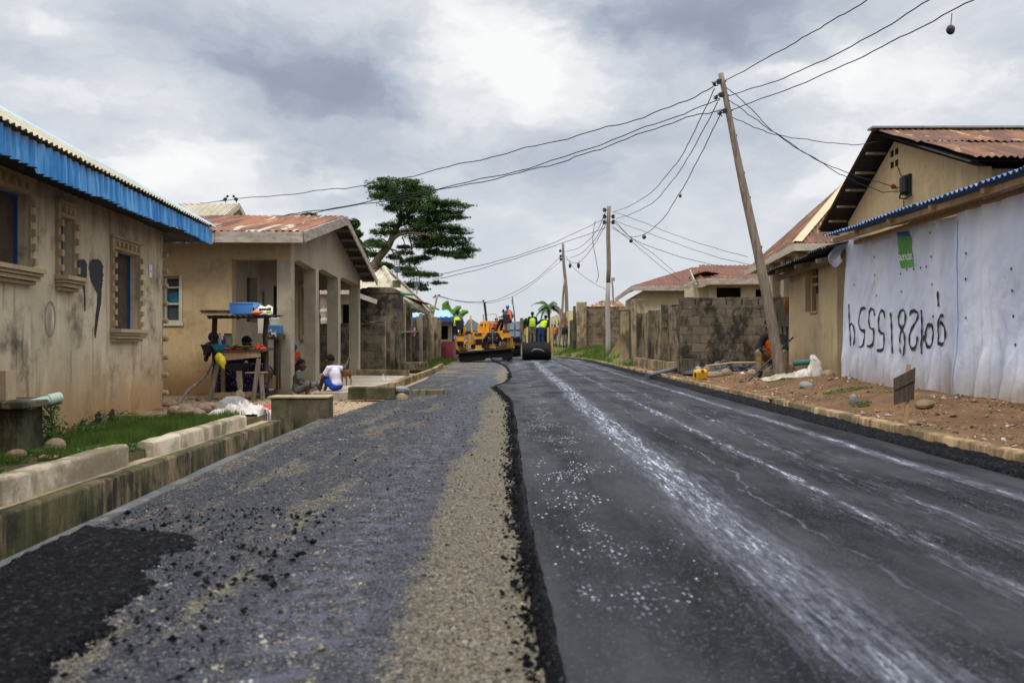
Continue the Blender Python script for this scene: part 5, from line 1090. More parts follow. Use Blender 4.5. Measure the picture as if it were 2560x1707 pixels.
# ------------------------------------------------------------------ rusty hip roofs beyond the block walls
def hip_house(label, near, far, right, apex, mat, wallm, ez, holes, name='hip_house', inset=.7, drop=.12):
    o = thing(name, label, 'house', (near.x+1, near.y+1, .4)); b = far+(right-near); rf = MB()
    rf.corr([near, far, apex], far-near, .2, .02, 4, sub=4); rf.corr([near, right, right.lerp(b, .5)+Vector((0, 0, apex.z-near.z)), apex], right-near, .2, .02, 5, sub=4); rfo = rf.build('roof', mat, o)
    q = MB(); u3 = Vector((0, 0, drop)); q.beam(near-u3, far-u3, .06, .26); q.beam(near-u3, right-u3, .06, .26); q.build('fascia', M['fascia_wood'], rfo)
    u1 = (right-near).normalized(); v1 = (far-near).normalized(); w0 = near+u1*inset+v1*inset
    MB().wall((w0.x, w0.y), (u1.x, u1.y), (right-near).length, 0, ez-.2, .25, holes).build('wall', wallm, o)
    w1 = far+u1*inset; MB().wall((w1.x, w1.y), (-v1.x, -v1.y), (far-near).length-inset, 0, ez-.2, .25, [(2, 3, 1.2, 2.4), (5, 6, 1.2, 2.4)]).build('side_wall', wallm, o)
    MB().prism([(w0.x+.4, w0.y+.4, 0), (w0.x+8, w0.y+.4, 0), (w0.x+8, w0.y+6, 0), (w0.x+.8, w0.y+6, 0)], (0, 0, ez-.3)).build('room_shade', M['dark_room'], o); return o
hip_house('low house with a dark red hip roof over pale walls, behind the gate posts', Vector((6.61, 44, 4.0)), Vector((7.27, 56, 4.0)), Vector((16, 43.8, 4.0)), Vector((11.4, 50, 5.6)), M['rust_red'], M['plaster_pale'], 4.0, [(2.4, 3.0, 1.8, 3.1)])
hip_house('house with a brighter rust hip roof and dark verandah opening above the block wall', Vector((8.0, 34, 3.62)), Vector((8.3, 37.8, 3.62)), Vector((18, 33.2, 3.75)), Vector((8.9, 37.9, 4.35)), M['rust_red'], M['plaster_pale'], 3.6, [(.35, 1.4, 2.2, 3.28), (2.0, 3.0, 2.3, 3.2), (5.4, 6.3, 2.3, 3.1)], inset=.45)
o = thing('gabled_annex', 'small gabled annex roof of rusty sheets between the two red hip roofs', 'house', (8.2, 36, .4))
rf = MB(); rf.corr([W(1728, 688, 36), W(1765, 712, 34), W(1895, 660, 39), W(1722, 678, 38)], (0, 1, 0), .2, .02, 4, sub=4); rf.build('roof', M['rust_brown'], o)
q = MB(); q.beam(W(1725, 680, 35.5), W(1740, 716, 33.8), .05, .2); q.beam(W(1700, 722, 34.5), W(1738, 702, 33.9), .05, .15); q.build('bargeboard', M['fascia_wood'], o); MB().box(7.9, 34.6, 0, 8.8, 36.5, 3.3).build('wall', M['plaster_pale'], o)
o = thing('far_rust_roof_house', 'far house showing only an orange rusty roof over the brown block wall', 'house', (8, 62, .4))
rf = MB(); rf.corr([W(1462, 768, 60), W(1570, 768, 60), W(1545, 751, 64), W(1505, 751, 64)], (1, 0, 0), .25, .03, 4, sub=4); rf.build('roof', M['rust_orange'], o); MB().box(5.8, 61, 0, 8.6, 64, 3.4).build('wall', M['plaster_pale'], o)
# arched house far down the road
o = thing('arched_house', 'far cream house with a row of arched openings and rusty roof, beyond the roller', 'house', (3.9, 56, .3))
a, b = W(1434, 850, 53), W(1384, 850, 68); u1 = (a-b).normalized(); Lh = (a-b).length; hs = []
for k in range(5):
    c = .8+k*2.9; hs += [(c, c+2.0, .3, 2.0), (c+.2, c+1.8, 2.0, 2.35), (c+.55, c+1.45, 2.35, 2.55)]
MB().wall((b.x, b.y), (u1.x, u1.y), Lh, 0, 3.0, -.3, hs).build('arcade', paint('cream_wall', (.62, .55, .30), .8, 0, .2), o)
MB().prism([(a.x+1.2, a.y, 0), (a.x+5, a.y, 0), (b.x+5, b.y, 0), (b.x+1.2, b.y, 0)], (0, 0, 2.9)).build('room', M['plaster_grey'], o)
rf = MB(); a2, b2 = W(1436, 802, 53), W(1382, 815, 68); rf.corr([a2, b2, b2+Vector((3, 0, 1.2)), a2+Vector((1.0, 3, 1.1))], b2-a2, .3, .03, 4, sub=4); rf.corr([W(1394, 770, 56), W(1440, 768, 54), W(1440, 800, 52.5), W(1404, 804, 54)], (1, 0, 0), .3, .02, 4, sub=4); rf.build('roof', M['rust_red'], o)

# ------------------------------------------------------------------ utility poles
def bundle(mb, c, s, seed):
    r_ = random.Random(seed)
    for k in range(5): mb.tube([c+Vector((r_.uniform(-1, 1), r_.uniform(-1, 1), r_.uniform(-1, 1)))*s, c+Vector((r_.uniform(-1, 1), r_.uniform(-1, 1), r_.uniform(-1, 1)))*s], s*.16, 5)
    mb.lathe(c-Vector((0, 0, s*.6)), [(s*.3, 0), (s*.55, s*.3), (s*.3, s*.6), (s*.5, s*.9), (s*.2, s*1.2)], 10)
lp = thing('utility_pole', 'tall rough wooden pole leaning left over the road, nearest of the power poles', 'utility pole', W(1953, 952, 15.6))
P = []; rs = []; rnd = random.Random(2)
for k in range(26):
    t_ = k/25; P.append(W(1954, 958, 15.6).lerp(W(1799, 185, 15.6), t_)+Vector((.025*math.sin(t_*7)+.05*math.sin(t_*3.1), .02*math.sin(t_*5), 0))); rs.append(.118*(1-t_)+.05*t_+rnd.uniform(-.003, .003))
MB().tube(P, rs, 14).build('shaft', M['wood_pole'], lp, sm=True)
q = MB()
for t_ in (.14, .30, .46, .60, .71, .80): p_ = P[int(t_*25)]; q.ell(p_+Vector((.09*(1-t_)+.035, -.01, 0)), (.03, .025, .035), 7, 5)
q.build('knots', M['wood_pole'], lp)
A1, A2, A3 = W(1800, 205, 15.6), W(1806, 238, 15.6), W(1815, 278, 15.6)
q = MB()
for p_, k in ((A1, 0), (A2, 1), (A3, 2)):
    q.lathe(p_-Vector((0, 0, .03)), [(.068, 0), (.07, .06), (.068, .07)], 12); q.tube([p_+Vector((-.10, -.02, 0)), p_+Vector((.12, -.02, .0))], .012, 6)
    bundle(q, p_+Vector((-.12, -.02, -.04)), .06, k)
q.build('insulator_clamps', M['insulator'], lp)
def pole(label, x0, y0, x1, y1, D, r0, r1, mat='wood_pole', lower=None, ins=(), name='utility_pole', D1=None):
    b, t = W(x0, y0, D), W(x1, y1, D1 or D); b2 = b-(t-b)*.05; o = thing(name, label, 'utility pole', b)
    pts = [b2.lerp(t, k/10)+Vector((.03*math.sin(k*1.3), 0, 0))*(r0*6) for k in range(11)]; rr_ = [r0+(r1-r0)*k/10 for k in range(11)]
    if lower:
        MB().tube(pts[:6], rr_[:6], 10).build('lower_section', M[lower], o, sm=True); MB().tube(pts[5:], [v+.002 for v in rr_[5:]], 10).build('upper_section', M[mat], o, sm=True)
    else: MB().tube(pts, rr_, 10).build('shaft', M[mat], o, sm=True)
    if ins:
        q = MB()
        for t_, sx in ins: c = b.lerp(t, t_)+Vector((sx*r1*2.4, -.03, 0)); s_ = r1*1.1; q.lathe(c-Vector((0, 0, s_)), [(s_*.5, 0), (s_, s_*.5), (s_*.6, s_), (s_, s_*1.5), (s_*.4, s_*2)], 8); q.tube([c, b.lerp(t, t_)], .02, 5)
        q.build('insulators', M['insulator'], o)
    return o
pole('straight pole with a pale lower half standing in the grass before the brown block wall', 1519, 880, 1522, 516, 37, .125, .085, 'wood_pole', 'pole_pale', [(.975, -1), (.93, -1), (.93, 1), (.89, -1), (.89, 1)])
pole('farther thin pole with three dark insulators left of the pale-footed pole', 1424, 872, 1407, 609, 55, .16, .09, 'wood_pole', None, [(.93, -1), (.88, -1), (.85, -1)])
pole('propping pole leaning against the far thin pole', 1396, 872, 1412, 700, 54, .10, .07)
pole('very distant small pole just right of the orange-vested paver driver', 1291, 840, 1281, 742, 80, .09, .05, 'wood_dark', None, [(.9, -1), (.84, -1)])
pole('distant thin pole above the brown block wall', 1534, 760, 1530, 694, 62, .07, .06, 'wood_pole', None, [(.97, 1), (.9, 1)])
pole('slanted bare stick carrying a wire over the far left fence', 1070, 842, 1094, 738, 37.5, .05, .04, 'wood_tan', None, [(1.0, 1), (.99, -1), (.95, -1.6)], 'wire_stick')

# ------------------------------------------------------------------ overhead wires
def catm(pts, n=9):
    out = []; P = [pts[0]]+pts+[pts[-1]]
    for i in range(1, len(P)-2):
        for k in range(n):
            t_ = k/n; a, b, c, d_ = P[i-1], P[i], P[i+1], P[i+2]
            out.append(.5*((2*b)+(c-a)*t_+(2*a-5*b+4*c-d_)*t_*t_+(3*b-a-3*c+d_)*t_**3))
    return out+[pts[-1]]
def wire(label, pix, D0, D1, r=.009, wob=.02, seed=0, cat='cable'):
    n = len(pix); tot = [0]
    for k in range(1, n): tot.append(tot[-1]+math.hypot(pix[k][0]-pix[k-1][0], pix[k][1]-pix[k-1][1]))
    # depth varies so that the cable is straight in plan
    pts = []
    for k, (x_, y_) in enumerate(pix):
        xa, xb = (pix[0][0]-1280)*D0/F, (pix[-1][0]-1280)*D1/F; rr_ = (x_-1280)/F; den = (xb-xa)-rr_*(D1-D0)
        t_ = (rr_*D0-xa)/den if abs(den) > 1e-4 else tot[k]/tot[-1]
        if not (-.05 <= t_ <= 1.05): t_ = tot[k]/tot[-1]
        pts.append(W(x_, y_, D0+(D1-D0)*t_))
    pts = catm(pts); rnd = random.Random(seed); ph = rnd.uniform(0, 6)
    pts = [p_+Vector((0, 0, wob*(math.sin(k*.9+ph)+.6*math.sin(k*2.3+ph))*(0 if k in (0, len(pts)-1) else 1))) for k, p_ in enumerate(pts)]
    o = thing('overhead_wire', label, cat, pts[0], 'overhead wires'); MB().tube(pts, r, 5).build('strand', M['cable'], o); return pts
wire('long wire sagging left from the leaning pole top to the cream roof with the birds', [(1796, 213), (1632, 285), (1420, 345), (1175, 405), (936, 459), (762, 481), (500, 508)], 15.6, 25.5, .011, .02, 1)
wire('upper of two wires from the leaning pole down to the rusty porch-house roof', [(1800, 250), (1611, 320), (1350, 412), (1078, 475), (784, 528), (655, 543)], 15.6, 18, .010, .015, 2)
wire('lower of two wires from the leaning pole down to the rusty porch-house roof', [(1806, 275), (1700, 300), (1500, 372), (1350, 420), (1078, 480), (784, 531), (600, 548)], 15.6, 18, .010, .015, 3)
wire('topmost wire leaving the leaning pole to the upper right', [(1808, 205), (1950, 128), (2050, 70), (2170, 0), (2400, -140)], 15.6, 9, .009, .008, 4)
wire('middle wire leaving the leaning pole to the upper right', [(1818, 241), (1960, 195), (2150, 105), (2325, 0), (2520, -110)], 15.6, 9, .009, .008, 5)
wire('lowest wire leaving the leaning pole to the upper right, with a dark lump under it', [(1828, 276), (2040, 195), (2250, 95), (2432, 0), (2600, -90)], 15.6, 9, .009, .008, 6)
wire('first wire from the leaning pole down to the pale-footed pole', [(1786, 222), (1740, 320), (1690, 410), (1610, 495), (1535, 531)], 15.6, 37, .010, .012, 7)
wire('second wire from the leaning pole down to the pale-footed pole', [(1794, 256), (1745, 350), (1690, 440), (1620, 515), (1540, 548)], 15.6, 37, .010, .012, 8)
wire('third wire from the leaning pole down to the pale-footed pole, sagging lowest', [(1801, 285), (1760, 370), (1700, 482), (1640, 565), (1580, 592), (1535, 555)], 15.6, 37, .010, .012, 9)
wire('wire from the leaning pole top to the meter box on the ochre gable', [(1815, 218), (1870, 265), (1940, 335), (2040, 398), (2140, 440), (2250, 470)], 15.6, 16.2, .008, .008, 10)
wire('wavier wire from the leaning pole to the meter box, crossing the straighter one', [(1820, 248), (1870, 285), (1935, 331), (2060, 412), (2140, 455), (2210, 480), (2255, 476)], 15.6, 16.1, .008, .012, 11)
wire('wire from the leaning pole to the apex of the ochre gable', [(1828, 292), (1885, 318), (1940, 337), (2020, 350), (2130, 362), (2215, 352)], 15.6, 16.6, .008, .008, 12)
wire('upper of the pair from the pale-footed pole to the left', [(1515, 545), (1400, 600), (1290, 640), (1180, 668), (1080, 690)], 37, 31, .012, .01, 13)
wire('lower of the pair from the pale-footed pole to the left', [(1515, 570), (1400, 610), (1290, 646), (1180, 678), (1080, 700)], 37, 31, .012, .01, 14)
wire('highest wire from the pale-footed pole to the far thin pole', [(1514, 530), (1490, 580), (1450, 618), (1414, 629)], 37, 55, .014, .01, 15)
wire('middle wire from the pale-footed pole to the far thin pole', [(1514, 548), (1490, 595), (1455, 632), (1425, 645)], 37, 55, .014, .01, 16)
wire('lowest wire from the pale-footed pole to the far thin pole', [(1514, 562), (1490, 605), (1460, 645), (1440, 658), (1414, 648)], 37, 55, .014, .01, 17)
wire('loose cable dangling left of the pale-footed pole', [(1488, 552), (1482, 600), (1492, 660), (1496, 690), (1491, 705)], 38, 38, .014, .01, 18)
wire('highest wire from the pale-footed pole to the right', [(1530, 528), (1600, 553), (1700, 592), (1800, 624), (1870, 642)], 37, 30, .010, .008, 19)
wire('second wire from the pale-footed pole to the right', [(1530, 550), (1600, 575), (1700, 612), (1800, 645), (1880, 662)], 37, 30, .010, .008, 20)
wire('wire from the pale-footed pole to the ridge of the brighter rust roof', [(1530, 570), (1600, 606), (1700, 642), (1810, 668)], 37, 36, .012, .008, 21)
wire('inner wire from the pale-footed pole to the dark red hip roof', [(1530, 565), (1578, 603), (1640, 656), (1700, 702)], 37, 45, .012, .008, 22)
wire('outer wire from the pale-footed pole to the dark red hip roof', [(1530, 545), (1580, 596), (1640, 640), (1688, 682)], 37, 46, .012, .008, 23)
wire('wire sagging from the slanted stick across to the far thin pole', [(1096, 739), (1140, 751), (1190, 755), (1240, 750), (1300, 723), (1350, 690), (1403, 640)], 37.5, 55, .014, .006, 24)
wire('lower thin wire following the one from the slanted stick', [(1096, 741), (1150, 754), (1200, 758), (1250, 752), (1310, 725), (1403, 652)], 37.5, 55, .010, .006, 25)
wire('drooping wire right of the far thin pole', [(1414, 640), (1440, 675), (1480, 705), (1517, 724)], 55, 60, .014, .008, 26)
for px, py, D, s_, up, lab in ((2376, 76, 10.6, .055, 42, 'dark lump hanging on a string from the upper right wire'), (1701, 489, 25, .055, 14, 'dark lump under the third wire between the two nearest poles'), (1610, 593, 36, .09, 10, 'dark lump right of the pale-footed pole, the higher one'), (1578, 603, 37, .09, 6, 'dark lump right of the pale-footed pole, the lower one'), (1447, 664, 52, .10, 12, 'dark bottle-like weight between the two far poles, the right one'), (1425, 665, 53, .09, 10, 'dark bottle-like weight between the two far poles, the left one')):
    c = W(px, py, D); o = thing('hanging_weight', lab, 'weight', c, 'weights hung on the wires'); MB().ell(c, (s_, s_*.8, s_*1.05 if px > 1500 else s_*1.9), 9, 7, .25, None, px).build('lump', M['insulator'], o); MB().tube([c, c+Vector((.02, 0, up*D/F))], .006*max(1, D/25), 4).build('string', M['cable'], o)

# ------------------------------------------------------------------ things on the right verge
sb = thing('sign_board', 'blank weathered black board nailed to a stick at the kerb before the tarpaulins', 'sign board', W(2264, 1062, 7.7))
MB().pp([(2236, 946), (2289, 919), (2285, 998), (2237, 1012)], 7.66, .02).build('board', M['wood_dark'], sb); MB().pp([(2239, 968), (2288, 946), (2288, 951), (2239, 974)], 7.645, .014).build('batten', M['wood_dark'], sb)
MB().beam(W(2264, 1070, 7.70), W(2272, 911, 7.70), .035, .03).build('stick', M['wood_tan'], sb)
jc = thing('jerrycan', 'crushed yellow jerrycan lying on the soil before the block wall', 'jerrycan', W(1752, 945, 17)); c = W(1751, 936, 17.3); c.z = G(c.x, c.y)+.11
q = MB(); q.obox(c, (.14, .03, .01), (-.02, .09, .02), (0, -.02, .10)); jo = q.build('body', paint('yellow_can', (.62, .33, .015), .5, 0, .3), jc, bev=.03); MB().tube([c+Vector((-.13, -.09, .05)), c+Vector((-.13, -.09, -.05))], .02, 6).build('handle', M['insulator'], jc); MB().lathe(c+Vector((.02, -.1, .07)), [(.03, 0), (.03, .04)], 10).build('cap', flat('red_cap', (.3, .03, .02)), jc)
gp_ = thing('grey_pipe', 'grey plastic pipe lying across the kerb by the finned wall', 'pipe', W(1650, 935, 19.5)); MB().tube([W(1616, 939, 18.8), W(1655, 930, 20), W(1692, 921, 21)], .055, 14).build('tube', flat('grey_pvc', (.14, .15, .18), .5), gp_); MB().tube([W(1616, 939, 18.8)+Vector((0, -.06, 0)), W(1622, 938, 19.1)], .065, 14).build('socket', flat('grey_pvc2', (.07, .075, .09), .5), gp_)
crumple('black_tarpaulin', 'crumpled black plastic sheet on the rubble before the block wall', 'sheet', (5.25, 19.9), .95, .35, .22, M['plastic_black'], 5, 44, folds=10)
bs = thing('bamboo_pole', 'pale stick lying over the black plastic sheet', 'stick', (5.6, 19.6, .3)); MB().tube([(4.75, 19.55, .34), (5.4, 19.6, .42), (6.2, 19.4, .44)], .028, 8).build('stick', M['wood_tan'], bs)
for i, (px, py, D, r_, lab) in enumerate([(1745, 912, 19.8, (.14, .1, .12), 'squarish grey block left of the black plastic sheet'), (1768, 906, 19.6, (.12, .1, .14), 'pointed stone between the grey block and the black plastic'), (1790, 932, 18.0, (.17, .10, .08), 'long tan stone right of the yellow jerrycan'), (1815, 925, 18.3, (.18, .12, .10), 'bigger tan stone just under the black plastic sheet'), (2136, 1024, 9.9, (.055, .05, .07), 'pale angular chunk of stone on the verge left of the sign board'),
        (2015, 975, 12.6, (.12, .1, .06), 'grey rubble lump on the soil before the white sack'), (1935, 1000, 11.3, (.09, .06, .04), 'flat pale stone near the kerb below the flattened sacks'), (2280, 1050, 7.9, (.05, .04, .03), 'small stone at the foot of the sign board'), (2310, 1000, 9.0, (.13, .12, .06), 'clod of dark earth under the tarpaulin hem'), (1880, 935, 17.5, (.12, .1, .08), 'brown stone left of the resting worker'), (2070, 943, 13.9, (.16, .12, .08), 'mossy stone at the near foot of the ochre hut')]):
    rock(px, py, D, r_, lab, 'rock_grey' if i in (0, 4, 5) else 'rock', seed=50+i)
ws = thing('white_sack', 'white woven sack slumped upright against the ochre hut', 'sack', W(2030, 958, 14.6)); c = W(2035, 925, 14.75); gzv = G(c.x, c.y)
def sack_mesh(c, prof, seed, sq=.8, n=26, amp=.13):
    P = []; ks = np.linspace(0, 2*math.pi, n)
    pr = np.array(prof); tt = np.linspace(0, len(prof)-1, 34); prof = [tuple(np.interp(t_, range(len(pr)), pr[:, i]) for i in range(3)) for t_ in tt]
    for r_, z_, ox in prof:
        row = []
        for a_ in ks: k = 1+amp*math.sin(3*a_+seed+z_*9)+amp*.7*math.sin(7*a_+z_*17+seed); k *= 1+.35*float(fbm(a_*1.2, z_*7+seed, 1.6, 3, 5)); row.append((c[0]+ox+r_*k*math.cos(a_), c[1]+r_*k*sq*math.sin(a_), c[2]+z_+.02*math.sin(5*a_)))
        P.append(row)
    return np.array(P)
gridmesh('sack_body', sack_mesh((c.x, c.y, gzv), [(.02, .0, 0), (.12, .0, 0), (.13, .07, 0), (.125, .15, .0), (.11, .22, .01), (.095, .28, .03), (.08, .33, .03), (.07, .37, .0), (.04, .42, -.02), (.01, .44, -.02)], 2), M['sack'], ws)
gridmesh('sack_fold', sack_mesh((c.x-.2, c.y-.05, gzv), [(.02, 0, 0), (.14, 0, 0), (.15, .06, 0), (.12, .13, .02), (.06, .17, .05), (.01, .18, .05)], 5), M['sack'], ws)
crumple('flattened_sack', 'flattened greenish-white woven sacks at the foot of the leaning pole', 'sack', (5.32, 15.15), .55, .3, .10, M['sack_green'], 6, 36, folds=7)
crumple('flattened_sack', 'dirty white sack lying between the pole foot and the upright sack', 'sack', (5.62, 14.75), .38, .2, .07, M['sack'], 8, 30, folds=8)
for k, (px, py, D) in enumerate(((1817, 936, 18.5), (1856, 936, 18.3))):
    c = W(px, py, D); crumple('paper_scrap', ['crumpled bluish-white paper scrap right of the yellow jerrycan', 'second, smaller pale scrap farther right toward the resting worker'][k], 'litter', (c.x, c.y), .07-.02*k, .05, .05, M['paper'], 20+k, 10)
mh_ = thing('earth_mound', 'small heap of orange earth at the foot of the shorter gate post', 'mound', W(1545, 885, 34)); 
a_ = np.linspace(-1, 1, 30); AA, BB = np.meshgrid(a_, a_, indexing='ij'); X = 4.75+AA*.9; Y = 34+BB*.9; gridmesh('heap', np.stack([X, Y, gz(X, Y)-.05+.75*np.exp(-(AA**2+BB**2)*2.6)*(1+.4*fbm(X, Y, 3, 3, 4))], -1), M['soil'], mh_)
# ================================================================== PEOPLE
M['skin'] = flat('skin', (.065, .034, .020), .5, 0, .2, .4); M['hair'] = flat('hair', (.008, .007, .006), .9, 0, .2, .2)
CL = {k: cloth('cloth_'+k, c) for k, c in dict(lime=(.50, .72, .03), orange=(.85, .13, .015), white=(.62, .58, .66), skyblue=(.15, .32, .48), khaki=(.24, .17, .085), green=(.17, .17, .085), grey=(.16, .155, .14), dark=(.02, .02, .024), blue=(.02, .06, .32), denim=(.03, .045, .11), greyblue=(.12, .14, .18), olive=(.13, .14, .10), red=(.45, .05, .03)).items()}
CL['purple'] = cloth('cloth_purple', (.035, .02, .075), None, 9, .9, (14, (.28, .20, .32)))
CL['boots'] = flat('boots', (.012, .011, .011), .5)
def voxel(mb, name, mat, parent, vox=.012, smooth_=3, wrinkle=0.0, seed=0):
    me = bpy.data.meshes.new('tmp'); me.from_pydata([tuple(v) for v in mb.v], [], mb.f); ob = bpy.data.objects.new('tmp', me); COL.objects.link(ob)
    r_ = ob.modifiers.new('r', 'REMESH'); r_.mode = 'VOXEL'; r_.voxel_size = vox
    s_ = ob.modifiers.new('s', 'SMOOTH'); s_.factor = .5; s_.iterations = smooth_
    m2 = bpy.data.meshes.new_from_object(ob.evaluated_get(bpy.context.evaluated_depsgraph_get())); m2.name = name
    bpy.data.objects.remove(ob); bpy.data.meshes.remove(me)
    n = len(m2.vertices); co = np.empty(n*3, np.float32); m2.vertices.foreach_get('co', co); co = co.reshape(-1, 3)
    if wrinkle:
        nr = np.empty(n*3, np.float32); m2.vertices.foreach_get('normal', nr); nr = nr.reshape(-1, 3)
        co = co+nr*(wrinkle*fbm(co[:, 0]*1.3+co[:, 2]*.6+seed, co[:, 2]*1.6+co[:, 1], 9, 3, seed))[:, None]
    m2.vertices.foreach_set('co', (co-np.array(ORG[parent.name], np.float32)).ravel().astype(np.float32)); m2.update()
    return link_mesh(name, m2, mat, parent, None, True)
BASE = dict(pe=(0, 0, .95), ch=(0, .01, 1.27), ne=(0, 0, 1.46), he=(0, .02, 1.60), sl=(-.175, 0, 1.40), sr=(.175, 0, 1.40), el=(-.23, -.02, 1.12), er=(.23, -.02, 1.12), hl=(-.24, .06, .87), hr=(.24, .06, .87),
            il=(-.09, 0, .92), ir=(.09, 0, .92), kl=(-.10, .03, .50), kr=(.10, .03, .50), al=(-.11, -.02, .08), ar=(.11, -.02, .08), tl=None, tr=None, gz=None)
def person(label, loc, yaw, pose, sc=1.0, top='dark', bottom='dark', vest=None, cap=None, shoes='boots', sleeves=.55, legs=1.0, near=False, skirt=None, group=None, vox=None, headscale=1.0):
    J = dict(BASE); J.update(pose); rot = Matrix.Rotation(R(yaw), 3, 'Z'); lc = Vector(loc); o = thing('person', label, 'person', loc, group)
    # shoulders follow chest and neck unless given
    P = lambda v: lc+rot@(Vector(v)*sc)
    K = {k: P(v) for k, v in J.items() if v is not None}
    vox = vox or (.0095 if near else .018)
    up = (K['ne']-K['ch']).normalized(); fw = rot@Vector((0, 1, 0)); side = rot@Vector((1, 0, 0)); gaze = rot@Vector(J['gz'] or (0, 1, 0)); gaze.normalize()
    S = lambda v: v*sc; b = MB()
    frame = lambda u: Matrix((side, u.cross(side), u)).transposed()
    spine = (K['ch']-K['pe']).normalized()
    b.ell(K['pe'], (S(.155), S(.115), S(.12)), 14, 9, 0, frame(spine)); b.ell(K['ch'], (S(.165), S(.115), S(.19)), 14, 9, 0, frame(up)); b.tube([K['pe'], K['pe'].lerp(K['ch'], .5), K['ch']], [S(.12), S(.115), S(.13)], 12)
    b.tube([K['sl'], K['ch'].lerp(K['ne'], .7), K['sr']], [S(.058), S(.075), S(.058)], 10); b.tube([K['ne']-up*S(.06), K['ne']+up*S(.02), K['he']], [S(.062), S(.052), S(.05)], 10)
    hs = sc*headscale; hu = Vector((0, 0, 1)); hside = gaze.cross(hu).normalized(); hu = hside.cross(gaze).normalized(); HM = Matrix((hside, gaze, hu)).transposed(); hc = K['he']
    b.ell(hc+hu*.02*hs, (.075*hs, .096*hs, .112*hs), 16, 12, 0, HM); b.ell(hc+gaze*.03*hs-hu*.055*hs, (.052*hs, .06*hs, .06*hs), 12, 8, 0, HM)
    b.ell(hc+gaze*.097*hs-hu*.005*hs, (.016*hs, .02*hs, .026*hs), 8, 6, 0, HM); b.ell(hc+gaze*.088*hs-hu*.048*hs, (.026*hs, .012*hs, .012*hs), 8, 6, 0, HM)
    for s_ in (-1, 1): b.ell(hc+hside*.078*hs*s_-gaze*.005*hs, (.012*hs, .018*hs, .03*hs), 8, 6, 0, HM); b.ell(hc+hside*.03*hs*s_+gaze*.08*hs+hu*.03*hs, (.02*hs, .01*hs, .008*hs), 6, 5, 0, HM)
    for s_, (sh, e_, h_) in ((-1, ('sl', 'el', 'hl')), (1, ('sr', 'er', 'hr'))):
        b.ell(K[sh], (S(.06),)*3, 10, 8); b.ell(K[e_], (S(.042),)*3, 8, 6); b.tube([K[sh], K[sh].lerp(K[e_], .4), K[e_]], [S(.055), S(.05), S(.04)], 10); b.tube([K[e_], K[e_].lerp(K[h_], .35), K[h_]], [S(.041), S(.04), S(.027)], 10)
        d_ = (K[h_]-K[e_]).normalized(); ax = d_.cross(fw)
        ax = (ax if ax.length > .2 else d_.cross(Vector((0, 0, 1)))).normalized(); pn_ = ax.cross(d_).normalized()
        pc_ = K[h_]+d_*S(.045); b.ell(pc_, (S(.04), S(.016), S(.05)), 10, 7, 0, Matrix((ax, pn_, d_)).transposed())
        for k, (off, ln) in enumerate(((-.03, .062), (-.010, .072), (.011, .068), (.030, .054))):
            q0 = pc_+ax*S(off)+d_*S(.03); q1 = q0+d_*S(ln*.5)+pn_*S(.008); q2 = q1+d_*S(ln*.35)+pn_*S(.025); b.tube([q0, q1, q2], [S(.0105), S(.0095), S(.008)], 6)
        q0 = pc_-ax*S(.03)*(1)-d_*S(.02); b.tube([q0, q0-ax*S(.03)+d_*S(.025), q0-ax*S(.035)+d_*S(.055)+pn_*S(.01)], [S(.013), S(.011), S(.009)], 6)
    for s_, (i_, k_, a_, t_) in ((-1, ('il', 'kl', 'al', 'tl')), (1, ('ir', 'kr', 'ar', 'tr'))):
        b.ell(K[i_], (S(.095),)*3, 10, 8); b.tube([K[i_], K[i_].lerp(K[k_], .45), K[k_]], [S(.092), S(.078), S(.055)], 12); b.ell(K[k_], (S(.056),)*3, 10, 8); b.tube([K[k_], K[k_].lerp(K[a_], .3), K[a_]], [S(.054), S(.055), S(.036)], 12); b.ell(K[a_], (S(.04),)*3, 8, 6)
        to = K.get(t_) or K[a_]+fw*S(.15)-Vector((0, 0, S(.045))); hl_ = K[a_]-fw*S(.04)-Vector((0, 0, S(.04))); b.tube([hl_, K[a_].lerp(to, .5)-Vector((0, 0, S(.02))), to, to+(to-K[a_])*.22], [S(.034), S(.038), S(.034), S(.018)], 10)
        if shoes:
            q = MB(); q.tube([hl_-fw*S(.015), hl_, K[a_].lerp(to, .5)-Vector((0, 0, S(.02))), to, to+(to-K[a_])*.28], [S(.03), S(.046), S(.05), S(.045), S(.022)], 12); q.tube([K[a_].lerp(K[k_], .28), K[a_]-Vector((0, 0, S(.02)))], [S(.054), S(.05)], 12)
            voxel(q, 'boot', CL[shoes], o, vox*1.2, 2)
    bo = voxel(b, 'body', M['skin'], o, vox, 3); bo['label'] = 'continuous body'
    if near:
        for s_ in (-1, 1): MB().ell(hc+hside*.03*hs*s_+gaze*.091*hs+hu*.018*hs, (.012*hs, .006*hs, .006*hs), 8, 6, 0, HM).build('eye', M['paper'], o)
    if cap is None:
        q = MB(); q.ell(hc+hu*.035*hs-gaze*.012*hs, (.083*hs, .10*hs, .105*hs), 16, 10, 0, HM)
        q.v = [tuple(v) if (Vector(v)-hc).dot(hu)+.45*-(Vector(v)-hc).dot(gaze) > .018*hs else tuple(Vector(v)-(Vector(v)-hc)*.25) for v in q.v]; q.build('hair', M['hair'], o, sm=True)
    else:
        q = MB(); q.ell(hc+hu*.045*hs, (.092*hs, .108*hs, .09*hs), 16, 10, 0, HM); q.ell(hc+hu*.04*hs+gaze*.11*hs*(1 if cap[1] else 0), (.07*hs, .06*hs, .012*hs), 10, 6, 0, HM)
        q.v = [tuple(v) if (Vector(v)-hc).dot(hu) > -.005*hs else tuple(hc+(Vector(v)-hc)*.8) for v in q.v]; q.build('cap', CL[cap[0]], o, sm=True)
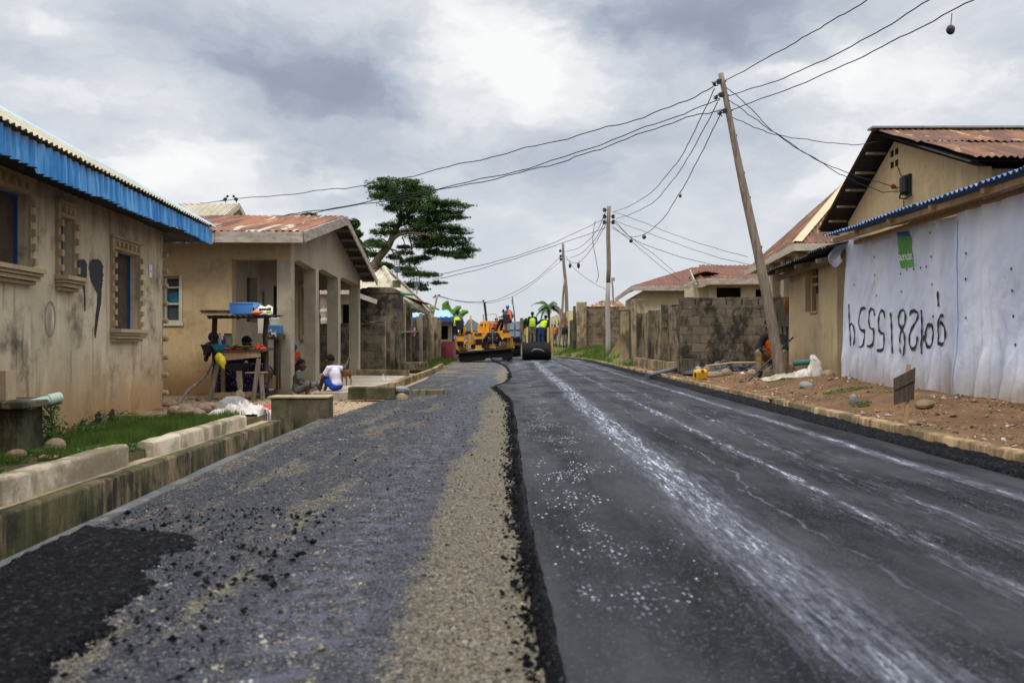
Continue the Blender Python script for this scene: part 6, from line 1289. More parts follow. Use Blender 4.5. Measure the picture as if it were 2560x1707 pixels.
    # shirt
    q = MB(); e = .024*sc; q.ell(K['pe']+spine*S(.04), (S(.155)+e, S(.12)+e, S(.13)), 14, 9, 0, frame(spine)); q.ell(K['ch'], (S(.165)+e, S(.115)+e, S(.185)), 14, 9, 0, frame(up)); q.tube([K['pe'], K['pe'].lerp(K['ch'], .5), K['ch']], [S(.15), S(.142), S(.155)], 12)
    q.tube([K['sl'], K['ch'].lerp(K['ne'], .75), K['sr']], [S(.075), S(.082), S(.075)], 10)
    for sh, e_, h_ in (('sl', 'el', 'hl'), ('sr', 'er', 'hr')):
        q.ell(K[sh], (S(.078),)*3, 10, 8); m1 = K[sh].lerp(K[e_], min(1, sleeves*1.2)); q.tube([K[sh], m1], [S(.074), S(.068)], 12)
        if sleeves > .8: q.ell(K[e_], (S(.06),)*3, 8, 6); q.tube([K[e_], K[e_].lerp(K[h_], .85)], [S(.058), S(.045)], 10)
    voxel(q, 'shirt', CL[top], o, vox*1.3, 2, .02*sc, 3)
    if vest:
        q = MB(); e = .042*sc; q.ell(K['pe']+spine*S(.07), (S(.155)+e, S(.12)+e, S(.13)), 14, 9, 0, frame(spine)); q.ell(K['ch']-up*S(.01), (S(.150)+e, S(.115)+e, S(.185)), 14, 9, 0, frame(up)); q.tube([K['pe'], K['ch']], [S(.165), S(.172)], 12)
        for sh in ('sl', 'sr'): q.ell(K[sh].lerp(K['ch'], .28)+up*S(.035), (S(.06),)*3, 10, 8)
        vo = voxel(q, 'safety_vest', CL[vest], o, vox*1.3, 2, .02*sc, 5)
        q = MB()
        for t_ in (.35, .95):
            c_ = K['pe'].lerp(K['ch'], t_); fm = frame(spine); n_ = 20; rr = [(c_+fm@Vector((S(.208)*math.cos(a), S(.168)*math.sin(a), 0))) for a in np.linspace(0, 2*math.pi, n_+1)]
            q.add([v-spine*S(.022) for v in rr]+[v+spine*S(.022) for v in rr], [(k, k+1, n_+2+k, n_+1+k) for k in range(n_)]); break
        q.build('reflective_band', M['steel'], vo)
    # trousers or wrapper
    q = MB()
    if skirt:
        m_ = K['kl'].lerp(K['kr'], .5); f_ = K['al'].lerp(K['ar'], .5); f_.z = max(lc.z+.05, f_.z)
        q.ell(K['pe'], (S(.19), S(.16), S(.16)), 12, 8); q.ell(m_, (S(.24), S(.16), S(.14)), 12, 8, .1); q.tube([K['pe'], K['pe'].lerp(m_, .5), m_, f_], [S(.17), S(.20), S(.22), S(.24)], 14)
        voxel(q, 'wrapper', CL[skirt], o, vox*1.4, 2, .05*sc, 8)
    else:
        q.ell(K['pe']-spine*S(.01), (S(.172), S(.135), S(.125)), 14, 9, 0, frame(spine))
        for i_, k_, a_ in (('il', 'kl', 'al'), ('ir', 'kr', 'ar')):
            q.ell(K[i_], (S(.115),)*3, 10, 8); q.tube([K[i_], K[k_]], [S(.112), S(.082)], 12)
            if legs > .6: q.ell(K[k_], (S(.082),)*3, 10, 8); q.tube([K[k_], K[k_].lerp(K[a_], legs*.93)], [S(.08), S(.066)], 12)
            else: q.ell(K[k_].lerp(K[i_], .12), (S(.08),)*3, 10, 8)
        voxel(q, 'trousers' if legs > .6 else 'shorts', CL[bottom], o, vox*1.3, 2, .025*sc, 6)
    return o

def at(px, D, z): return ((px-1280)*D/F, D, z)
x_, y_ = 5.43, 16.55; z_ = G(x_, y_)
person('resting worker in an orange vest and khaki trousers seated behind the leaning pole', (x_, y_, z_), 156,
       dict(pe=(0, -.02, .40), ch=(0, .10, .68), ne=(.03, .19, .91), he=(.07, .26, 1.06), sl=(-.18, .17, .82), sr=(.18, .17, .80), el=(-.27, .33, .58), er=(.27, .33, .58), hl=(-.10, .50, .52), hr=(.13, .52, .56), il=(-.1, .02, .38), ir=(.1, .02, .38),
            kl=(-.26, .42, .50), kr=(.24, .42, .50), al=(-.24, .46, .10), ar=(.22, .40, .10), gz=(.1, .9, -.25)), 1.0, 'dark', 'khaki', 'orange', None, 'boots', 1.0, 1.0, True, headscale=1.05)
rock(1952, 938, 16.6, (.28, .2, .17), 'large brown stone the resting worker sits on', seed=70)
rb = thing('long_rake', 'long black-handled rake leaning diagonally across the resting worker', 'rake', W(1864, 959, 15.3))
MB().tube([W(1866, 957, 15.3), W(1983, 843, 16.0)], .017, 8).build('handle', M['plastic_black'], rb); MB().beam(W(1864, 959, 15.3)+Vector((-.12, 0, .02)), W(1864, 959, 15.3)+Vector((.14, .0, .02)), .04, .05).build('head', M['plastic_black'], rb)

person('boy in an olive shirt and grey shorts sitting against the first porch pillar', (-3.80, 14.1, .0), -88,
       dict(pe=(0, 0, .17), ch=(0, .03, .47), ne=(0, .07, .65), he=(0, .11, .80), sl=(-.16, .05, .59), sr=(.16, .05, .59), el=(-.2, .12, .34), er=(.2, .10, .34), hl=(-.08, .36, .27), hr=(.10, .36, .26), il=(-.09, .02, .15), ir=(.09, .02, .15),
            kl=(-.12, .48, .30), kr=(.14, .36, .33), al=(-.12, .66, .08), ar=(.16, .28, .05), gz=(.1, 1, -.1)), .66, 'olive', 'grey', None, None, None, .55, .3, True, headscale=1.3)
x_ = (846-1280)*13.75/F
person('boy in white shirt and blue shorts sitting back-turned on the low block', (x_, 13.62, .055), 62,
       dict(pe=(0, 0, .22), ch=(0, .08, .52), ne=(0, .16, .71), he=(0, .22, .86), sl=(-.17, .12, .66), sr=(.17, .12, .66), el=(-.25, .26, .42), er=(.32, .02, .64), hl=(-.16, .44, .20), hr=(.50, .04, .84), il=(-.1, .02, .2), ir=(.1, .02, .2),
            kl=(-.14, .34, .42), kr=(.12, .36, .40), al=(-.13, .46, .06), ar=(.1, .50, .06), gz=(.3, 1, -.1)), .66, 'white', 'blue', None, None, None, .6, .3, True, headscale=1.25)
person('small child in a blue cap mostly hidden behind the first porch pillar', (-4.26, 15.6, .06), 170, {}, .47, 'red', 'dark', None, ('blue', 0), None, .5, .3, headscale=1.35, vox=.012)
person('woman in purple patterned cloth and headscarf bending behind the left post of the stall', (-5.10, 14.15, -.03), 176,
       dict(pe=(0, 0, .74), ch=(0, .20, .92), ne=(0, .36, 1.02), he=(0, .46, 1.08), sl=(-.17, .32, .95), sr=(.17, .32, .95), el=(-.20, .36, .70), er=(.20, .36, .70), hl=(-.12, .50, .84), hr=(.10, .52, .84), il=(-.1, 0, .7), ir=(.1, 0, .7),
            kl=(-.11, .05, .42), kr=(.11, .05, .42), al=(-.11, 0, .08), ar=(.11, 0, .08), gz=(0, .8, -.5)), .95, 'purple', 'purple', None, ('purple', 0), 'boots', .6, 1, False, 'purple', vox=.014)
person('woman in purple patterned wrapper seated behind the right post of the stall', (-4.40, 14.08, -.03), 168,
       dict(pe=(0, 0, .45), ch=(.06, .14, .72), ne=(.10, .24, .90), he=(.14, .32, 1.0), sl=(-.1, .18, .83), sr=(.25, .20, .83), el=(-.22, .3, .60), er=(.32, .3, .6), hl=(-.1, .5, .62), hr=(.2, .5, .62), il=(-.1, 0, .43), ir=(.1, 0, .43),
            kl=(-.28, .32, .50), kr=(.16, .36, .50), al=(-.24, .34, .1), ar=(.14, .36, .1), gz=(.2, .8, -.5)), .95, 'dark', 'purple', None, None, 'boots', .6, 1, False, 'purple', vox=.014)

# ================================================================== THE PAVER AND ITS CREW
M['yel'] = paint('machine_yellow', (.72, .31, .012), .45, 0, .5, (.09, .05, .02), 4); M['blk'] = flat('tar_black', (.006, .006, .007), .7, 0, .3, .2); M['yel_pale'] = paint('pole_yellow', (.60, .40, .14), .5, 0, .3)
PC = lambda cx, cy: (1130+cx/9.8, 750+cy/9.8)
def PPc(mb, pts, D, dep): return mb.pp([PC(*p) for p in pts], D, dep)
def PBc(mb, x0, y0, x1, y1, D, dep): return PPc(mb, [(x0, y0), (x0, y1), (x1, y1), (x1, y0)], D, dep)
pv = thing('asphalt_paver', 'big yellow asphalt paver with a wide black screed, in the left lane', 'paver', (-1.2, 38, 0))
q = MB(); PPc(q, [(165, 1300), (900, 1240), (1440, 1190), (1515, 1250), (1480, 1410), (1490, 1450), (1240, 1468), (1220, 1400), (960, 1420), (820, 1430), (790, 1475), (480, 1490), (460, 1520), (215, 1540), (150, 1420)], 36.3, 1.1); q.build('screed', M['blk'], pv, bev=.02)
q = MB(); PPc(q, [(150, 1270), (1445, 1165), (1455, 1200), (165, 1310)], 36.15, 1.2); q.build('screed_walkway', M['plastic_black'], pv)
q = MB(); PPc(q, [(80, 850), (300, 835), (300, 1010), (700, 960), (980, 940), (1150, 960), (1240, 970), (1480, 930), (1520, 1180), (1440, 1170), (560, 1200), (180, 1265), (100, 1200)], 37.4, .5); q.build('screed_housing', M['yel'], pv, bev=.01)
q = MB(); PPc(q, [(500, 790), (980, 780), (1080, 770), (1240, 745), (1250, 965), (1150, 960), (980, 940), (560, 965), (500, 900)], 37.15, .7); q.build('rear_panel', M['yel'], pv, bev=.01)
for b_ in ((100, 850, 300, 1030), (1250, 770, 1440, 930)): PBc(MB(), *b_, 37.1, .5).build('side_box', M['yel'], pv, bev=.015)
q = MB(); PBc(q, 90, 846, 300, 858, 37.05, .6); q.build('box_lid', M['plastic_black'], pv); q = MB(); PPc(q, [(1245, 765), (1445, 735), (1450, 760), (1250, 785)], 37.05, .6); q.build('box_lid', M['plastic_black'], pv)
for x0, y0, x1, y1 in ((130, 1010, 300, 1130), (590, 960, 740, 1110), (470, 1090, 570, 1180), (1240, 935, 1420, 1000), (750, 960, 880, 1090)):
    q = MB(); PBc(q, x0, y0, x1, y1, 37.08, .2); q.build('recess', M['blk'], pv)
q = MB(); PBc(q, 550, 808, 725, 860, 37.1, .04); q.build('name_plate', M['plastic_black'], pv); q = MB(); PPc(q, [(570, 838), (650, 828), (655, 842), (575, 850)], 37.08, .015); q.build('plate_stripe', M['steel'], pv)
q = MB(); PBc(q, 625, 610, 905, 790, 37.7, 2.2); PBc(q, 690, 520, 880, 600, 37.9, 1.6); q.build('engine_hood', M['yel'], pv, bev=.02)
q = MB(); PBc(q, 690, 590, 830, 612, 37.65, .1); q.build('hood_vent', M['blk'], pv)
q = MB(); PBc(q, 915, 560, 1120, 780, 38.4, 2.0); PBc(q, 1120, 550, 1200, 760, 38.2, 1.4); PBc(q, 1280, 560, 1360, 740, 38.0, 1.2); q.build('side_cowl', M['yel'], pv, bev=.02)
q = MB(); PBc(q, 1010, 590, 1105, 760, 38.35, .06); q.build('red_panel', paint('red_panel', (.30, .035, .03), .5), pv)
q = MB(); PPc(q, [(170, 690), (320, 640), (330, 800), (300, 840), (175, 845)], 37.8, .5); q.build('driver_platform', M['yel'], pv)
q = MB(); PBc(q, 300, 760, 640, 840, 38.2, 3.0); q.build('hopper', M['plastic_black'], pv); q = MB(); PBc(q, 100, 1100, 200, 1330, 37.6, 4.2); q.build('track', M['blk'], pv); q = MB(); PBc(q, 1330, 1000, 1450, 1400, 37.6, 4.2); q.build('track', M['blk'], pv)
def W2(cx, cy, D): return W(*PC(cx, cy), D)
MB().tube([W2(845, 520, 38.2), W2(795, 60, 38.2)], [.05, .06], 12).build('exhaust_pipe', M['plastic_black'], pv); MB().ell(W2(768, 18, 38.2), (.05, .05, .05), 10, 8).build('exhaust_cap', M['plastic_black'], pv)
MB().tube([W2(486, 800, 37.3), W2(455, 380, 37.3)], .038, 8).build('marker_pole', M['yel_pale'], pv); MB().tube([W2(784, 670, 37.5), W2(768, 350, 37.5)], .038, 8).build('marker_pole', M['yel_pale'], pv)
MB().tube([W2(850, 520, 38.3), W2(845, 362, 38.3), W2(870, 350, 38.3), W2(1060, 338, 38.3), W2(1090, 360, 38.3), W2(1105, 520, 38.3), W2(870, 520, 38.3)], .022, 8).build('handrail', M['yel_pale'], pv)
q = MB(); PBc(q, 1050, 440, 1125, 560, 38.5, .4); q.build('air_cleaner', M['post_dark'], pv)
for x_, y_ in ((440, 830), (1110, 760)): MB().tube([W2(x_, y_+140, 37.0), W2(x_, y_, 37.0)], .06, 10).build('lift_cylinder', M['yel'], pv)
for a, b in (((300, 1060), (375, 990)), ((1250, 960), (1180, 890))): MB().tube([W2(*a, 37.0), W2(*b, 37.0)], .055, 8).build('screed_arm', M['yel'], pv)
for c_, r_ in (((325, 1110), .09), ((1265, 1060), .07), ((1370, 1080), .05)):
    cc = W2(*c_, 36.9); MB().tube([cc, cc+Vector((0, .25, 0))], r_, 16).build('auger_motor', M['steel'], pv); MB().tube([cc-Vector((0, .01, 0)), cc+Vector((0, .0, 0))], r_*.55, 12).build('motor_hub', M['blk'], pv)
for x0, y0, x1, y1 in ((385, 1090, 465, 1140), (400, 1150, 460, 1190), (1130, 1020, 1200, 1060), (1145, 1075, 1200, 1120)): q = MB(); PBc(q, x0, y0, x1, y1, 36.95, .2); q.build('control_box', M['pole_pale'], pv)
q = MB(); PBc(q, 575, 1110, 730, 1200, 36.9, .3); q.build('step_plate', M['yel'], pv)
for k in range(11): q = MB(); PBc(q, 190+k*34, 1232-k*3, 212+k*34, 1250-k*3, 36.9, .02); q.build('grille_hole', M['blk'], pv)
for k in range(9): q = MB(); PBc(q, 1150+k*30, 1150-k*3.4, 1170+k*30, 1168-k*3.4, 36.9, .02); q.build('grille_hole', M['blk'], pv)
for x_, y_, b in ((110, 880, 14), (60, 870, -4), (1420, 770, -8), (1480, 760, 4)): MB().tube([W2(x_, y_+90, 36.9), W2(x_-b, y_, 36.9)], .035, 8).build('side_light', M['pole_pale'], pv)
for pts in ([(490, 850), (500, 920), (560, 960), (570, 1050)], [(740, 920), (745, 1050)], [(810, 880), (790, 930), (740, 960)], [(1410, 800), (1390, 900), (1360, 1030)], [(70, 930), (90, 1100), (100, 1200)], [(1525, 1020), (1530, 1180)]):
    MB().tube([W2(a, b, 36.9) for a, b in pts], .014, 6).build('hose', M['wood_grey'], pv)
q = MB(); PPc(q, [(75, 490), (255, 490), (300, 640), (250, 690), (130, 700), (90, 640)], 36.95, .08); q.build('seat_back', M['plastic_black'], pv, bev=.01)
q = MB(); PPc(q, [(1245, 355), (1400, 345), (1440, 500), (1400, 555), (1290, 540), (1240, 470)], 37.35, .08); q.build('seat_back', M['plastic_black'], pv, bev=.01)
q = MB(); PBc(q, 90, 700, 280, 730, 36.95, .6); PBc(q, 1240, 545, 1430, 570, 37.35, .6); q.build('seat_base', M['plastic_black'], pv)
MB().tube([W2(1225, 300, 38.0), W2(1240, 250, 38.0), W2(1270, 240, 38.0)], .02, 6).build('steering_wheel', M['plastic_black'], pv); MB().tube([W2(1262, 350, 37.9), W2(1258, 225, 37.9)], .04, 8).build('steering_column', M['plastic_black'], pv)
SIT = dict(pe=(0, 0, .0), ch=(0, .04, .32), ne=(0, .06, .50), he=(0, .08, .65), sl=(-.18, .05, .44), sr=(.18, .05, .44), el=(-.24, .15, .2), er=(.26, .12, .2), hl=(-.18, .38, .18), hr=(.26, .36, .16), il=(-.1, .02, -.02), ir=(.1, .02, -.02), kl=(-.13, .42, .02), kr=(.13, .42, .02), al=(-.13, .5, -.38), ar=(.13, .5, -.38))
person('paver operator in a lime vest seated back-turned on the left of the paver', at(1143, 37.2, 1.66), -8, SIT, .95, 'greyblue', 'dark', 'lime', None, 'boots', 1.0)
person('paver driver in orange vest and blue cap seated high on the right of the paver', at(1272, 37.7, 1.93), 52, {**SIT, 'gz': (.6, 1, 0), 'al': (-.13, .66, -.42), 'ar': (.13, .62, -.46), 'er': (.33, .02, .22), 'hr': (.42, .16, .10)}, .98, 'greyblue', 'dark', 'orange', ('skyblue', 1), 'boots', 1.0)
person('worker in dark clothes crouching on the screed in the middle of the paver', at(1232, 36.35, .62), 0, dict(pe=(0, -.05, .36), ch=(0, .08, .58), ne=(0, .16, .72), he=(0, .22, .84), sl=(-.19, .12, .68), sr=(.19, .12, .68), el=(-.34, .10, .46), er=(.34, .10, .46), hl=(-.12, .3, .42), hr=(.12, .3, .42), il=(-.1, -.02, .34), ir=(.1, -.02, .34), kl=(-.25, .25, .42), kr=(.25, .25, .42), al=(-.2, .05, .07), ar=(.2, .05, .07)), 1.0, 'dark', 'dark', None, None, 'boots', 1.0)
tb_ = thing('lute_rod', 'thin T-handled metal rod standing beside the crouching worker on the paver', 'rod', W2(1000, 1170, 36.1)); MB().tube([W2(1002, 1170, 36.1), W2(990, 745, 36.1)], .016, 6).build('rod', M['steel'], tb_); MB().tube([W2(945, 745, 36.1), W2(1030, 738, 36.1)], .014, 6).build('handle', M['steel'], tb_)

# dump truck seen from behind
dt = thing('dump_truck', 'grey dump truck seen from behind, in front of the paver', 'dump truck', (-.6, 47, 0))
dk = paint('truck_grey', (.20, .24, .29), .5, 0, .3); MB().pb(1205, 803, 1304, 845, 46.5, 5).build('tipper_body', dk, dt, bev=.03)
for x0, y0, x1, y1 in ((1275, 808, 1285, 824), (1289, 808, 1300, 824), (1275, 828, 1285, 841), (1289, 828, 1300, 841), (1215, 808, 1262, 824)): MB().pb(x0, y0, x1, y1, 46.4, .08).build('panel_rib', paint('truck_light', (.28, .33, .38), .5), dt)
MB().pb(1300, 795, 1308, 846, 46.3, .3).build('corner_post', M['post_dark'], dt); MB().pb(1212, 846, 1300, 858, 46.7, 4.5).build('chassis', M['plastic_black'], dt); MB().pb(1208, 858, 1303, 863, 46.5, .15).build('bumper', paint('bumper_red', (.10, .03, .03), .6), dt)
for px in (1222, 1290): c = W(px, 876, 47.2); MB().tube([c+Vector((-.28, 0, .0)), c+Vector((.28, 0, 0))], .5, 20).build('wheel', M['blk'], dt)
# roller
rl = thing('road_roller', 'yellow road roller with a wide black drum carrying two standing workers', 'roller', (1.6, 38, 0))
def RB(x0, y0, x1, y1, D, dep): return MB().pb(1060+x0/6.53, 720+y0/6.53, 1060+x1/6.53, 720+y1/6.53, D, dep)
c = W(1341, 877, 38.0); MB().tube([Vector((W(1306, 0, 37.6).x, 38.1, .48)), Vector((W(1377, 0, 37.6).x, 38.1, .48))], .46, 36).build('drum', M['blk'], rl); RB(1608, 1040, 2070, 1075, 37.7, .3).build('drum_scraper', M['blk'], rl)
MB().tube([W(1306, 879, 41), W(1377, 879, 41)], .5, 28).build('front_drum', M['blk'], rl)
rc = paint('roller_tan', (.50, .31, .08), .5, 0, .5, (.08, .05, .03), 4)
RB(1665, 960, 2040, 1010, 37.9, .5).build('rear_frame', rc, rl, bev=.02); RB(1690, 1010, 2030, 1040, 37.85, .3).build('rear_beam', rc, rl, bev=.02)
RB(1668, 640, 1700, 1010, 37.9, .2).build('side_post', M['yel_pale'], rl); RB(2012, 640, 2035, 1010, 37.9, .2).build('side_post', M['yel_pale'], rl); RB(2060, 640, 2105, 1040, 38.1, 1.2).build('side_panel', rc, rl); RB(1610, 760, 1660, 1040, 38.3, 1.6).build('side_panel', M['steel'], rl)
RB(1700, 640, 2010, 960, 40.0, 1.4).build('engine_body', M['blk'], rl, bev=.03); RB(1640, 660, 1680, 760, 39, 1).build('hood_corner', rc, rl); RB(1740, 940, 2000, 962, 37.85, .9).build('platform', M['plastic_black'], rl)
RB(1625, 700, 1640, 760, 38.2, .1).build('tail_light', M['pole_pale'], rl); MB().tube([W(1328, 878, 37.55), W(1334, 874, 37.5), W(1342, 872.5, 37.5), W(1352, 874, 37.5), W(1360, 878, 37.55)], .02, 6).build('hitch_chain', M['steel'], rl)
person('worker in a lime vest and dark cap standing upright on the back of the roller', at(1331, 38.3, .77), 0, dict(hl=(-.25, .2, 1.0), hr=(.2, .3, 1.0)), .93, 'dark', 'olive', 'lime', ('dark', 1), 'boots', 1.0)
person('bareheaded worker in a lime vest leaning left on the back of the roller', at(1352, 38.25, .77), 12, dict(pe=(.08, .05, .88), ch=(.20, .16, 1.16), ne=(.28, .22, 1.32), he=(.33, .28, 1.44), sl=(.08, .22, 1.28), sr=(.40, .18, 1.24), el=(-.10, .36, 1.12), er=(.46, .3, 1.0), hl=(-.26, .46, 1.14), hr=(.42, .5, .92), il=(0, .03, .86), ir=(.17, .03, .86)), .93, 'dark', 'denim', 'lime', None, 'boots', 1.0)
person('distant worker in an orange vest and grey cap walking beside the arched house', at(1387, 60, G(3.3, 60)), 20, {}, .95, 'greyblue', 'greyblue', 'orange', ('greyblue', 0), 'boots', 1.0)
person('distant figure in dark clothes standing before the arched house', at(1412, 51.5, G(3.4, 51.5)), 150, {}, .85, 'dark', 'grey', None, None, 'boots', 1.0)

# ================================================================== THE MARKET STALL
SC = lambda cx, cy: (480+cx/4.9, 720+cy/4.9)
def S2(cx, cy, D): return W(*SC(cx, cy), D)
st = thing('market_stall', 'rickety wooden vegetable stall with a loaded top shelf, before the porch house', 'stall', S2(520, 1390, 13.3))
for a, b, D, r_ in (((270, 1400), (282, 345), 13.5, .045), ((885, 1150), (915, 345), 13.5, .045)):
    p0, p1 = S2(*a, D), S2(*b, D); MB().tube([p0, p0.lerp(p1, .35)+Vector((.02, 0, 0)), p0.lerp(p1, .7)+Vector((-.015, 0, 0)), p1], [r_*1.1, r_, r_*.95, r_], 9).build('post', M['wood_dark'], st)
for a, b, D in (((215, 1400), (325, 885), 13.05), ((750, 1390), (820, 860), 13.05), ((868, 1395), (848, 1030), 13.1), ((385, 1390), (380, 880), 13.9)): MB().beam(S2(*a, D), S2(*b, D), .055, .06).build('leg', M['wood_grey'] if a[0] != 385 else M['trim'], st)
a, b = S2(165, 350, 13.0), S2(985, 340, 13.0); MB().corr([a, b, b+Vector((0, .75, .03)), a+Vector((0, .75, .03))], (1, 0, 0), .09, .012, 3, rag=.03).build('top_sheet', M['soffit_dark'], st)
q = MB(); q.beam(S2(200, 358, 13.1), S2(960, 350, 13.1), .06, .05); q.beam(S2(200, 358, 13.65), S2(960, 350, 13.65), .06, .05); q.build('shelf_rails', M['wood_dark'], st)
a, b = S2(285, 768, 13.0), S2(875, 758, 13.0); MB().prism([a, b, b+Vector((0, .6, .03)), a+Vector((0, .6, .03))], (0, 0, -.03)).build('table_board', M['wood_dark'], st)
MB().pp([SC(340, 785), SC(835, 778), SC(838, 845), SC(420, 885)], 13.02, .03).build('apron_board', M['wood_tan'], st)
MB().pp([SC(235, 1285), SC(755, 1268), SC(765, 1335), SC(225, 1352)], 13.1, .04).build('lower_plank', M['wood_tan'], st); MB().pp([SC(650, 1030), SC(870, 1028), SC(872, 1042), SC(650, 1046)], 13.05, .25).build('small_shelf', M['wood_tan'], st)
MB().beam(S2(560, 345, 13.05), S2(568, 390, 13.05), .02, .03).build('hook', M['wood_dark'], st)
def prop(name, label, cat, loc, group=None): return thing(name, label, cat, loc, group)
def bowl(name, label, cat, c, r0, r1, h, mat, part='bowl', wall_=.008, n=24):
    o = prop(name, label, cat, c); MB().lathe(c, [(r0*.95, 0), (r0, .004), (r1, h), (r1+.012, h), (r1+.012, h+.008), (r1-wall_, h+.006), (r0-wall_*.5, .012)], n).build(part, mat, o, sm=False); return o
zt = S2(0, 335, 13.3).z+.01
bl = prop('storage_crate', 'translucent blue plastic crate on top of the stall', 'crate', S2(600, 310, 13.3)); a, b = S2(470, 305, 13.2), S2(745, 305, 13.2); t0, t1_ = S2(456, 182, 13.15), S2(755, 180, 13.15)
zb, zz_ = zt+.01, t0.z; y0, y1 = 13.15, 13.55; bv = [(a.x, y0+.02, zb), (b.x, y0+.02, zb), (b.x, y1-.02, zb), (a.x, y1-.02, zb), (t0.x, y0, zz_), (t1_.x, y0, zz_), (t1_.x, y1, zz_), (t0.x, y1, zz_)]
MB().add(bv, [(0, 3, 2, 1), (0, 1, 5, 4), (1, 2, 6, 5), (2, 3, 7, 6), (3, 0, 4, 7)]).build('box', flat('crate_blue', (.10, .33, .85), .35, 0, .1), bl)
q = MB(); q.beam(bv[4], bv[5], .02, .015); q.beam(bv[7], bv[6], .02, .015); q.beam(bv[4], bv[7], .015, .015); q.beam(bv[5], bv[6], .015, .015); q.build('rim', flat('crate_rim', (.2, .45, .9), .35), bl)
o = bowl('tray', 'wide grey metal tray lying flat at the left end of the stall top', 'tray', S2(325, 318, 13.35)+Vector((0, 0, .01)), .27, .30, .04, M['steel'])
o = prop('cardboard_piece', 'folded brown cardboard under the grey tray on the stall top', 'cardboard', S2(300, 330, 13.1)); MB().obox(S2(290, 318, 13.1)+Vector((0, 0, .01)), (.20, .02, .0), (0, .08, 0), (0, 0, .008)).build('sheet', flat('cardboard', (.40, .26, .15), .9), o)
q = prop('hose_coil', 'black ridged coil on the right of the stall top', 'coil', S2(830, 230, 13.4)); c = S2(830, 235, 13.45); c.z = zt+.09
for k in range(7): MB().tube([c+Vector((-.13+k*.04, .05*math.sin(a_), .035*math.cos(a_)-.02)) for a_ in np.linspace(0, 6.28, 13)], .012, 6).build('ring', M['plastic_black'], q)
o = prop('white_cloth', 'white cloth hanging over the right end of the stall top', 'cloth', S2(950, 280, 13.1)); P = [[S2(760+u_*230, 218+v*10 + (v*95 if u_ > .0 else 0)+12*math.sin(u_*14+v*3), 13.45-.42*v)+Vector((0, 0, .0)) for v in np.linspace(0, 1, 10)] for u_ in np.linspace(0, 1, 14)]; gridmesh('sheet', np.array([[tuple(p_) for p_ in r_] for r_ in P]), M['sack'], o)
for k, (cx, cy, col, lab) in enumerate([(800, 297, (.85, .17, .02), 'orange plastic wrap on the stall top'), (940, 293, (.45, .75, .03), 'lime green packet on the stall top beside the orange one'), (890, 262, (.03, .03, .035), 'black torch lying on the white cloth of the stall top')]):
    o = prop('packet' if k < 2 else 'torch', lab, 'packet' if k < 2 else 'torch', S2(cx, cy, 13.05)); c = S2(cx, cy, 13.02)
    MB().ell(c, (.085 if k != 1 else .045, .05, .024), 12, 7, .35, None, k+3).build('body', flat('pk%d' % k, col, .5), o) if k < 2 else MB().tube([c-Vector((.09, 0, 0)), c+Vector((.05, 0, 0)), c+Vector((.06, 0, 0)), c+Vector((.10, 0, 0))], [.02, .02, .032, .032], 10).build('body', M['plastic_black'], o)
ztb = S2(500, 762, 13.2).z+.005
bowl('basin', 'cyan plastic basin on the stall table', 'basin', Vector((S2(355, 755, 13.25).x, 13.25, ztb)), .11, .15, .085, flat('cyan', (.02, .38, .52), .35))
bowl('bowl', 'black bowl hanging over the left edge of the stall table', 'bowl', Vector((S2(205, 790, 13.3).x, 13.3, ztb-.05)), .08, .13, .13, flat('sooty', (.03, .026, .024), .5))
o = bowl('tray', 'green round tray of vegetables on the stall table', 'tray', Vector((S2(665, 755, 13.3).x, 13.3, ztb+.02)), .18, .22, .04, flat('tray_green', (.22, .26, .06), .5)); rot_ = None
bowl('basin', 'wide black basin hanging under the stall table', 'basin', Vector((S2(545, 1010, 13.3).x, 13.3, S2(545, 1012, 13.3).z)), .13, .22, .12, M['plastic_black'])
bowl('bowl', 'deep blue plastic bowl standing in the hanging black basin', 'bowl', Vector((S2(543, 950, 13.3).x, 13.3, S2(543, 965, 13.3).z)), .08, .115, .13, flat('royal', (.015, .02, .26), .35))
for k, (cx, cy, cols, n_, rx, lab, nm) in enumerate([(825, 705, (.72, .05, .01), 60, .115, 'heaped red tomatoes at the right end of the stall table', 'tomato_heap'), (450, 752, (.55, .03, .02), 22, .09, 'red peppers beside the cyan basin', 'pepper_heap'), (590, 752, (.70, .09, .01), 18, .08, 'small orange-red peppers before the green tray', 'pepper_heap'), (760, 745, (.12, .07, .03), 60, .10, 'brown tubers before the tomatoes', 'tuber_heap')]):
    o = prop(nm, lab, 'vegetables', Vector((S2(cx, cy, 13.2).x, 13.2, ztb))); tag(o, kind=None); q = MB(); rd = random.Random(k)
    for j in range(n_):
        a_, r_ = rd.uniform(0, 6.28), rd.uniform(0, 1)**.5; s_ = rd.uniform(.017, .025); h_ = (1-r_)*(.10 if k == 0 else .03); q.ell(Vector((S2(cx, cy, 13.2).x+rx*r_*math.cos(a_), 13.2+.12*r_*math.sin(a_), ztb+s_*.8+h_*rd.random())), (s_, s_, s_*.85), 8, 6)
    q.build('heap', flat('veg%d' % k, cols, .35, 0, .45), o, sm=True)
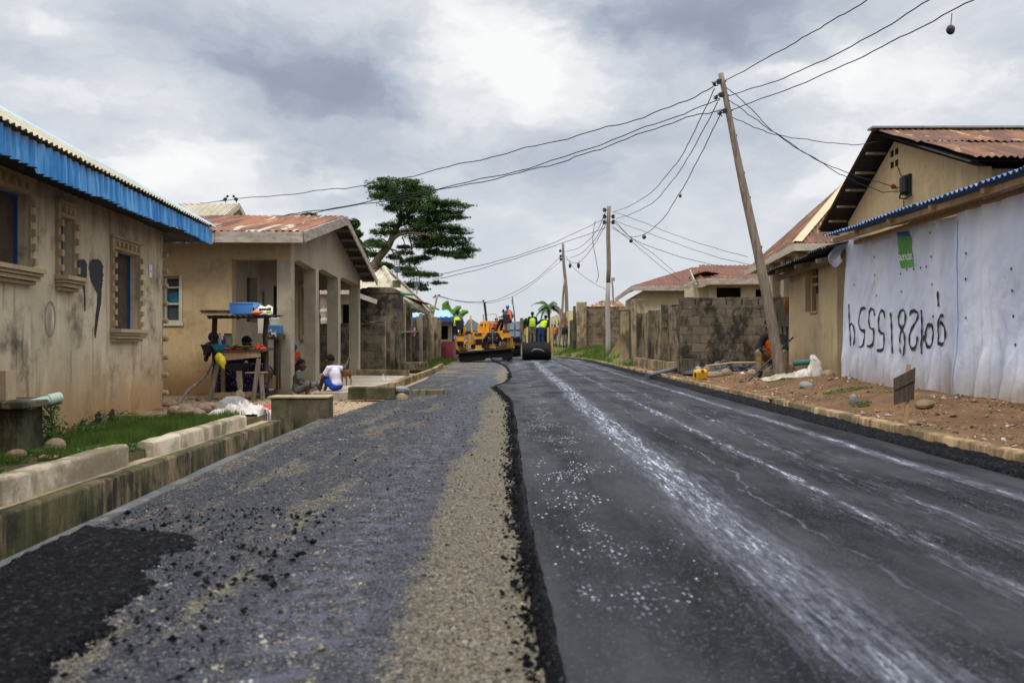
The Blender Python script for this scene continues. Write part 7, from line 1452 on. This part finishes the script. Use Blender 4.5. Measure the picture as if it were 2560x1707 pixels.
for k, (cx, r_, h_, col, lab) in enumerate([(330, .028, .20, (.35, .5, .6), 'clear bottle with a bluish label on the stall table'), (376, .026, .22, (.14, .02, .02), 'dark red bottle right of the clear bottle'), (300, .03, .10, (.3, .03, .03), 'small red tin at the left end of the table')]):
    c = Vector((S2(cx, 0, 13.3).x, 13.35, ztb+(.06 if k == 0 else 0))); o = prop('bottle' if k < 2 else 'tin', lab, 'bottle' if k < 2 else 'tin', c); MB().lathe(c, [(r_*.9, 0), (r_, .01), (r_, h_*.62), (r_*.42, h_*.82), (r_*.42, h_)] if k < 2 else [(r_, 0), (r_, h_)], 14).build('glass', flat('bt%d' % k, col, .2), o, sm=False); MB().lathe(c+Vector((0, 0, h_)), [(r_*.45 if k < 2 else r_*1.02, 0), (r_*.45 if k < 2 else r_*1.02, .018)], 12).build('cap', flat('cp%d' % k, (.05, .15, .4) if k == 0 else (.02, .02, .02), .4), o)
c = Vector((S2(440, 0, 13.45).x, 13.45, ztb)); o = prop('jar', 'big pale jar with a yellow band and dark lid on the stall table', 'jar', c); MB().lathe(c, [(.07, 0), (.075, .01), (.075, .22), (.06, .25)], 18).build('glass', flat('jar', (.30, .33, .30), .25), o); MB().lathe(c+Vector((0, 0, .05)), [(.077, 0), (.077, .04)], 18).build('band', flat('ylw', (.55, .55, .04), .5), o); MB().lathe(c+Vector((0, 0, .25)), [(.065, 0), (.065, .025)], 18).build('lid', M['plastic_black'], o)
o = prop('scissors_tool', 'black curved handle lying between the jar and the green tray', 'tool', S2(540, 730, 13.1)); MB().tube([S2(515, 742, 13.1), S2(520, 712, 13.1), S2(548, 698, 13.1), S2(578, 706, 13.1), S2(560, 720, 13.1)], .012, 6).build('handle', M['plastic_black'], o)
o = prop('plastic_bag', 'bright yellow plastic bag hanging from the left post of the stall', 'bag', S2(380, 800, 12.95)); P = []
for u_ in np.linspace(0, 2*math.pi, 22):
    P.append([tuple(S2(322+v*68, 795+v*190, 12.92)+Vector(((.012+.06*math.sin(min(1, v*1.15)*math.pi)**.8)*math.cos(u_)*(1+.25*math.sin(5*u_+v*7)), .05*math.sin(u_)*(.3+math.sin(v*3.0)), .01*math.sin(u_*4)))) for v in np.linspace(0, 1, 14)])
gridmesh('bag', np.array(P), flat('yellow_bag', (.72, .58, .02), .35), o)
# cooler, bucket and table behind the stall
o = prop('side_table', 'dark small table on the porch behind the right post of the stall', 'table', S2(985, 600, 14.2)); q = MB(); q.pb(*SC(915, 568), *SC(1075, 632), 14.1, .35); q.build('table_top', M['wood_dark'], o)
for x_ in (1025, 1060): MB().pb(*SC(x_, 632), *SC(x_+22, 1240), 14.15, .05).build('leg', M['wood_dark'], o)
o = prop('cooler', 'blue plastic box on the dark side table', 'box', S2(990, 560, 14.2)); MB().pb(*SC(925, 455), *SC(1070, 566), 14.12, .25).build('box', flat('cooler_blue', (.03, .15, .30), .4), o, bev=.01)
o = prop('bucket', 'white plastic bucket on the blue box', 'bucket', S2(1010, 450, 14.25)); c = S2(1012, 454, 14.25); MB().lathe(c, [(.075, 0), (.09, .10), (.095, .10), (.095, .125), (.07, .13)], 20).build('pail', flat('bucket_white', (.60, .57, .48), .5), o)
o = prop('plastic_bag', 'crumpled clear plastic bag in front of the blue box', 'bag', S2(970, 560, 14.05)); gridmesh('film', np.array([[tuple(S2(920+u_*115, 512+v*75+12*math.sin(u_*9+v*5), 14.02-.05*math.sin(u_*7)*math.sin(v*6))) for v in np.linspace(0, 1, 10)] for u_ in np.linspace(0, 1, 14)]), flat('film', (.45, .48, .52), .3), o)
o = prop('pale_board', 'pale board leaning behind the right post of the stall top', 'board', S2(850, 540, 14.3)); MB().pb(*SC(808, 372), *SC(885, 552), 14.3, .03).build('board', M['plaster_white'], o)
o = prop('wooden_box', 'plain wooden box on the ground behind the right legs of the stall', 'box', S2(900, 1230, 14.1)); MB().pb(*SC(880, 1080), *SC(1008, 1235), 14.15, .3).build('box', M['wood_tan'], o)
o = prop('bent_branch', 'long bent branch propped from the ground to the left post of the stall', 'branch', W(440, 1015, 12.6)); MB().tube([W(440, 1018, 12.6), W(452, 1000, 12.7), W(472, 975, 12.9), W(500, 952, 13.1), W(517, 935, 13.3), W(532, 905, 13.4)], [.03, .028, .026, .022, .022, .018], 8).build('branch', M['wood_grey'], o, sm=True)
# goat
gx, gy = (866-1280)*15.6/F, 15.6; o = thing('goat', 'small brown goat standing at the third porch pillar, rear to the camera', 'goat', (gx, gy, .10)); rt = Matrix.Rotation(R(35), 3, 'Z'); gl = lambda v: Vector((gx, gy, .10))+rt@Vector(v)
q = MB(); q.ell(gl((0, .0, .235)), (.062, .13, .068), 12, 8, 0, rt); q.ell(gl((0, .10, .235)), (.062, .07, .078), 12, 8, 0, rt); q.ell(gl((0, -.10, .245)), (.058, .06, .062), 12, 8, 0, rt); q.tube([gl((0, .12, .26)), gl((0, .17, .33)), gl((.0, .2, .37))], [.04, .03, .028], 10); q.ell(gl((0, .235, .375)), (.03, .055, .032), 10, 8, 0, rt)
for s_ in (-1, 1):
    q.tube([gl((.04*s_, .1, .2)), gl((.042*s_, .105, .12)), gl((.042*s_, .1, .0))], [.025, .015, .012], 8); q.tube([gl((.04*s_, -.09, .22)), gl((.045*s_, -.07, .15)), gl((.045*s_, -.125, .10)), gl((.045*s_, -.11, .0))], [.035, .024, .014, .012], 8); q.tube([gl((.02*s_, .2, .40)), gl((.06*s_, .19, .385))], [.01, .014], 6); q.tube([gl((.012*s_, .2, .40)), gl((.018*s_, .17, .45))], [.008, .003], 5)
q.tube([gl((0, -.15, .28)), gl((0, -.18, .31))], [.014, .006], 6); voxel(q, 'body', flat('goat_brown', (.20, .08, .03), .8), o, .007, 2)
crumple('white_bundle', 'dirty white bundle lying beside the mossy wall past the last porch pillar', 'bundle', ((962-1280)*17.6/F, 17.6), .15, .12, .22, M['sack'], 12, 24)
rock(948, 937, 17.8, (.08, .06, .05), 'grey stone left of the dirty white bundle', 'rock_grey', seed=81)
# ================================================================== TREES, PALMS, GRASS
def leafcloud(name, C, S, mat, parent, flatness=.5, kind=None, elong=1.5):
    n = len(C); nrm = RNG.normal(0, 1, (n, 3)); nrm[:, 2] = np.abs(nrm[:, 2])+flatness*2; nrm /= np.linalg.norm(nrm, axis=1)[:, None]
    t = RNG.normal(0, 1, (n, 3)); u = np.cross(nrm, t); u /= np.linalg.norm(u, axis=1)[:, None]; v = np.cross(nrm, u)
    u = u*S[:, None]*elong; v = v*S[:, None]*.5
    V = np.stack([C-u, C+v*.9-u*.1, C+u, C-v*.9-u*.1], 1); o = npmesh(name, V.reshape(-1, 3), 4, mat, parent); return tag(o, kind=kind)
TC = lambda cx, cy, D: W(880+cx/4.61, 420+cy/4.61, D)
TD = 55.0; k1 = TD/F/4.61
tr = thing('tree', 'tall dark umbrella-crowned tree leaning right above the roofs', 'tree', TC(180, 1900, TD))
def limb(pts, r0, r1, dy=0): return [TC(a, b, TD)+Vector((0, dy*i, 0)) for i, (a, b) in enumerate(pts)], [r0+(r1-r0)*i/(len(pts)-1) for i in range(len(pts))]
tk = MB()
for pts, r0, r1, dy in (([(150, 1950), (190, 1350), (275, 1090), (420, 900), (480, 760), (545, 630), (560, 520), (555, 440)], .38, .05, 0), ([(420, 905), (500, 810), (600, 772), (720, 770), (850, 790), (1000, 830)], .15, .04, -.3), ([(545, 640), (640, 520), (760, 430), (900, 400)], .07, .04, .3),
        ([(545, 560), (480, 440), (420, 350)], .08, .03, .2), ([(575, 800), (605, 860), (625, 950)], .045, .02, 0), ([(655, 775), (680, 880), (690, 1010), (700, 1080)], .06, .02, .1), ([(680, 800), (730, 870), (780, 920)], .04, .015, 0), ([(440, 930), (490, 990), (530, 1070)], .05, .02, 0), ([(440, 935), (520, 960), (570, 1030), (620, 1130)], .06, .02, .2),
        ([(540, 450), (560, 330), (600, 220), (640, 150)], .05, .02, .2), ([(430, 890), (360, 820), (300, 800)], .07, .02, .2), ([(850, 790), (960, 730), (1150, 700)], .05, .02, .1), ([(700, 1080), (760, 1180), (900, 1260)], .04, .015, .1), ([(760, 430), (1000, 440), (1200, 430)], .06, .02, .1)):
    p_, r_ = limb(pts, r0, r1, dy); tk.tube(catm(p_, 4), list(np.interp(np.linspace(0, 1, 4*(len(p_)-1)+1), np.linspace(0, 1, len(r_)), r_)), 8)
tk.build('trunk', M['bark'], tr, sm=True)
PADS = [(330, 110, 60, 22), (370, 115, 50, 12), (640, 130, 100, 22), (520, 195, 220, 42), (780, 215, 130, 32), (330, 235, 120, 34), (840, 262, 80, 20), (590, 280, 270, 48), (430, 345, 160, 42), (330, 320, 90, 24), (760, 330, 150, 34), (740, 400, 300, 50), (1080, 410, 170, 30), (1200, 440, 150, 20), (470, 480, 65, 45), (820, 490, 250, 48), (1080, 505, 160, 34), (1210, 552, 100, 16), (1000, 580, 190, 40), (620, 570, 70, 40), (780, 620, 200, 60), (450, 660, 110, 38), (380, 740, 130, 46),
        (260, 840, 85, 40), (320, 900, 90, 40), (250, 990, 70, 34), (960, 690, 280, 44), (1150, 700, 110, 24), (1230, 752, 110, 18), (1260, 822, 100, 18), (930, 800, 230, 55), (1120, 860, 200, 50), (1330, 930, 100, 30), (850, 890, 110, 55), (960, 970, 100, 45), (1180, 980, 150, 44), (1260, 1030, 90, 26), (680, 740, 110, 26), (600, 900, 70, 24), (620, 980, 80, 34), (700, 1060, 75, 50), (820, 1030, 70, 34), (620, 1160, 110, 40), (720, 1220, 110, 50), (880, 1240, 120, 32), (990, 1320, 80, 22), (700, 1340, 120, 46), (820, 1400, 70, 20), (470, 1010, 60, 40), (560, 1080, 40, 50)]
Cs = []; Ss = []
for cx, cy, rx, ry in PADS:
    rx *= 1.12; ry *= 1.25; n = int(220+rx*ry*.28); c = TC(cx, cy, TD); th_ = RNG.uniform(0, 2*math.pi, n); r_ = np.sqrt(RNG.random(n)); ph = RNG.uniform(0, 9)
    rim = 1+.28*np.sin(th_*5+ph)+.16*np.sin(th_*11+ph*2); x_ = np.cos(th_)*r_*rim*rx*k1*1.08; y_ = np.sin(th_)*r_*rim*min(rx*k1, 1.9); z_ = (RNG.normal(0, .48, n))*ry*k1*(1.15-r_*.7)-.12*(r_**2)*ry*k1
    # gather into sprays with gaps between
    cl = vnoise(x_*4.5+cx, z_*7+y_*4.5+cy, 1.0, 5); keep = cl > .31; Cs.append((np.stack([x_, y_+RNG.normal(0, .4), z_], -1)+np.array(c))[keep]); Ss.append(RNG.uniform(.035, .085, keep.sum()))
C_ = np.concatenate(Cs); leafcloud('crown', C_, np.concatenate(Ss), M['leaf'], tr, .5)
def bush(name, label, cat, cs, D, dens, mat, size=(.06, .12), trunk=None, parts=('crown', 'trunk'), group=None):
    o = thing(name, label, cat, W(cs[0][0], 870, D), group); a = []; s_ = []; kk = D/F
    for px, py, rx, ry in cs:
        n = int(dens*(rx*ry)**.8*.5+60); v = RNG.normal(0, 1, (n, 3)); v /= np.linalg.norm(v, axis=1)[:, None]; v *= (RNG.random(n)**.4)[:, None]*(1+.3*(vnoise(v[:, 0]*3+px, v[:, 2]*3+v[:, 1]*2, 1, 7)-.5)*2)[:, None]
        a.append(np.array(W(px, py, D))+v*np.array([rx*kk, rx*kk*.8, ry*kk])); s_.append(RNG.uniform(size[0], size[1], n))
    leafcloud(parts[0], np.concatenate(a), np.concatenate(s_), mat, o, .25)
    if trunk: MB().tube([W(trunk[0], trunk[1], D), W(trunk[2], trunk[3], D)], [.2, .1], 8).build(parts[1], M['bark'], o)
    return o
bush('tree', 'bright green bushy tree right behind the gable of the porch house', 'tree', [(868, 580, 22, 22), (885, 560, 14, 12), (862, 555, 12, 10), (890, 585, 16, 12), (880, 610, 26, 20), (905, 640, 20, 20), (925, 668, 30, 14), (960, 665, 24, 10), (950, 675, 26, 10)], 58, 14, M['leaf_mid'], (.08, .15), (870, 800, 872, 600))
bush('tree', 'dark tree top just showing over the rusty porch roof ridge', 'tree', [(774, 539, 20, 6), (768, 541, 16, 5), (774, 565, 34, 26), (750, 575, 26, 18), (800, 580, 26, 18)], 66, 14, M['leaf'], (.08, .15), (774, 800, 774, 545))
bush('tree', 'small dark round tree far away between paver and roller', 'tree', [(1317, 815, 12, 16), (1310, 830, 10, 12), (1325, 828, 8, 12)], 95, 16, M['leaf'], (.14, .25), (1317, 860, 1317, 820))
bush('shrub', 'bright green shrub beside the first cream building right of the palm', 'shrub', [(1312, 845, 8, 8)], 80, 16, M['leaf_mid'], (.1, .2), (1312, 868, 1312, 850))
def palm(label, px, py, D, n, Lr, seed, name='palm_tree', size=1.0, trunk=True):
    c = W(px, py, D); o = thing(name, label, 'palm', (c.x, c.y, .4)); rd = random.Random(seed)
    if trunk: MB().tube([(c.x+.3, c.y, .2), (c.x+.1, c.y, c.z*.5), (c.x, c.y, c.z)], [.28, .2, .16], 8).build('trunk', M['bark'], o)
    for k in range(n):
        a_ = 2*math.pi*k/n+rd.uniform(-.2, .2); e0 = rd.uniform(.1, 1.25); L_ = Lr*rd.uniform(.8, 1.1); p_ = c.copy(); d_ = Vector((math.cos(a_)*math.cos(e0), math.sin(a_)*math.cos(e0), math.sin(e0))); pts = [p_.copy()]
        for j in range(12): p_ = p_+d_*L_/12; d_ = (d_+Vector((0, 0, -.17))).normalized(); pts.append(p_.copy())
        q = MB(); q.tube(pts, [.035*size*(1-j/14) for j in range(13)], 4)
        for j in range(1, 13):
            for m_ in range(3):
                t_ = pts[j-1].lerp(pts[j], m_/3); dd = (pts[j]-pts[j-1]).normalized(); sd = dd.cross(Vector((0, 0, 1))).normalized(); ll = Lr*.24*math.sin(min(1, (j+m_/3)/12*1.05+.12)*math.pi*.93)**.6
                for s_ in (-1, 1): tip = t_+sd*s_*ll*.8+dd*ll*.55+Vector((0, 0, -ll*.45)); q.add([t_-dd*.03*size, t_+dd*.05*size, tip], [(0, 1, 2)])
        q.build('frond', M['leaf'], o)
palm('distant coconut palm over the rusty roof right of the roller', 1372, 770, 118, 15, 2.9, 4, size=1.8)
palm('palm crown peeping out between the bushy tree and the umbrella tree', 905, 612, 62, 11, 1.3, 6, size=1)
bn = thing('banana_plant', 'banana plant with broad bright leaves behind the paver operator', 'banana plant', W(1120, 860, 47))
def bleaf(pts, w, mat=None):
    q = MB(); P = [W(a, b, 47)+Vector((0, c_, 0)) for a, b, c_ in pts]; P = catm(P, 5); n = len(P)
    for s_ in (-1, 1):
        vs = []
        for j, p_ in enumerate(P):
            t_ = j/(n-1); d_ = (P[min(j+1, n-1)]-P[max(j-1, 0)]).normalized(); sd = d_.cross(Vector((0, 1, .2))).normalized(); ww = w*math.sin(min(1, t_*1.0+.05)*math.pi)**.5*(1-.12*(j % 3)); vs += [p_, p_+sd*s_*ww+Vector((0, .12, -.05*ww))]
        q.add(vs, [(2*j, 2*j+1, 2*j+3, 2*j+2) for j in range(n-1)])
    q.build('leaf', M['banana'], bn)
bleaf([(1113, 815, 0), (1112, 785, 0), (1115, 760, .1), (1122, 757, .3)], .26); bleaf([(1121, 815, 0), (1122, 785, .2), (1119, 758, .3)], .24)
bleaf([(1125, 800, 0), (1135, 782, 0), (1146, 770, .1), (1152, 771, .2)], .22); bleaf([(1140, 800, 0), (1150, 788, 0), (1161, 780, .1), (1172, 780, .2)], .2); bleaf([(1110, 800, 0), (1098, 780, 0), (1078, 768, 0), (1074, 766, .2)], .15)
MB().tube([W(1120, 880, 47), W(1118, 800, 47)], [.15, .1], 8).build('stem', M['banana'], bn)

def blades(name, X, Y, hgt, mat, w=.006, lean=.35, Z=None):
    n = len(X); Z = gz(X, Y) if Z is None else Z; an = RNG.uniform(0, 6.28, n); dx, dy = np.cos(an), np.sin(an); la = RNG.uniform(0, 6.28, n); ll = RNG.random(n)*lean*hgt
    b = np.stack([X, Y, Z-.01], -1); s_ = np.stack([dx, dy, 0*dx], -1)*w; tip = b+np.stack([np.cos(la)*ll, np.sin(la)*ll, hgt], -1)
    return tag(npmesh(name, np.stack([b-s_, b+s_, tip], 1).reshape(-1, 3), 3, mat), kind='stuff')
def weeds(name, X, Y, hgt, mat, size=(.012, .028), Z=None):
    Z = (gz(X, Y) if Z is None else Z)+hgt; o = leafcloud(name, np.stack([X, Y, Z], -1), RNG.uniform(size[0], size[1], len(X)), mat, None, .6, elong=1.1); return tag(o, kind='stuff')
N = 60000; X = -3.26-RNG.random(N)*1.95; Y = 4.6+RNG.random(N)*5.6
Xw = -5.27+.095*(12-Y); dens = vnoise(X, Y, 2.4, 4)*.6+vnoise(X, Y, 6, 14)*.4+.25*smooth(Y, 6.4, 7.6)-.35*smooth(-Y, -6.3, -5.6)-.1
keep = (X > Xw+.02) & (dens > .47) & ~((X < -4.2) & (Y > 6.9) & (Y < 7.6)) & (Y < 9.95-.3*vnoise(X, Y, 5, 2)); X, Y, dk_ = X[keep], Y[keep], dens[keep]
blades('grass', X, Y, RNG.uniform(.03, .11, len(X))*(.5+dk_), M['grass'], .0035)
def wclump(cs, n, hmax, sz=(.012, .028), mat='leaf_mid', name='weeds'):
    a, b, h = [], [], []
    for cx, cy, rx, ry, hh in cs:
        m_ = int(n*rx*ry*10+60); r_ = np.sqrt(RNG.random(m_)); t_ = RNG.uniform(0, 6.28, m_); a.append(cx+rx*r_*np.cos(t_)); b.append(cy+ry*r_*np.sin(t_)); h.append(RNG.random(m_)*hh*(1.1-r_))
    return weeds(name, np.concatenate(a), np.concatenate(b), np.concatenate(h), M[mat], sz)
wclump([(-4.85, 8.6, .35, .8, .18), (-4.95, 9.6, .25, .8, .22), (-4.6, 8.0, .4, .4, .12), (-4.2, 8.2, .5, .4, .08), (-4.9, 7.75, .2, .3, .2), (-4.1, 6.9, .35, .3, .05), (-5.05, 10.4, .2, .4, .15), (-4.4, 9.3, .5, .4, .08), (-3.12, 6.6, .12, .2, .10), (-3.5, 6.6, .3, .25, .08), (-3.7, 5.4, .5, .4, .06)], 420, .2)
wclump([(-3.12, 4.5, .12, .25, .2), (-3.35, 4.55, .2, .25, .16)], 800, .2, (.014, .03), 'leaf_mid')
# creeper up the trough and the wall
vp = thing('creeper', 'leafy green creeper climbing beside the trough under the mint pipe', 'plant', (-4.4, 7.7, 0)); n = 420; t_ = RNG.random(n); C_ = np.stack([-4.42+RNG.normal(0, .05, n)*(1.3-t_), 7.62+RNG.normal(0, .06, n), .0+t_*.42], -1); leafcloud('leaves', C_, RNG.uniform(.012, .028, n), M['leaf_mid'], vp, .1, elong=1.0)
MB().tube([(-4.42, 7.65, -.05), (-4.40, 7.62, .2), (-4.43, 7.62, .4)], .008, 5).build('stem', M['bark'], vp)
# right verge and far banks
N = 34000; Y = 26+RNG.random(N)*22; X = RE(Y)+.12+RNG.random(N)**.8*3.4; dn = vnoise(X, Y, 1.1, 6)*.6+vnoise(X, Y, 3, 16)*.4; keep = (dn > .42-.12*smooth(Y, 30, 34)) & ~((X > 4.0) & (Y < 33) & (X < 4.8)); X, Y = X[keep], Y[keep]; blades('grass', X, Y, RNG.uniform(.06, .22, len(X)), M['grass'], .012)
N = 16000; Y = 24.5+RNG.random(N)*18; X = -2.75-RNG.random(N)*1.3; keep = vnoise(X, Y, 1.3, 9) > .36; X, Y = X[keep], Y[keep]; blades('grass', X, Y, RNG.uniform(.05, .2, len(X)), M['grass'], .010)
N = 9000; Y = 6+RNG.random(N)*15; X = 3.9+RNG.random(N)*2.2; keep = (vnoise(X, Y, 1.6, 21)*.6+vnoise(X, Y, 4.5, 22)*.4) > .64; X, Y = X[keep], Y[keep]; blades('grass', X, Y, RNG.uniform(.015, .05, len(X)), M['grass'], .005)
wclump([(5.9, 14.3, .25, .4, .10), (4.8, 11.4, .35, .2, .05), (4.25, 9.7, .12, .12, .06), (5.55, 14.5, .12, .1, .08), (4.2, 27.5, .3, 1.2, .15), (4.25, 22.5, .15, .8, .08), (5.6, 20.3, .6, .2, .12)], 260, .1, (.012, .03))
N = 26000; Y = 48+RNG.random(N)*80; X = RNG.uniform(-12, 30, N); keep = (X < LE(Y)-.5) | (X > RE(Y)+.3); X, Y = X[keep], Y[keep]; blades('grass', X, Y, RNG.uniform(.1, .3, len(X)), M['grass'], .03)
# far belt of trees closing the view down the street
for i, (px, D, w_, h_, lab) in enumerate([(1345, 150, 60, 22, 'far low tree belt under the coconut palm'), (1240, 160, 70, 18, 'far low tree belt behind the paver'), (1150, 150, 50, 16, 'far low tree belt behind the maroon house'), (1460, 140, 60, 20, 'far low tree belt behind the arched house')]):
    bush('tree_belt', lab, 'trees', [(px-w_*.6, 852-h_*.4, w_*.35, h_*.6), (px, 850-h_*.5, w_*.5, h_*.7), (px+w_*.6, 852-h_*.35, w_*.35, h_*.55)], D, 10, M['leaf'], (.3, .5), (px, 870, px, 845))
